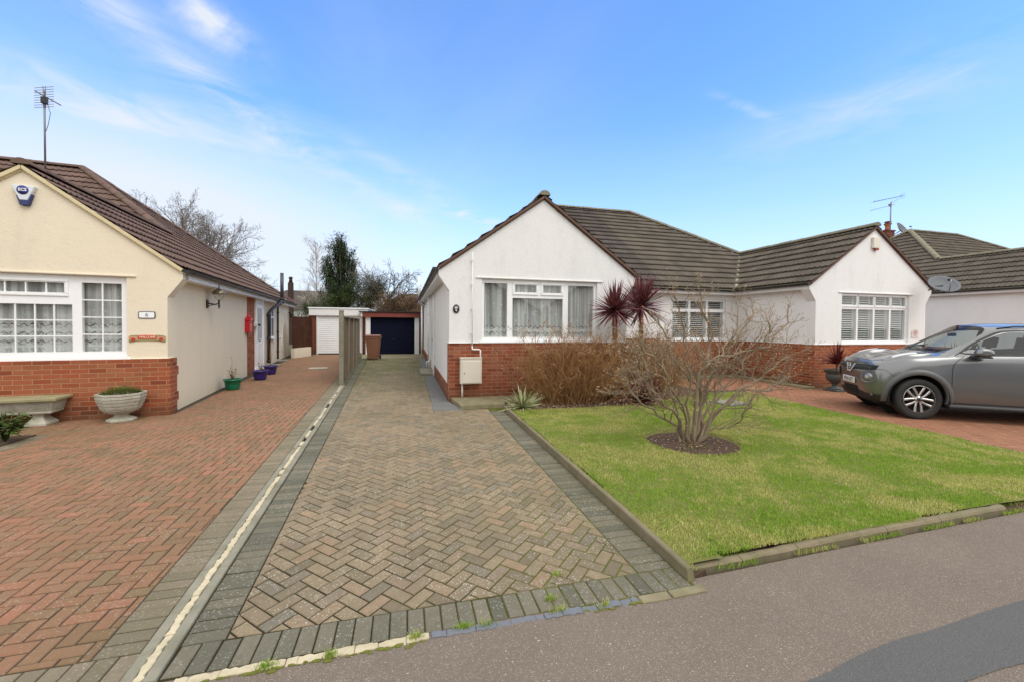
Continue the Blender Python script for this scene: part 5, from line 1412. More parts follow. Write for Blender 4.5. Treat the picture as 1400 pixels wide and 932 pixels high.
# urn by the right-hand house
w = thing('garden_urn', 'dark grey classical urn at the brick corner in front of the parked car', 'urn', (10.50,7.95,0)); w.scale = (.84,.84,.92)
m = MB(); drk = simple('dark_lead_grey', (.07,.078,.075), .6, var=.3, bump=.2)
loft(m, [rect(.21,.21,0),rect(.21,.21,.05)]); m.build('plinth', drk, w, bevel=.008)
m = MB(); m.lathe([(.17,.05),(.17,.08),(.09,.12),(.07,.18),(.09,.21),(.12,.235),(.20,.29),(.235,.36),(.24,.44),(.21,.47),(.25,.50),(.285,.56),(.30,.585),(.27,.59),(.22,.52)], (0,0,0), 28); m.build('bowl', drk, w)
m = MB(); m.lathe([(.001,.54),(.24,.54)], (0,0,0), 16); m.build('compost', M['soil'], w)

M['bark_tan'] = bark('tan_twig', (.23,.11,.045), (.47,.27,.12))
M['rust_dark'] = simple('sooty_brick', (.055,.03,.024), .9, var=.3)
# ------------------------------------------------------------------ woody growth
def wander(p, d, L, r0, r1, n, wob, up=0.0, rr=R):
    pts = [Vector(p)]; d = Vector(d).normalized(); rs = [r0]
    for i in range(n):
        d = (d + Vector((rr.gauss(0,wob), rr.gauss(0,wob), rr.gauss(0,wob)+up))).normalized()
        pts.append(pts[-1] + d*(L/n)); rs.append(r0+(r1-r0)*(i+1)/n)
    return pts, rs, d
def branch(m, p, d, L, r, depth, nchild, spread, wob=.12, up=.02, ratio=.62, sides=(6,5,4,3,3), buds=None, tips=None, minr=.0015, rr=R, start=.25):
    n = max(3, int(5 - depth*.3) if depth < 3 else 3)
    pts, rs, de = wander(p, d, L, r, max(minr, r*.45), n, wob, up, rr)
    m.tube(pts, rs, sides[min(4, depth)], cap=False)
    if depth >= len(nchild):
        if tips is not None: tips.append((pts[-1], de))
        return
    for c in range(nchild[depth]):
        t = start + (1-start)*(c+rr.random())/nchild[depth]; t = min(.999, t)
        i = int(t*n); q = pts[i].lerp(pts[min(n,i+1)], t*n-i)
        ax = (pts[min(n,i+1)]-pts[i]).normalized() if i < n else de
        o = ax.orthogonal().normalized(); o.rotate(Matrix.Rotation(rr.uniform(0,2*PI), 3, ax))
        dd = (ax*math.cos(spread) + o*math.sin(spread)).normalized()
        branch(m, q, dd, L*ratio*rr.uniform(.65,1.15)*(1.05-.45*t), max(minr, rs[i]*.6), depth+1, nchild, spread, wob, up, ratio, sides, buds, tips, minr, rr, start)
    if tips is not None: tips.append((pts[-1], de))

# ---- the bare spreading shrub in the soil circle
LIMBS = [[[3.57,4.72,0.04],[3.52,4.74,0.26],[3.25,4.76,0.41],[2.97,4.79,0.62],[2.8,4.81,0.8],[2.76,4.83,0.91]],[[3.62,4.72,0.03],[3.5,4.64,0.34],[3.21,4.57,0.6],[2.98,4.49,0.76],[2.85,4.41,0.96],[2.65,4.33,1.08]],[[3.77,4.72,0.02],[3.8,4.76,0.51],[3.88,4.79,0.92],[4.06,4.83,1.16],[4.17,4.87,1.46],[4.03,4.9,1.81],[4.01,4.94,2.08]],[[3.82,4.72,0.02],[3.96,4.78,0.37],[3.9,4.85,0.76],[3.76,4.91,0.97],[3.61,4.98,1.24],[3.53,5.04,1.46],[3.46,5.11,1.7]],[[3.82,4.70,0.02],[4.04,4.68,0.36],[4.37,4.63,0.7],[4.67,4.59,0.87],[4.85,4.54,1.03],[5.09,4.5,1.2]],[[3.80,4.68,0.02],[3.98,4.6,0.25],[4.12,4.47,0.27],[4.21,4.35,0.46],[4.22,4.22,0.62]],[[3.80,4.74,0.02],[4.15,4.82,0.51],[4.41,4.92,0.73],[4.53,5.02,0.97],[4.77,5.12,1.55],[4.95,5.21,1.94]],[[3.76,4.72,0.02],[3.84,4.7,0.84],[4.01,4.68,1.14],[4.42,4.65,1.26],[4.87,4.63,1.33],[5.18,4.61,1.75]],[[3.7,4.70,0.03],[3.58,4.61,0.43],[3.23,4.5,0.83],[2.97,4.39,1.18],[2.73,4.28,1.33],[2.48,4.17,1.44]],[[3.83,4.74,0.03],[4.28,4.79,0.48],[4.64,4.85,0.64],[5.21,4.92,0.66],[5.55,4.98,0.79],[5.75,5.05,0.74]],[[3.70,4.72,0.02],[3.66,4.65,0.56],[3.55,4.59,0.98],[3.46,4.52,1.27],[3.34,4.46,1.67],[3.19,4.39,1.96]],[[3.78,4.75,0.02],[4.01,4.81,0.64],[4.22,4.9,1.02],[4.49,5.0,1.3],[4.8,5.09,1.46],[5.17,5.18,1.79],[5.29,5.27,1.97]],[[3.63,4.76,0.03],[3.54,4.84,0.59],[3.45,4.97,0.88],[3.22,5.09,1.02],[3.08,5.21,1.11]],[[3.80,4.68,0.02],[4.02,4.61,0.61],[4.19,4.5,0.92],[4.29,4.39,1.16],[4.45,4.28,1.48],[4.4,4.17,1.65]]]
sh = thing('bare_shrub', 'large bare many-stemmed grey shrub growing from the soil circle in the lawn', 'shrub', (3.72,4.72,.04))
m = MB(); tw = MB(); tips = []; rr = random.Random(21)
for li, L_ in enumerate(LIMBS):
    pts = [Vector(p) for p in L_]; q = []
    for i in range(len(pts)-1):   # smooth + kink the hand-laid limb
        p0, p1, p2, p3 = pts[max(0,i-1)], pts[i], pts[i+1], pts[min(len(pts)-1,i+2)]
        for k in range(3):
            t = k/3; v = .5*((2*p1)+(p2-p0)*t+(2*p0-5*p1+4*p2-p3)*t*t+(3*p1-p0-3*p2+p3)*t**3)
            if i+k > 0: v = v + Vector((rr.gauss(0,.024), rr.gauss(0,.03), rr.gauss(0,.018)))
            q.append(v)
    q.append(pts[-1]); N = len(q); r0 = .82*[.026,.022,.034,.026,.026,.015,.024,.028,.024,.024,.022,.026,.017,.019][li]
    rs = [r0*(1-.72*(i/N)**.8)+.0016 for i in range(N)]
    m.tube(q, rs, 8, cap=False)
    for i in range(3, N):
        t = i/N
        for c in range(1 if t < .5 else 2):
            if rr.random() < .12: continue
            ax = (q[i]-q[i-1]).normalized(); o = ax.orthogonal().normalized(); o.rotate(Matrix.Rotation(rr.uniform(0,2*PI),3,ax))
            dd = ax*.62 + o*.72 + Vector((0,0,.28)); 
            branch(m, q[i], dd, rr.uniform(.26,.58)*(1.1-.35*t)*(1 if q[i].z < 1.3 else .62), rs[i]*.5, 1, [9,4,2], .62, .22, .05, .66, (6,5,4,3,3), None, tips, .0014, rr, .2)
m.shift((-3.72,-4.72,-.04)); m.build('branches', M['bark_pale'], sh)
b = MB()
for p, d in tips:
    if rr.random() < .5:
        e = p + d*rr.uniform(.018,.038); b.tube([p, p.lerp(e,.45), e], [.0022,.0055,.001], 5)
b.shift((-3.72,-4.72,-.04)); b.build('buds', M['bud'], sh)

# ---- brown hydrangea-like hedge of thin stems
def stemmy(name, label, cx, cy, rx, ry, base, H, n, seed, barkm, headm=None, heads=.5, group=None, thick=.0045, spreadout=1.0, arch=0, tw=1):
    w = thing(name, label, 'shrub', (cx,cy,.04), 0, group); rr = random.Random(seed); m = MB(); h = MB()
    for i in range(n):
        a = rr.uniform(0,2*PI); k = math.sqrt(rr.random())
        p = Vector((base*rx*k*math.cos(a), base*ry*k*math.sin(a), 0))
        top = Vector((rx*k*math.cos(a)*spreadout + rr.gauss(0,.08), ry*k*math.sin(a)*spreadout + rr.gauss(0,.05), H*(1-.28*k*k)*rr.uniform(.62,1.08)))
        N = 6; pts = []
        for q in range(N+1):
            t = q/N; v = p.lerp(top, t); v.z = top.z*(t**(.82)) ; v += Vector((rr.gauss(0,.032), rr.gauss(0,.032), rr.gauss(0,.018)))*(t>0)
            if arch and t > .6: v += Vector((math.cos(a),math.sin(a),-1.2))*arch*(t-.6)*rr.random()
            pts.append(v)
        r0 = thick*rr.uniform(.6,1.4); m.tube(pts, [r0*(1-.55*q/N) for q in range(N+1)], 4, cap=False)
        for c in range(rr.randint(2,5)*tw):
            i_ = rr.randint(2,N); d = (pts[i_]-pts[i_-1]).normalized()+Vector((rr.gauss(0,.7),rr.gauss(0,.7),rr.gauss(.1,.5)))
            pp, rs, de = wander(pts[i_], d, rr.uniform(.10,.34), r0*.5, .0012, 3, .2, .02, rr); m.tube(pp, rs, 3, cap=False)
            if headm is not None and rr.random() < heads*.25:
                for q in range(3): leaf_quad(h, pp[-1]+Vector((rr.gauss(0,.015),rr.gauss(0,.015),rr.gauss(0,.015))), (rr.gauss(0,1),rr.gauss(0,1),rr.gauss(0,1)), rr.uniform(.025,.05), .022, .3, 2)
        if headm is not None and rr.random() < heads:
            c0 = pts[-1]
            for q in range(rr.randint(14,30)):
                v = Vector((rr.gauss(0,1),rr.gauss(0,1),rr.gauss(0,.7))).normalized()*rr.uniform(.015,.05)
                leaf_quad(h, c0+v, v+Vector((0,0,-.01)), rr.uniform(.012,.028), .016, .2, 1)
    m.build('stems', barkm, w)
    if h.v: h.build('dry_heads', headm, w)
    return w
def tangle(label, cx, cy, n, seed, bx, by, lo=.85, hi=1.35, tilt=.95, heads=.6):
    w = thing('hydrangea_bush', label, 'shrub', (cx,cy,.04), 0, 'brown bushes under the wall'); rr = random.Random(seed); m = MB(); h = MB(); tips = []
    for i in range(n):
        a = rr.uniform(0,2*PI); k = rr.random()**.6; e = rr.uniform(0,tilt)*k
        p = Vector((bx*.6*k*math.cos(a)+rr.gauss(0,.06), by*.6*k*math.sin(a), 0)); d = Vector((math.cos(a)*math.sin(e)*1.25, math.sin(a)*math.sin(e)*.6, math.cos(e)))
        branch(m, p, d, rr.uniform(lo,hi)*(1-.22*e), rr.uniform(.0055,.0095), 1, [9,5,3], .85, .30, .09, .44, (5,4,4,3,3), None, tips, .0022, rr, .10)
    for p, d in tips:
        if p.z > 1.0 and rr.random() < heads*1.1:
            for q in range(rr.randint(5,11)):
                v = Vector((rr.gauss(0,1),rr.gauss(0,1),rr.gauss(0,.7))).normalized()*rr.uniform(.01,.04); leaf_quad(h, p+v, v+Vector((0,0,.01)), rr.uniform(.018,.036), .022, .2, 1)
        elif rr.random() < .05: leaf_quad(h, p, (rr.gauss(0,1),rr.gauss(0,1),rr.gauss(0,1)), rr.uniform(.025,.05), .022, .3, 2)
    m.build('stems', M['bark_tan'], w); h.build('dry_heads', M['leaf_dry'], w)
tangle('dense tan-brown leafless bush with dry flower heads under the net-curtain window', 3.30, 7.68, 215, 31, 1.15, .45, lo=1.0, hi=1.55)
tangle('looser brown dry bush between the two purple cordylines and the bay window', 4.95, 7.80, 200, 32, 1.15, .45, lo=.95, hi=1.5)
# low twiggy grey-brown thicket behind the shrub
stemmy('twiggy_bush', 'thin grey-brown twiggy bush against the recessed brick wall', 6.15, 9.3, .8, .5, .4, 1.35, 150, 33, M['bark_pale'], None, 0, spreadout=1.1)
# rose bush: few open stems in front of the wall
rs_ = thing('rose_bush', 'open thorny bare rose stems beside the meter cabinet', 'shrub', (2.38,7.85,.05)); m = MB(); rr = random.Random(5); tips = []
for a, L_, lean in ((2.9,1.2,.45),(2.4,1.35,.3),(.6,1.25,.35),(.1,1.0,.7),(3.3,.9,.8),(1.2,1.4,.2),(5.6,.8,.9),(4.4,1.0,.5)):
    branch(m, (0,0,0), (math.cos(a)*lean, math.sin(a)*lean*.4-.1, 1), L_, .011, 0, [5,3,2], .6, .12, .03, .5, (6,5,4,3,3), None, tips, .0018, rr, .3)
m.build('stems', M['bark_brown'], rs_); h = MB()
for p, d in tips:
    if rr.random() < .5:
        for q in range(2): leaf_quad(h, p, (rr.gauss(0,1),rr.gauss(0,1),rr.gauss(0,.6)), rr.uniform(.02,.045), .02, .5, 2)
h.build('dead_leaves', M['leaf_dry'], rs_)

# ---- strap-leaved plants
def strap(m, c, n, L, w_, elev=(-.3,1.4), droop=.35, seed=1, seg=5):
    rr = random.Random(seed)
    for i in range(n):
        a = rr.uniform(0,2*PI); e = rr.uniform(*elev); l = L*rr.uniform(.6,1.08)
        d = Vector((math.cos(a)*math.cos(e), math.sin(a)*math.cos(e), math.sin(e))); s_ = Vector((-math.sin(a),math.cos(a),0)); vs = []
        n_ = s_.cross(d); dr = droop*rr.uniform(.2,1.2)*math.cos(e)
        for k in range(seg+1):
            t = k/seg; ww = w_*(.55+1.3*t*(1-t)*1.4 if t < .6 else (1-t)*2.2+.02)*.5
            p = Vector(c) + d*(l*t) - Vector((0,0,1))*(dr*l*t*t)
            vs += [p - s_*ww + n_*ww*.45, p - n_*ww*.1, p + s_*ww + n_*ww*.45]
        m.add(vs, [f for k in range(seg) for f in ((3*k,3*k+1,3*k+4,3*k+3),(3*k+1,3*k+2,3*k+5,3*k+4))])
def cordyline(label, x, y, h, L, seed, n=150, base=None):
    w = thing('cordyline', label, 'palm', (x,y,.04), 0, 'purple cordylines in the bed'); m = MB()
    m.tube([(0,0,0),(.02,.0,h*.5),(0,0,h)], [.055,.045,.05], 9)
    for i in range(90):
        a = R.uniform(0,2*PI); z = R.uniform(h*.55,h); leaf_quad(m, (.045*math.cos(a),.045*math.sin(a),z), (math.cos(a)*.35,math.sin(a)*.35,-1), R.uniform(.06,.13), .02, .0, 2)
    m.build('trunk', M['bark_brown'], w)
    m = MB(); strap(m, (0,0,h), n, L, .042, (-.55,1.45), .22, seed); m.build('crown', M['leaf_purple'], w); return w
cordyline('purple cordyline with a spiky round head nearest the net-curtain window', 4.20, 7.72, 1.86, .70, 3, 190)
cordyline('purple cordyline standing taller just right of its neighbour by the roof edge', 4.90, 7.86, 1.95, .80, 4, 210)
w = thing('phormium', 'low dark purple phormium clump at the foot of the cordylines', 'plant', (4.62,7.25,.05)); m = MB()
strap(m, (0,0,0), 95, .85, .045, (.3,1.45), .6, 8); m.build('foliage', M['leaf_purple'], w)
w = thing('variegated_yucca', 'pale cream-and-green striped spiky yucca at the corner of the bed by the lawn edging', 'plant', (2.10,7.28,.06)); m = MB()
strap(m, (0,0,0), 110, .52, .034, (-.05,1.05), .25, 9); m.build('foliage', M['leaf_yucca'], w)
w = thing('red_cordyline', 'wine-red spiky cordyline growing in the dark urn', 'plant', (10.56,7.95,.51)); m = MB()
m.tube([(0,0,0),(.0,0,.16)], [.03,.03], 8); m.build('trunk', M['bark_brown'], w); m = MB(); strap(m, (0,0,.16), 80, .60, .036, (.15,1.5), .3, 10); m.build('foliage', M['leaf_redpurple'], w)
w = thing('spiky_plant', 'sparse reddish spiky leaves showing above the car bonnet against the white wall', 'plant', (14.95,8.05,.45)); m = MB()
strap(m, (0,0,0), 22, 1.0, .03, (.6,1.5), .3, 12); m.build('foliage', M['leaf_tan'], w)
m = MB(); m.lathe([(.12,-.45),(.2,-.05),(.2,0)], (0,0,0), 16); m.build('pot', M['stone'], w)
# leafy plant in the corner bed, bottom left
w = thing('leafy_plant', 'broad-leaved pale green plant at the left edge of the flower bed', 'plant', (-5.06,6.80,.02)); m = MB(); st_ = MB(); rr = random.Random(9)
for i in range(22):
    a = rr.uniform(0,2*PI); top = Vector((math.cos(a)*rr.uniform(.05,.34), math.sin(a)*rr.uniform(.05,.28), rr.uniform(.15,.42)))
    st_.tube([(0,0,0), top*.55+Vector((0,0,.03)), top], [.007,.005,.003], 5)
    for q in range(8):
        t = rr.uniform(.45,1); c = top*t; aa = rr.uniform(0,2*PI); leaf_quad(m, c, (math.cos(aa),math.sin(aa),rr.uniform(-.2,.8)), rr.uniform(.07,.13), .045, .45, 4)
st_.build('stem', M['leaf_green'], w); m.build('foliage', M['leaf_green'], w)
# small weeds in the soil circle
w = thing('weed_tuft', 'small fresh green weeds round the foot of the bare shrub', 'plant', (3.68,4.5,.04)); m = MB()
for i in range(90): a = R.uniform(0,2*PI); leaf_quad(m, (R.gauss(0,.12),R.gauss(0,.07),0), (math.cos(a),math.sin(a),R.uniform(.3,1.6)), R.uniform(.03,.07), .014, .3, 2)
m.build('foliage', M['leaf_heather'], w)

# ------------------------------------------------------------------ trees behind
def bare_tree(label, loc, H, R_, seed, barkm, trunkh=.35, n0=9, spread=.6, r0=.16, child=(6,5,4), ratio=.62, up=.03, minr=.006, birch=False, start=.2, name='bare_tree', lm=.62):
    w = thing(name, label, 'tree', loc, 0, 'bare trees in the gardens behind'); rr = random.Random(seed); m = MB(); c = MB()
    if birch:
        pts, rs, d = wander((0,0,0), (.03,0,1), H*.97, r0, .012, 12, .035, .03, rr); m.tube(pts, rs, 8)
        for i in range(3, 12):
            for k in range(n0):
                a = rr.uniform(0,2*PI); t = i/12; q = pts[i].lerp(pts[i+1] if i < 12 else pts[i], rr.random()); l = R_*(1.25-.75*t)*rr.uniform(.6,1.1)
                branch(c, q, (math.cos(a)*.62,math.sin(a)*.62,.85), l, rs[i]*.4, 1, (0,)+child, spread, .10, -.01, ratio, (5,4,3,3,3), None, None, minr, rr, start)
    else:
        pts, rs, d = wander((0,0,0), (0,0,1), H*trunkh, r0, r0*.8, 5, .05, .05, rr); m.tube(pts, rs, 10)
        for k in range(n0):
            a = 2*PI*k/n0 + rr.uniform(-.3,.3); e = rr.uniform(.35,1.25); q = pts[-1].lerp(pts[-2], rr.random()*.8)
            l = math.hypot(R_*math.cos(e), (H*(1-trunkh))*math.sin(e))*lm
            branch(c, q, (math.cos(a)*math.cos(e),math.sin(a)*math.cos(e),math.sin(e)), l, r0*.38, 0, child, spread, .16, up, ratio, (6,5,4,3,3), None, None, minr, rr, start)
    m.build('trunk', barkm, w); c.build('crown', barkm, w); return w
bare_tree('broad bare winter tree rising behind the left roof', (-18.0,40,0), 12.2, 5.8, 3, M['bark_far'], .36, 13, .62, .24, (8,7,5,3), .62, .02, .007, lm=.80)
bare_tree('smaller bare tree to the right of the broad one behind the left roof', (-14.9,38,0), 7.9, 3.2, 4, M['bark_far'], .36, 11, .62, .15, (7,7,5), .62, .0, .007, lm=.8)
bare_tree('pale slender birch left of the dark conifer', (-7.1,36,0), 7.9, 2.0, 6, M['bark_birch'], r0=.09, n0=5, child=(6,4), spread=.5, minr=.006, birch=True, name='birch_tree')
bare_tree('thinner pale birch touching the dark conifer', (-5.9,37,0), 8.3, 1.7, 7, M['bark_birch'], r0=.07, n0=4, child=(6,4), spread=.5, minr=.006, birch=True, name='birch_tree')
bare_tree('bare spreading fruit tree above the navy garage', (-1.05,29.2,0), 6.3, 2.8, 12, M['bark_grey'], .50, 10, .8, .11, (6,6,3), .64, .01, .008, name='fruit_tree', lm=.85)
# conifer: upright limbs with clumps of dark foliage and sky between them
w = thing('conifer_tree', 'tall dark evergreen conifer with gappy upright branches', 'tree', (-4.75,33,0)); m = MB(); f = MB(); rr = random.Random(8)
H_ = 8.2
m.tube([(0,0,0),(.1,0,4),(.05,0,H_)], [.16,.1,.03], 8)
for i in range(84):
    z0 = rr.uniform(1.0,5.6); a = rr.uniform(0,2*PI); zt_ = min(H_-.1, z0+rr.uniform(1.4,3.4)); out = 2.35*(1-(max(0,zt_-2)/(H_-1.6))**1.5*.80)*rr.uniform(.4,1.05)
    p0 = Vector((0,0,z0)); p1 = Vector((math.cos(a)*out*.7,math.sin(a)*out*.7,(z0+zt_)/2-.3)); p2 = Vector((math.cos(a)*out,math.sin(a)*out,zt_)); m.tube([p0,p1,p2],[.05,.035,.012],5)
    for q in range(9):
        t = .25+.75*q/8; c0 = p1.lerp(p2,(t-.25)/.75) if t > .3 else p0.lerp(p1,.8); c0 = c0+Vector((rr.gauss(0,.10),rr.gauss(0,.10),rr.gauss(0,.10)))
        rr_ = rr.uniform(.13,.30)
        for k in range(30):
            v = Vector((rr.gauss(0,1),rr.gauss(0,1),rr.gauss(0,1.3)))*rr_*.55; leaf_quad(f, c0+v, (rr.gauss(0,1),rr.gauss(0,1),rr.gauss(.2,1)), rr.uniform(.11,.22), .09, .3, 1)
for i in range(20):
    t = rr.random(); c0 = Vector((.05+rr.gauss(0,.14),rr.gauss(0,.14),3.5+t*(H_-3.4)))
    for k in range(35):
        v = Vector((rr.gauss(0,1),rr.gauss(0,1),rr.gauss(0,1)))*.12*(1.3-t*.6); leaf_quad(f, c0+v, (rr.gauss(0,1),rr.gauss(0,1),rr.gauss(.2,1)), rr.uniform(.11,.2), .09, .3, 1)
m.build('trunk', M['bark_grey'], w); f.build('crown', M['leaf_conifer'], w)
def bush(label, loc, rx, ry, H, seed, mt, n=5200, clumps=34, leafs=.13, gap=.36, twigs=True, name='evergreen_bush'):
    w = thing(name, label, 'bush', loc, 0, 'bushes behind the garages'); rr = random.Random(seed); f = MB(); m = MB()
    cs = []
    for i in range(clumps):
        a = rr.uniform(0,2*PI); k = math.sqrt(rr.random()); z = H*rr.uniform(.5,1.0)*(1-.25*k*k)
        cs.append((Vector((rx*k*math.cos(a), ry*k*math.sin(a), z)), rr.uniform(.6,1.25)))
        m.tube([(cs[-1][0].x*.25,cs[-1][0].y*.25,0), cs[-1][0]*.6, cs[-1][0]], [.04,.025,.008], 4, cap=False)
    for i in range(n):
        c0, s_ = cs[rr.randrange(clumps)]; v = Vector((rr.gauss(0,1),rr.gauss(0,1),rr.gauss(0,.9))).normalized()*(rr.random()**.4)*gap*rx*s_
        leaf_quad(f, c0+v, v.normalized()+Vector((rr.gauss(0,.6),rr.gauss(0,.6),rr.gauss(.3,.5))), rr.uniform(.6,1.3)*leafs, leafs*.5, .3, 1)
    m.build('trunk', M['bark_grey'], w); f.build('crown', mt, w); return w
bush('dark bushy evergreen at the foot of the conifer above the white garage', (-5.2,31,0), 1.6, 1.2, 3.9, 1, M['leaf_bush'], 12000, 30)
bush('tall olive-green bush between the conifer and the fruit tree', (-3.1,30.5,0), 1.5, 1.2, 4.9, 2, M['leaf_bush'], 14000, 34)
bush('yellowish olive bush behind the navy garage', (-1.7,30.2,0), 1.7, 1.1, 4.7, 3, M['leaf_olive'], 14000, 34)
bush('tan winter-leaved hedge plant above the navy garage roof', (-.3,28,0), 1.9, .9, 3.5, 4, M['leaf_tan'], 17000, 36)
bush('low green bush with white blooms by the side gate', (-5.25,24.5,0), .75, .6, 2.55, 5, M['leaf_bush'], 4000, 16, .10)
bush('small tan bush right of the dark red fascia', (1.0,26.5,0), .8, .8, 2.9, 6, M['leaf_tan'], 4000, 14, .10)
# the distant houses behind the gardens
def far_house(label, loc, w_, d_, ze, zr, wallm, tilem, rz=0, chim=True, hipx=.3):
    h = thing('distant_house', label, 'house', loc, rz, 'distant houses'); m = MB(); m.box(-w_/2,w_/2,-d_/2,d_/2,0,ze); m.build('wall', wallm, h)
    m = MB(); hx = w_*hipx; o_ = .35
    A_ = [(-w_/2-o_,-d_/2-o_,ze-.1),(w_/2+o_,-d_/2-o_,ze-.1),(w_/2+o_,d_/2+o_,ze-.1),(-w_/2-o_,d_/2+o_,ze-.1),(-w_/2+hx,0,zr),(w_/2-hx,0,zr)]
    m.add(A_, [(0,1,5,4),(1,2,5),(2,3,4,5),(3,0,4),(3,2,1,0)]); rf = m.build('roof', tilem, h)
    for k in (-1,1):
        m = MB(); m.box(k*w_*.25-.6,k*w_*.25+.6,-d_/2-.03,-d_/2+.05,1.0,2.2); wf = m.build('window', M['upvc'], h)
        m = MB(); m.box(k*w_*.25-.52,k*w_*.25+.52,-d_/2-.04,-d_/2-.031,1.08,2.12); m.build('pane', M['steel_dark'], wf)
    if chim:
        m = MB(); m.box(-w_/2+hx-.3,-w_/2+hx+.3,-.3,.3,zr-.8,zr+.7); c_ = m.build('chimney', M['brick_plain'], rf)
        m = MB(); m.lathe([(.13,zr+.7),(.11,zr+1.05),(.14,zr+1.1)], (-w_/2+hx,0,0), 12); m.build('chimney_pot', M['terracotta'], c_)
    return h
far_house('distant brown-roofed house showing between the left house and the conifer', (-10.2,47,0), 9, 8, 2.9, 4.9, M['render_white'], M['tile_brown'], .1, False)
far_house('distant tan-roofed house behind the fruit tree', (1.0,49,0), 8, 8, 2.8, 5.0, M['render_white'], M['tile_grey'], 0, False)
w = thing('chimney_stack', 'slim dark brick chimney stack with one pot behind the left roof', 'chimney', (-8.4,34,-.45)); m = MB(); m.box(-.16,.16,-.16,.16,.4,5.0); m.build('stack', M['rust_dark'], w)
m = MB(); m.lathe([(.15,5.0),(.10,5.25),(.14,5.3),(.14,5.4),(.09,5.45)], (0,0,0), 12); m.build('chimney_pot', M['rust_dark'], w)
# houses across the street (their reflections show in the windows)
far_house('bungalow across the street, opposite the middle bungalow', (3.5,-15,0), 11, 8, 2.7, 5.6, M['render_white'], M['tile_brown'], PI, True)
far_house('bungalow across the street, opposite the cream house', (-10.5,-15,0), 11, 8, 2.7, 5.6, M['render_cream'], M['tile_red'], PI, True)
far_house('bungalow across the street, opposite the parked car', (17.5,-15,0), 11, 8, 2.7, 5.6, M['render_white'], M['tile_grey'], PI, True)

# ------------------------------------------------------------------ the parked car
from mathutils.bvhtree import BVHTree
def paint():
    m, t = newmat('grey_metallic_paint'); p = t.obj()
    fl = t.noise(p, 900, 2); c = t.mix(fl, (.15,.156,.161), (.235,.243,.248))
    z = t.node('ShaderNodeSeparateXYZ', Vector=p).outputs[2]
    d = t.math('MULTIPLY', t.ramp(t.math('ADD', z, t.math('MULTIPLY', t.noise(p, 4, 5), .3)), [(.35,1.0),(.75,0.0)]), .35)
    c = t.mix(d, c, (.14,.12,.095))
    n = t.pbr(c, .25, None, .6, .5); n.inputs['Coat Weight'].default_value = .8; n.inputs['Coat Roughness'].default_value = .04
    return m
M['paint'] = paint(); M['arch'] = simple('arch_paint', (.13,.135,.138), .5, .2, var=.1); M['trim'] = simple('black_body_plastic', (.022,.022,.024), .55, var=.2)
M['rubber'] = simple('tyre_rubber', (.022,.022,.022), .75, var=.3, bump=.3, bs=120)
M['alloy'] = simple('machined_alloy', (.62,.61,.60), .28, .85, var=.08); M['seam'] = simple('panel_gap', (.01,.01,.01), .8)
M['lamp_chrome'] = simple('lamp_reflector', (.75,.77,.78), .12, .9, var=.1); M['lamp_chrome'] = simple('lamp_lens', (.62,.65,.66), .18, .25, var=.25, vs=60); M['lamp_ring'] = simple('lamp_surround', (.42,.43,.44), .2, .6); M['lamp_glass'] = simple('headlamp_glass', (.30,.31,.32), .1, .5, var=.5, vs=40); M['seat'] = simple('charcoal_seat_cloth', (.035,.037,.04), .9)
T = rad(34); car = thing('parked_car', 'grey metallic compact crossover car parked on the terracotta drive, front wheel showing', 'car', (8.54,6.32,0), -T)
car.scale = (1,1,1.05)
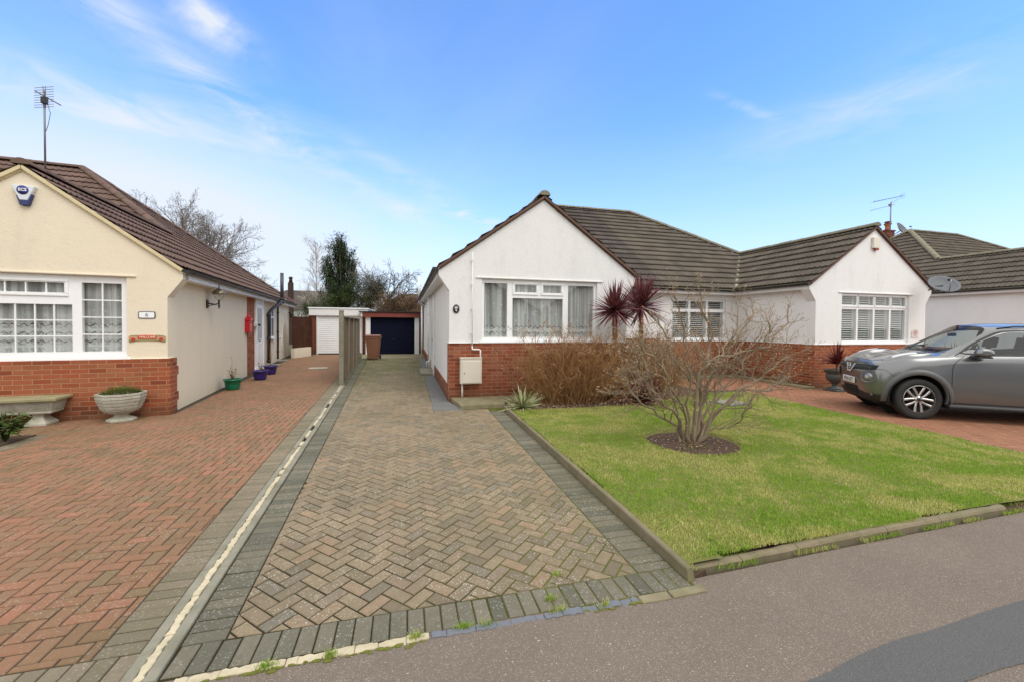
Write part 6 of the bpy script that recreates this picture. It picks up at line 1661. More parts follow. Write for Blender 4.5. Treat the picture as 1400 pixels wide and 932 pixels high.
Ln = [ # x, y, z for lines 0..9 of every station
 [(.10,.42,.26),(.06,.46,.33),(.03,.48,.45),(.01,.49,.60),(.02,.48,.74),(.05,.45,.83),(.06,.40,.865),(.055,.30,.88),(.05,.15,.885),(.05,0,.89)],
 [(.18,.62,.23),(.15,.69,.29),(.13,.73,.44),(.11,.74,.62),(.12,.73,.78),(.17,.68,.88),(.18,.60,.925),(.16,.48,.945),(.14,.25,.96),(.13,0,.965)],
 [(.35,.68,.21),(.31,.80,.26),(.29,.835,.45),(.29,.84,.66),(.31,.81,.84),(.36,.755,.94),(.37,.68,.975),(.36,.56,.985),(.35,.30,.995),(.35,0,1.0)],
 [(.55,.70,.2),(.55,.85,.26),(.55,.885,.5),(.55,.895,.72),(.55,.87,.90),(.57,.81,.985),(.58,.72,1.01),(.58,.60,1.012),(.58,.3,1.03),(.58,0,1.04)],
 [(.80,.70,.2),(.80,.86,.26),(.80,.90,.52),(.80,.91,.76),(.80,.88,.93),(.82,.82,1.01),(.82,.74,1.035),(.82,.63,1.04),(.82,.32,1.06),(.82,0,1.07)],
 [(1.06,.70,.2),(1.06,.85,.25),(1.06,.885,.50),(1.06,.895,.74),(1.06,.875,.94),(1.06,.825,1.02),(1.05,.76,1.05),(1.04,.67,1.06),(1.0,.36,1.085),(.98,0,1.095)],
 [(1.25,.70,.2),(1.25,.83,.22),(1.25,.865,.44),(1.25,.885,.70),(1.25,.875,.95),(1.26,.835,1.025),(1.28,.79,1.055),(1.22,.72,1.075),(1.13,.4,1.105),(1.09,0,1.115)],
 [(1.75,.70,.2),(1.75,.83,.21),(1.75,.865,.42),(1.75,.885,.70),(1.75,.88,.965),(1.78,.84,1.035),(1.97,.645,1.43),(1.93,.585,1.475),(1.84,.32,1.525),(1.80,0,1.54)],
 [(2.2,.70,.2),(2.2,.83,.21),(2.2,.865,.42),(2.2,.885,.70),(2.2,.88,.975),(2.2,.84,1.045),(2.22,.64,1.46),(2.2,.58,1.505),(2.15,.32,1.555),(2.12,0,1.567)],
 [(2.75,.70,.2),(2.75,.84,.22),(2.75,.875,.42),(2.75,.89,.70),(2.75,.885,.985),(2.75,.84,1.07),(2.75,.635,1.46),(2.75,.575,1.508),(2.75,.32,1.555),(2.75,0,1.567)],
 [(3.3,.70,.2),(3.3,.86,.26),(3.3,.905,.52),(3.3,.915,.76),(3.3,.895,1.0),(3.28,.83,1.12),(3.25,.62,1.44),(3.25,.56,1.49),(3.25,.3,1.535),(3.25,0,1.547)],
 [(3.75,.70,.24),(3.75,.85,.28),(3.75,.885,.5),(3.75,.895,.74),(3.75,.87,.99),(3.7,.79,1.19),(3.70,.62,1.38),(3.72,.54,1.45),(3.73,.3,1.49),(3.73,0,1.50)],
 [(4.0,.68,.28),(4.0,.82,.32),(4.01,.85,.5),(4.01,.85,.74),(3.99,.79,.98),(3.96,.68,1.12),(3.93,.56,1.30),(3.91,.48,1.39),(3.90,.26,1.43),(3.90,0,1.44)],
 [(4.12,.5,.35),(4.13,.56,.4),(4.13,.58,.52),(4.12,.58,.74),(4.09,.55,.94),(4.06,.5,1.05),(4.02,.43,1.2),(3.99,.37,1.3),(3.98,.18,1.33),(3.98,0,1.34)]]
def fixp(p):
    x, y, z = p
    if x < .8: x = .8-(.8-x)*.88
    if z > .80 and .45 < x < 1.3: z += .02
    elif z > .94 and x >= 1.3: z += .045
    return (x, y, z)
Ln = [[fixp(p) for p in r_] for r_ in Ln]
NS, NL = len(Ln), 10
bm = bmesh.new(); Vr, Vl = [], []
for st_ in Ln:
    r_ = [bm.verts.new((x,-y,z)) for x,y,z in st_]; l_ = [bm.verts.new((x,y,z)) for x,y,z in st_[:-1]] + [r_[-1]]
    Vr.append(r_); Vl.append(l_)
cl = bm.edges.layers.float.new('crease_edge')
def zone(i, j):
    if i == 6 and j >= 7: return 1          # windscreen
    if j == 5 and 6 <= i <= 10: return 2     # side glass
    if i == 11 and j == 5: return 0
    return 0
for i in range(NS-1):
    for j in range(NL-1):
        for V, fl in ((Vr,0),(Vl,1)):
            q = [V[i][j], V[i+1][j], V[i+1][j+1], V[i][j+1]]
            f = bm.faces.new(q if not fl else q[::-1]); f.material_index = zone(i,j); f.smooth = True
for i, fl in ((0,1),(NS-1,0)):
    for j in range(NL-2):
        q = [Vr[i][j], Vr[i][j+1], Vl[i][j+1], Vl[i][j]]
        f = bm.faces.new(q[::-1] if fl else q); f.material_index = 3 if (fl == 0 and j >= 5) else 0; f.smooth = True
    q = [Vr[i][NL-2], Vr[i][NL-1], Vl[i][NL-2]]; f = bm.faces.new(q[::-1] if fl else q); f.smooth = True
for e in bm.edges:
    ms = {f.material_index for f in e.link_faces}
    if len(ms) > 1: e[cl] = .75
def crease(V, i, j, i2, j2, v):
    for e in V[i][j].link_edges:
        if e.other_vert(V[i][j]) == V[i2][j2]: e[cl] = max(e[cl], v)
for V in (Vr, Vl):
    for i in range(NS-1): crease(V,i,0,i+1,0,.8); crease(V,i,4,i+1,4,.25 if i > 2 else 0); crease(V,i,5,i+1,5,.3 if i < 6 else .6)
    for j in range(5,9): crease(V,1,j,1,j+1,.45)
bmesh.ops.recalc_face_normals(bm, faces=bm.faces)
me = bpy.data.meshes.new('carcage'); bm.to_mesh(me); bm.free()
tmp = bpy.data.objects.new('cage', me); COL.objects.link(tmp); sm_ = tmp.modifiers.new('s','SUBSURF'); sm_.levels = 4; sm_.render_levels = 4
for k in range(4): me.materials.append(M['paint'])
dg = bpy.context.evaluated_depsgraph_get(); me2 = bpy.data.meshes.new_from_object(tmp.evaluated_get(dg)); bpy.data.objects.remove(tmp)
full = bmesh.new(); full.from_mesh(me2)
bvh = BVHTree.FromBMesh(full)
AX = ((.80,.345,.408),(3.33,.345,.408))
def sub(name, test, mt, parent=car):
    b = full.copy(); b.faces.ensure_lookup_table()
    dl = [f for f in b.faces if not test(f)]; bmesh.ops.delete(b, geom=dl, context='FACES')
    m = bpy.data.meshes.new(name); b.to_mesh(m); b.free(); m.materials.clear(); m.materials.append(mt)
    m.polygons.foreach_set('material_index', [0]*len(m.polygons)); m.polygons.foreach_set('use_smooth', [True]*len(m.polygons)); m.update()
    o = bpy.data.objects.new(name, m); COL.objects.link(o); o.parent = parent; return o
def inarch(f):
    c = f.calc_center_median(); return any((c.x-a)**2+(c.z-z)**2 < r*r and abs(c.y) > .45 for a,z,r in AX) 
def lowblk(f):
    c = f.calc_center_median(); return (c.x < .62 and c.z < .37 + .14*max(0,.55-abs(c.y))) or (c.z < .28 and not inarch(f)) or (c.x > 3.9 and c.z < .45)
sub('body', lambda f: f.material_index == 0 and not inarch(f) and not lowblk(f), M['paint'])
sub('lower_bumper', lambda f: f.material_index == 0 and not inarch(f) and lowblk(f), M['trim'])
sub('windscreen', lambda f: f.material_index == 1, M['glass_screen'])
sub('side_window', lambda f: f.material_index == 2, M['glass_car'])
sub('rear_window', lambda f: f.material_index == 3, M['glass_car'])
def side(x, z, off=.003, s=-1):
    h = bvh.ray_cast(Vector((x, s*2, z)), Vector((0,-s,0))); 
    if h[0] is None: return Vector((x, s*.85, z))
    return h[0] + h[1]*off*(1 if h[1].y*s > 0 else -1)
def front(y, z, off=.003):
    h = bvh.ray_cast(Vector((-2, y, z)), Vector((1,0,0)))
    if h[0] is None: return Vector((.3, y, z))
    return h[0] + h[1]*off*(1 if h[1].x < 0 else -1)
def topp(x, y, off=.003):
    h = bvh.ray_cast(Vector((x, y, 3)), Vector((0,0,-1)))
    while h[0] is None: x += .02; h = bvh.ray_cast(Vector((x, y, 3)), Vector((0,0,-1)))
    return h[0] + h[1]*off*(1 if h[1].z > 0 else -1)
def patch(mb, fn, nu=10, nv=6):
    b = len(mb.v)
    for j in range(nv+1):
        for i in range(nu+1): mb.v.append(tuple(fn(i/nu, j/nv)))
    for j in range(nv):
        for i in range(nu): a = b+j*(nu+1)+i; mb.f.append([a,a+1,a+nu+2,a+nu+1]); mb.r.append(.5); mb.sm.append(True)
def seam(mb, pts, proj, w=.004, s=-1):
    P = []
    for i in range(len(pts)-1):
        n = max(2, int(math.dist(pts[i],pts[i+1])/.03))
        P += [(pts[i][0]+(pts[i+1][0]-pts[i][0])*k/n, pts[i][1]+(pts[i+1][1]-pts[i][1])*k/n) for k in range(n)]
    P.append(pts[-1]); b = len(mb.v)
    for i, p in enumerate(P):
        q0, q1 = P[max(0,i-1)], P[min(len(P)-1,i+1)]; d = (q1[0]-q0[0], q1[1]-q0[1]); l = math.hypot(*d) or 1; nx, ny = -d[1]/l*w, d[0]/l*w
        mb.v.append(tuple(proj(p[0]+nx,p[1]+ny))); mb.v.append(tuple(proj(p[0]-nx,p[1]-ny)))
    for i in range(len(P)-1): mb.f.append([b+2*i,b+2*i+1,b+2*i+3,b+2*i+2]); mb.r.append(.5); mb.sm.append(False)
def curve(pts, n=6):
    out = []
    for i in range(len(pts)-1):
        p0, p1, p2, p3 = pts[max(0,i-1)], pts[i], pts[i+1], pts[min(len(pts)-1,i+2)]
        for k in range(n):
            t = k/n; out.append(tuple(.5*((2*p1[c])+(p2[c]-p0[c])*t+(2*p0[c]-5*p1[c]+4*p2[c]-p3[c])*t*t+(3*p1[c]-p0[c]-3*p2[c]+p3[c])*t**3) for c in (0,1)))
    out.append(pts[-1]); return out
m = MB()
for s in (-1,1):
    sd = lambda x,z,s=s: side(x,z,.0025,s)
    seam(m, curve([(1.42,1.07),(1.30,.98),(1.245,.86),(1.24,.6),(1.25,.30)]), sd)
    seam(m, curve([(2.42,1.08),(2.42,.8),(2.41,.5),(2.40,.30)]), sd); seam(m, [(1.25,.30),(2.40,.30)], sd)
    seam(m, curve([(2.44,.3),(2.9,.32),(3.0,.6),(3.2,.78),(3.25,1.05)]), sd)
    seam(m, curve([(.20,.80),(.34,.80),(.46,.70)]), sd, .003)
    tp = lambda x,y: topp(x,y,.0025)
    seam(m, curve([(.30,s*.55),(.45,s*.64),(.80,s*.72),(1.12,s*.745)]), tp, .004)
seam(m, curve([(.26,-.5),(.22,-.25),(.21,0),(.22,.25),(.26,.5)]), lambda x,y: topp(x,y,.0025), .004)
m.build('panel_gap', M['seam'], car)
# glasshouse pillars, door-frame rubber, roof rails
m = MB()
for s in (-1,1):
    def gl(x,z,s=s): return side(x,z+.042,.004,s)
    for q0,q1,w_ in (((2.44,1.06),(2.46,1.455),.035),((3.18,1.12),(3.12,1.44),.04)):
        seam(m, [q0,q1], gl, w_)
    seam(m, curve([(1.40,1.075),(1.65,1.06),(2.0,1.06),(2.75,1.08),(3.2,1.12)]), gl, .012)
    seam(m, curve([(1.40,1.09),(1.55,1.20),(1.75,1.32),(1.97,1.42),(2.25,1.447),(2.9,1.448),(3.2,1.43)]), gl, .011)
    seam(m, [(1.64,1.07),(1.64,1.235)], gl, .010)
m.build('window_frame', M['trim'], car)
for s in (-1,1):
    m = MB(); m.tube([topp(1.98,s*.55,.005), topp(2.2,s*.565,.02), topp(2.75,s*.56,.02), topp(3.3,s*.54,.02), topp(3.6,s*.53,.004)], .011, 6)
    m.build('roof_rail', M['trim'], car)
m = MB(); seam(m, curve([(1.17,-.60),(1.12,-.3),(1.10,0),(1.12,.3),(1.17,.6)]), lambda x,y: topp(x,y,.004), .018); m.build('cowl', M['trim'], car)
for s0_ in (.28,-.25):
    m = MB(); m.tube([topp(1.16,s0_,.02), topp(1.25,s0_-.45 if s0_ > 0 else s0_-.40,.02)], .008, 5); m.build('wiper', M['trim'], car)
# sill, arch lips, liners, undertray
for s in (-1,1):
    m = MB(); m.prism([(s*.80,.20),(s*.895,.215),(s*.905,.25),(s*.875,.285),(s*.80,.285)], 1.20, 2.93, 'x')
    m.build('side_skirt', M['trim'], car, recalc=True, bevel=.01)
m = MB(); m.box(.3,3.9,-.62,.62,.2,.32); m.box(1.2,2.95,-.8,.8,.22,.3); m.build('undertray', M['seam'], car)
for s in (-1,1):
    for ax, az, r in AX:
        m = MB(); n = 30; b = len(m.v)
        for i in range(n+1):
            a = rad(-11) + rad(202)*i/n
            for dr_, off in ((-.006,-.05),(-.010,.0),(-.002,.012),(.035,.016),(.075,.010),(.088,-.010)):
                x, z = ax+(r+dr_)*math.cos(a), az+(r+dr_)*math.sin(a); p = side(x, max(.24,z), 0, s)
                m.v.append((x, p.y + s*off, z))
        for i in range(n):
            for k in range(5): q = b+i*6+k; m.f.append([q,q+1,q+7,q+6]); m.r.append(.5); m.sm.append(True)
        m.build('wheel_arch', M['arch'], car, recalc=True)
for s in (-1,1):
    for ax, az, r in AX:
        m = MB(); n = 24; b = len(m.v)
        for i in range(n+1):
            a = rad(-20)+rad(220)*i/n; x, z = ax+(r+.01)*math.cos(a), az+(r+.01)*math.sin(a); m.v += [(x,s*.90,z),(x,s*.40,z)]
        for i in range(n): q = b+2*i; m.f.append([q,q+1,q+3,q+2]); m.r.append(.5); m.sm.append(True)
        m.prism([(ax+(r+.01)*math.cos(2*PI*i/20), az+(r+.01)*math.sin(2*PI*i/20)) for i in range(20)], s*.40-.01, s*.40+.01, 'y')
        m.build('wheel_liner', M['seam'], car)
# wheels
def wheel(ax, s, steer=0):
    R_ = .343
    base = Matrix.Translation((ax, s*.775, .335)) @ Matrix.Rotation(steer,4,'Z') @ Matrix.Rotation(rad(90)*(1 if s < 0 else -1),4,'X')
    tyre = MB(); tyre.lathe([(.225,-.09),(.27,-.105),(.315,-.105),(.338,-.085),(R_,-.05),(R_,.05),(.338,.085),(.315,.105),(.27,.105),(.232,.092),(.225,.06)], (0,0,0), 48, cap=False); tyre.xf(base)
    hub = bpy.data.objects.new('wheel', None); COL.objects.link(hub); hub.parent = car
    # drop the placeholder empty: keep the tyre itself as the wheel part
    bpy.data.objects.remove(hub)
    w = tyre.build('wheel', M['rubber'], car)
    r = MB(); r.lathe([(.235,.096),(.228,.104),(.217,.100),(.210,.07),(.207,-.03),(.15,-.04),(.001,-.04)], (0,0,0), 48, cap=False); r.xf(base); r.build('rim', M['trim'], w)
    sp = MB()
    def arm(a0, a1, r0, r1, w0, w1, z0, z1, th=.022):
        p = [(r0*math.cos(a0), r0*math.sin(a0)), (r1*math.cos(a1), r1*math.sin(a1))]; d = (p[1][0]-p[0][0], p[1][1]-p[0][1]); l = math.hypot(*d); n = (-d[1]/l, d[0]/l); vs = []
        for (q, ww, zz) in ((p[0],w0,z0),(p[1],w1,z1)):
            for sg, dz_ in ((1,-th),(1,-.006),(.5,0),(-.5,0),(-1,-.006),(-1,-th)):
                vs.append((q[0]+n[0]*ww*sg*.5, q[1]+n[1]*ww*sg*.5, zz+dz_))
        sp.add(vs, [(k,(k+1)%6,(k+1)%6+6,k+6) for k in range(6)] + [list(range(6))[::-1], [6+k for k in range(6)]], .5)
    for k in range(5):
        c = 2*PI*k/5 + rad(90)
        for sg in (-1,1):
            arm(c+sg*.10, c+sg*.30, .045, .13, .030, .030, .085, .090); arm(c+sg*.295, c+sg*.40, .125, .217, .030, .040, .090, .093)
    sp.lathe([(.217,.088),(.222,.101),(.232,.104),(.234,.098)], (0,0,0), 48, cap=False); sp.lathe([(.001,.092),(.05,.090),(.058,.07)], (0,0,0), 20); sp.xf(base); sp.build('spokes', M['alloy'], w, recalc=True)
    hc = MB(); hc.lathe([(.001,.100),(.026,.099),(.03,.09)], (0,0,0), 20)
    for k in range(5): hc.lathe([(.009,.088),(.009,.094)], (.043*math.cos(2*PI*(k+.5)/5+rad(90)), .043*math.sin(2*PI*(k+.5)/5+rad(90)), 0), 8)
    hc.xf(base); hc.build('hub_cap', M['trim'], w)
    bd = MB(); bd.lathe([(.14,-.02),(.14,.01),(.001,.012)], (0,0,0), 28); bd.xf(base); bd.build('brake_disc', M['trim'], w)
for ax, az, r in AX:
    for s in (-1,1): wheel(ax, s, rad(4) if ax < 1 else 0)
# face of the car: grille band, emblem, lamps, plate
def lerp(a,b,t): return a+(b-a)*t
m = MB()
patch(m, lambda u,v: front(lerp(-.72,.72,u), lerp(lerp(.745,.79,abs(2*u-1)), lerp(.85,.868,abs(2*u-1)), v), .003), 36, 3)
gr = m.build('grille', M['seam'], car)
m = MB()
for i in range(27):
    y = -.70+i*.054
    for z0_, z1_ in ((.77,.845),(.845,.77)):
        if abs(y) < .66:
            a_, b_ = front(y, z0_, .008), front(y+.05, z1_, .008); m.tube([a_,b_], .0028, 4)
m.build('grille_mesh', M['steel_dark'], gr)
m = MB()      # broad bright V across the middle
for s in (-1,1):
    patch(m, lambda u,v,s=s: front(s*lerp(lerp(.05,.085,v),lerp(.13,.20,v),u), lerp(.715,.855,u), .014), 8, 3)
patch(m, lambda u,v: front(lerp(-.09,.09,u), lerp(.70,.735,v), .016), 8, 3)
m.build('grille_trim', M['lamp_chrome'], gr)
m = MB(); c0 = front(0,.80,.022)
for k in range(24):
    a, b_ = 2*PI*k/24, 2*PI*(k+1)/24; m.tube([c0+Vector((0,.048*math.cos(a),.048*math.sin(a))), c0+Vector((0,.048*math.cos(b_),.048*math.sin(b_)))], .007, 6)
m.tube([c0+Vector((-.004,-.062,0)), c0+Vector((-.004,.062,0))], .012, 6); m.build('emblem', M['lamp_chrome'], gr)
for s in (-1,1):
    yc, zc = s*.60, .665
    m = MB(); patch(m, lambda u,v: front(yc+.155*v*math.cos(2*PI*u), zc+.105*v*math.sin(2*PI*u), .004+.008*(v > .8)), 28, 5); hl = m.build('headlight', M['lamp_ring'], car)
    m = MB(); patch(m, lambda u,v: front(yc+(.012*s)+.125*v*math.cos(2*PI*u), zc+.086*v*math.sin(2*PI*u), .016), 28, 4); m.build('bezel', M['steel_dark'], hl)
    m = MB(); patch(m, lambda u,v: front(yc+(.045*s)+.072*v*math.cos(2*PI*u), zc+.062*v*math.sin(2*PI*u), .020+.02*(1-v*v)), 24, 5); m.build('lens', M['lamp_glass'], hl); m = MB(); patch(m, lambda u,v: front(yc+(.045*s)+(.034*v)*math.cos(2*PI*u), zc+.032*v*math.sin(2*PI*u), .046), 20, 3); m.build('bulb_shield', M['lamp_chrome'], hl)
    m = MB()
    for a_ in range(1):
        vs = []; N1, N2 = 16, 12
        for i_ in range(N1+1):
            u = i_/N1; xx = lerp(.36,1.04,u); hw_ = .10*math.sin(PI*min(1,u*.92+.06))**.7; hh_ = .060*math.sin(PI*min(1,u*.80+.05))**.8
            for k_ in range(N2+1):
                t_ = k_/N2*2-1; yy = s*(.665+.03*u) + t_*hw_; bz = topp(xx, yy, 0).z; vs.append((xx, yy, bz-.004+hh_*math.sqrt(max(0,1-t_*t_))))
        m.add(vs, [(i_*(N2+1)+k_, i_*(N2+1)+k_+1, (i_+1)*(N2+1)+k_+1, (i_+1)*(N2+1)+k_) for i_ in range(N1) for k_ in range(N2)], .5, True)
    il0 = m.build('fender_pod', M['paint'], car, recalc=True)
    m = MB()
    m.v = [(p[0]-.0, p[1], p[2]+.003) for p in vs[:]]
    for i_ in range(3, 11):
        for k_ in range(2, N2-2): m.f.append([i_*(N2+1)+k_, i_*(N2+1)+k_+1, (i_+1)*(N2+1)+k_+1, (i_+1)*(N2+1)+k_]); m.r.append(.5); m.sm.append(True)
    m.build('indicator_lamp', M['lamp_chrome'], il0, recalc=True)
    m = MB()
    m.v = [(p[0]-.0, p[1], p[2]+.004) for p in vs[:]]
    for i_ in range(11, 14):
        for k_ in range(3, N2-3): m.f.append([i_*(N2+1)+k_, i_*(N2+1)+k_+1, (i_+1)*(N2+1)+k_+1, (i_+1)*(N2+1)+k_]); m.r.append(.5); m.sm.append(True)
    m.build('lamp_tail', M['trim'], il0, recalc=True)
    m = MB(); patch(m, lambda u,v: front(s*.66+.022*v*math.cos(2*PI*u), .36+.022*v*math.sin(2*PI*u), .012), 16, 2); m.build('fog_lamp', M['lamp_glass'], car)
m = MB(); patch(m, lambda u,v: front(lerp(-.30,.30,u), lerp(.30,.46,v), .006), 12, 4); m.build('air_intake', M['seam'], car)
m = MB()
for k in range(4): m.tube([front(-.3,.32+k*.038,.01), front(0,.32+k*.038,.012), front(.3,.32+k*.038,.01)], .005, 4)
m.build('intake_bars', M['trim'], car)
px = front(0,.55,.0).x - .018
m = MB(); m.box(px,px+.012,-.26,.26,.50,.61); np_ = m.build('number_plate', simple('white_plate', (.78,.78,.78), .35, var=.02), car, bevel=.004)
text_mesh('lettering', 'FD16 UCT', .092, M['seam'], np_, (px-.0015,0,.553), (rad(90),0,rad(-90)), .0006, xs=.92, bold=.0015)
m = MB(); m.box(px+.012,px+.06,-.2,.2,.52,.59); m.build('plate_mount', M['trim'], car)
# mirrors, door handles
for s in (-1,1):
    m = MB(); 
    rings = []
    for k, (yy, hx, hz) in enumerate(((.86,.04,.03),(.90,.09,.055),(.97,.125,.08),(1.03,.12,.075),(1.06,.07,.045))):
        rings.append([(1.58 + hx*math.cos(2*PI*q/12)*1.0, s*yy, 1.125 + .012*k/4 + hz*math.sin(2*PI*q/12)*(1 if math.sin(2*PI*q/12) > 0 else .75)) for q in range(12)])
    loft(m, rings); mi = m.build('wing_mirror', M['paint'], car, recalc=True, bevel=.012, seg=3)
    m = MB(); m.prism([(1.46,1.06),(1.60,1.06),(1.58,1.10),(1.50,1.10)], s*.84, s*.95, 'y'); m.prism([(1.48,1.055),(1.68,1.055),(1.66,1.085),(1.50,1.085)], s*.88, s*1.045, 'y'); m.build('mirror_base', M['trim'], mi, recalc=True, bevel=.01)
    m = MB(); a_ = side(2.20,.90,.0,s); m.tube([side(2.20,.90,.0,s), side(2.23,.90,.03,s), side(2.36,.905,.032,s), side(2.40,.905,.0,s)], .012, 8); m.build('door_handle', M['paint'], car)
    m = MB(); patch(m, lambda u,v,s=s: side(lerp(2.21,2.38,u), lerp(.87,.93,v), .002, s), 8, 3); m.build('handle_recess', M['trim'], car)
# cabin
def seat(x, y):
    m = MB(); m.box(x-.25,x+.25,y-.25,y+.25,.42,.60); m.prism([(x+.20,.58),(x+.36,.6),(x+.48,1.14),(x+.36,1.16)], y-.25, y+.25, 'y'); m.prism([(x+.40,1.19),(x+.48,1.18),(x+.52,1.36),(x+.44,1.38)], y-.13, y+.13, 'y'); m.box(x+.42,x+.45,y-.05,y+.05,1.12,1.22)
    m.build('seat', M['seat'], car, bevel=.04, seg=3, recalc=True)
seat(1.98,-.38); seat(1.98,.38)
m = MB(); m.box(2.75,3.1,-.6,.6,.42,.6); m.prism([(3.0,.58),(3.15,.6),(3.3,1.1),(3.18,1.12)], -.62, .62, 'y'); m.build('rear_seat', M['seat'], car, bevel=.03, recalc=True)
m = MB(); m.prism([(1.25,.75),(1.62,.75),(1.58,.98),(1.25,1.03)], -.72, .72, 'y'); m.box(1.2,3.6,-.75,.75,.3,.34); m.build('dashboard', M['seat'], car, bevel=.02)
m = MB()
for k in range(20):
    a, b_ = 2*PI*k/20, 2*PI*(k+1)/20; f_2 = lambda q: Vector((1.72+.08*math.sin(q), .38+.18*math.cos(q), .98+.16*math.sin(q))); m.tube([f_2(a), f_2(b_)], .014, 6)
m.build('steering_wheel', M['trim'], car)
m = MB(); m.box(1.66,1.69,-.11,.11,1.38,1.44); m.build('rear_view_mirror', M['trim'], car, bevel=.01)
m = MB(); m.box(3.75,3.9,-.5,.5,.9,1.3); m.build('parcel_area', M['seat'], car)
full.free()

# ------------------------------------------------------------------ sky, sun, camera
wd = bpy.data.worlds.new('World'); sc.world = wd; wd.use_nodes = True
class W_: node_tree = wd.node_tree
wd.node_tree.nodes.clear(); t = NT(W_)
SUN_EL, SUN_AZ = 54.0, 152.0      # azimuth of the sun measured from +Y clockwise (behind the viewer, to the left)
sky = t.node('ShaderNodeTexSky', {'sky_type':'NISHITA','sun_disc':False,'sun_elevation':rad(SUN_EL),'sun_rotation':rad(SUN_AZ),'altitude':60,'air_density':1.0,'dust_density':.6,'ozone_density':2.5})
v = t.n.new('ShaderNodeTexCoord').outputs['Generated']
xyz = t.node('ShaderNodeSeparateXYZ', Vector=v)
X, Y, Z = xyz.outputs[0], xyz.outputs[1], xyz.outputs[2]
col = t.mix(1.0, sky.outputs[0], (1.0,1.46,1.98,1), 'MULTIPLY')
# thin milky veil thickening to the horizon
# cloud layer: project the direction onto a flat layer overhead
zz = t.math('MAXIMUM', Z, .03); px_ = t.math('DIVIDE', X, zz); py_ = t.math('DIVIDE', Y, zz)
cv = t.node('ShaderNodeCombineXYZ', X=px_, Y=py_, Z=0.0).outputs[0]
n1 = t.noise(t.scalev(cv, (.42,.16,1), (1.3,.4,0), (0,0,rad(62))), 1.0, 7, .62, .6)
n2 = t.noise(t.scalev(cv, (.10,.10,1), (.2,3.1,0)), 1.0, 4, .5)
veil = t.ramp(t.math('ADD', t.math('MULTIPLY', n1, .6), t.math('MULTIPLY', n2, .5)), [(.50,0.0),(.72,1.0)])
def ele(az0, el0, saz, sel, rot=0.0, soft=1.0):
    # soft elliptical patch around a bearing (deg from +Y clockwise) and elevation
    az = t.math('ARCTAN2', X, Y); el = t.math('ARCSINE', Z)
    da = t.math('SUBTRACT', az, rad(az0)); de = t.math('SUBTRACT', el, rad(el0))
    c_, s_ = math.cos(rot), math.sin(rot)
    u = t.math('DIVIDE', t.math('ADD', t.math('MULTIPLY', da, c_), t.math('MULTIPLY', de, s_)), rad(saz))
    w = t.math('DIVIDE', t.math('SUBTRACT', t.math('MULTIPLY', de, c_), t.math('MULTIPLY', da, s_)), rad(sel))
    q = t.math('ADD', t.math('MULTIPLY', u, u), t.math('MULTIPLY', w, w))
    return t.math('POWER', 2.718, t.math('MULTIPLY', q, -1.0))
nz = t.noise(v, 11, 8, .62, .5); nf = t.ramp(nz, [(.36,0.0),(.66,1.0)])
wz = t.noise(t.scalev(v, (6,6,22)), 1.0, 7, .6, .5); wf = t.ramp(wz, [(.38,0.0),(.70,1.0)])
def add(a, b): return t.math('ADD', a, b)
def mul(a, b): return t.math('MULTIPLY', a, b)
parts = []
# puffs at the top left, a feathery streak, a low bank and a wisp on the right
parts.append(mul(ele(-28,40,6.0,1.7,-.15), mul(nf, .6)))
parts.append(mul(ele(-24,37,2.0,1.3,-.3), mul(nf, .9)))
parts.append(mul(ele(-22,30.5,4.2,1.9,-.4), mul(nf, 1.25)))
parts.append(mul(ele(-17,22.5,22,1.5,-.42), mul(wf, .75)))
parts.append(mul(ele(-29,20.5,12,2.0,-.02), mul(wf, 1.0)))
parts.append(mul(ele(3,17.5,13,1.2,-.45), mul(wf, .6)))
parts.append(mul(ele(9,14.3,4.0,.7,-.2), mul(wf, 1.5)))
parts.append(mul(ele(0,14.6,3.5,1.0,-.1), mul(nf, .6)))
parts.append(mul(ele(55,22,12,3.0,.15), mul(wf, .55)))
parts.append(mul(ele(43.5,24.8,3.0,.5,-.5), mul(wf, .8)))
parts.append(mul(ele(-26,13,20,6.5,-.12), .95))
parts.append(mul(ele(-28,28,16,4.0,-.35), mul(wf, .35)))
total = parts[0]
for p_ in parts[1:]: total = add(total, p_)
total = mul(total, .72)
veil_all = add(mul(veil, mul(t.ramp(X, [(0.0,1.0),(.55,.15)]) if False else t.ramp(mul(add(X,1.0),.5), [(.45,1.0),(.78,.10)]), .30)), total)
hor = t.ramp(Z, [(.0,.85),(.12,.62),(.25,.26),(.42,.03),(.6,0.0)])
k = t.math('MINIMUM', add(veil_all, hor), .92)
col = t.mix(k, col, (4.7,4.95,5.25,1))
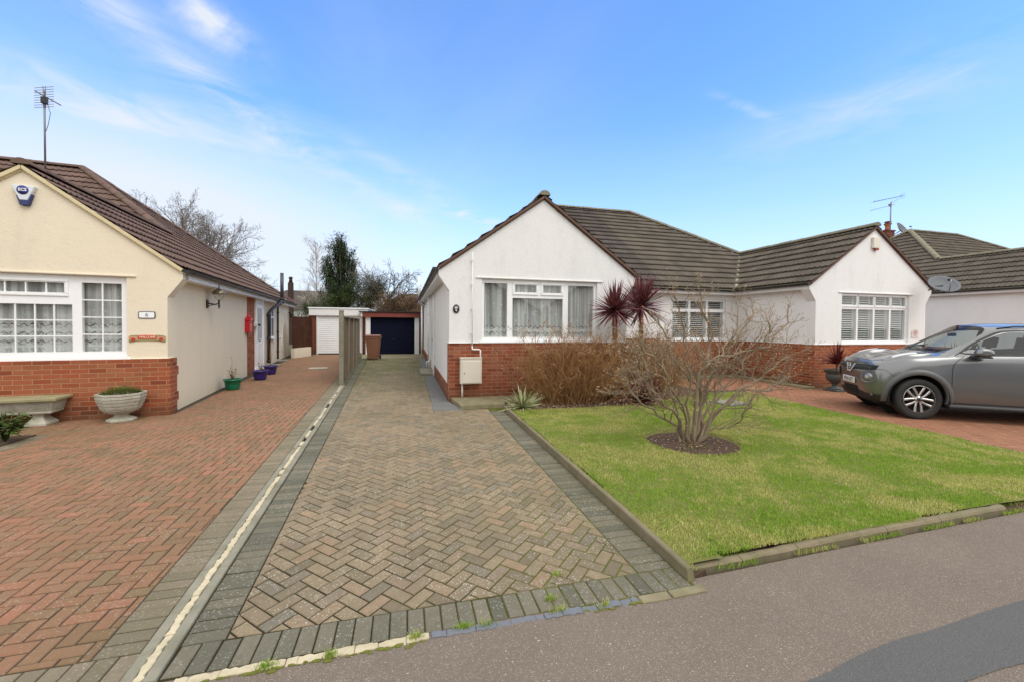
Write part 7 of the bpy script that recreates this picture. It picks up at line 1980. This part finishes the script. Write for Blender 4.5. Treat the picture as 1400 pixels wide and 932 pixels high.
# bright overcast added out of view, behind and overhead, to lift the ambient light
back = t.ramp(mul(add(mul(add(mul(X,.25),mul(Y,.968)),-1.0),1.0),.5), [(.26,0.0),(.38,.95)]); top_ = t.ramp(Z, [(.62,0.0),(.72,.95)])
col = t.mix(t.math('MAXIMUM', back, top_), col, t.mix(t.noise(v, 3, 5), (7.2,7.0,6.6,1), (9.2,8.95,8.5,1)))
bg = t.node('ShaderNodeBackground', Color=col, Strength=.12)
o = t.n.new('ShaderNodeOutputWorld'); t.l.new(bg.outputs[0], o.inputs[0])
sl_ = bpy.data.lights.new('sun', 'SUN'); sl_.energy = 1.0; sl_.angle = rad(35); sl_.color = (1,.96,.90)
so = bpy.data.objects.new('sun', sl_); COL.objects.link(so)
sd_ = Vector((math.sin(rad(SUN_AZ))*math.cos(rad(SUN_EL)), math.cos(rad(SUN_AZ))*math.cos(rad(SUN_EL)), math.sin(rad(SUN_EL))))
so.rotation_euler = sd_.to_track_quat('Z','Y').to_euler()
cam = bpy.data.cameras.new('camera'); co = bpy.data.objects.new('camera', cam); COL.objects.link(co); sc.camera = co
f_px = 560.0; cam.sensor_width = 36; cam.lens = 36*f_px/1400; cam.clip_start = .05; cam.clip_end = 2000
cam.shift_y = -11.95/1400
yaw, pitch, roll = rad(14.5), rad(-1.1), rad(.5)
fw = Vector((math.sin(yaw)*math.cos(pitch), math.cos(yaw)*math.cos(pitch), math.sin(pitch)))
rt0 = Vector((math.cos(yaw), -math.sin(yaw), 0)); up0 = rt0.cross(fw)
rt = rt0*math.cos(roll) + up0*math.sin(roll); up = rt.cross(fw)
co.matrix_world = Matrix(((rt.x,up.x,-fw.x,0),(rt.y,up.y,-fw.y,0),(rt.z,up.z,-fw.z,1.6),(0,0,0,1)))
sc.view_settings.view_transform = 'Standard'; sc.view_settings.look = 'None'; sc.view_settings.gamma = 1; sc.view_settings.exposure = .60
sc.view_settings.use_curve_mapping = False
sc.render.engine = 'CYCLES'; sc.render.resolution_x = 1024; sc.render.resolution_y = 681
sc.cycles.max_bounces = 6; sc.cycles.transparent_max_bounces = 12; sc.cycles.caustics_reflective = False; sc.cycles.caustics_refractive = False
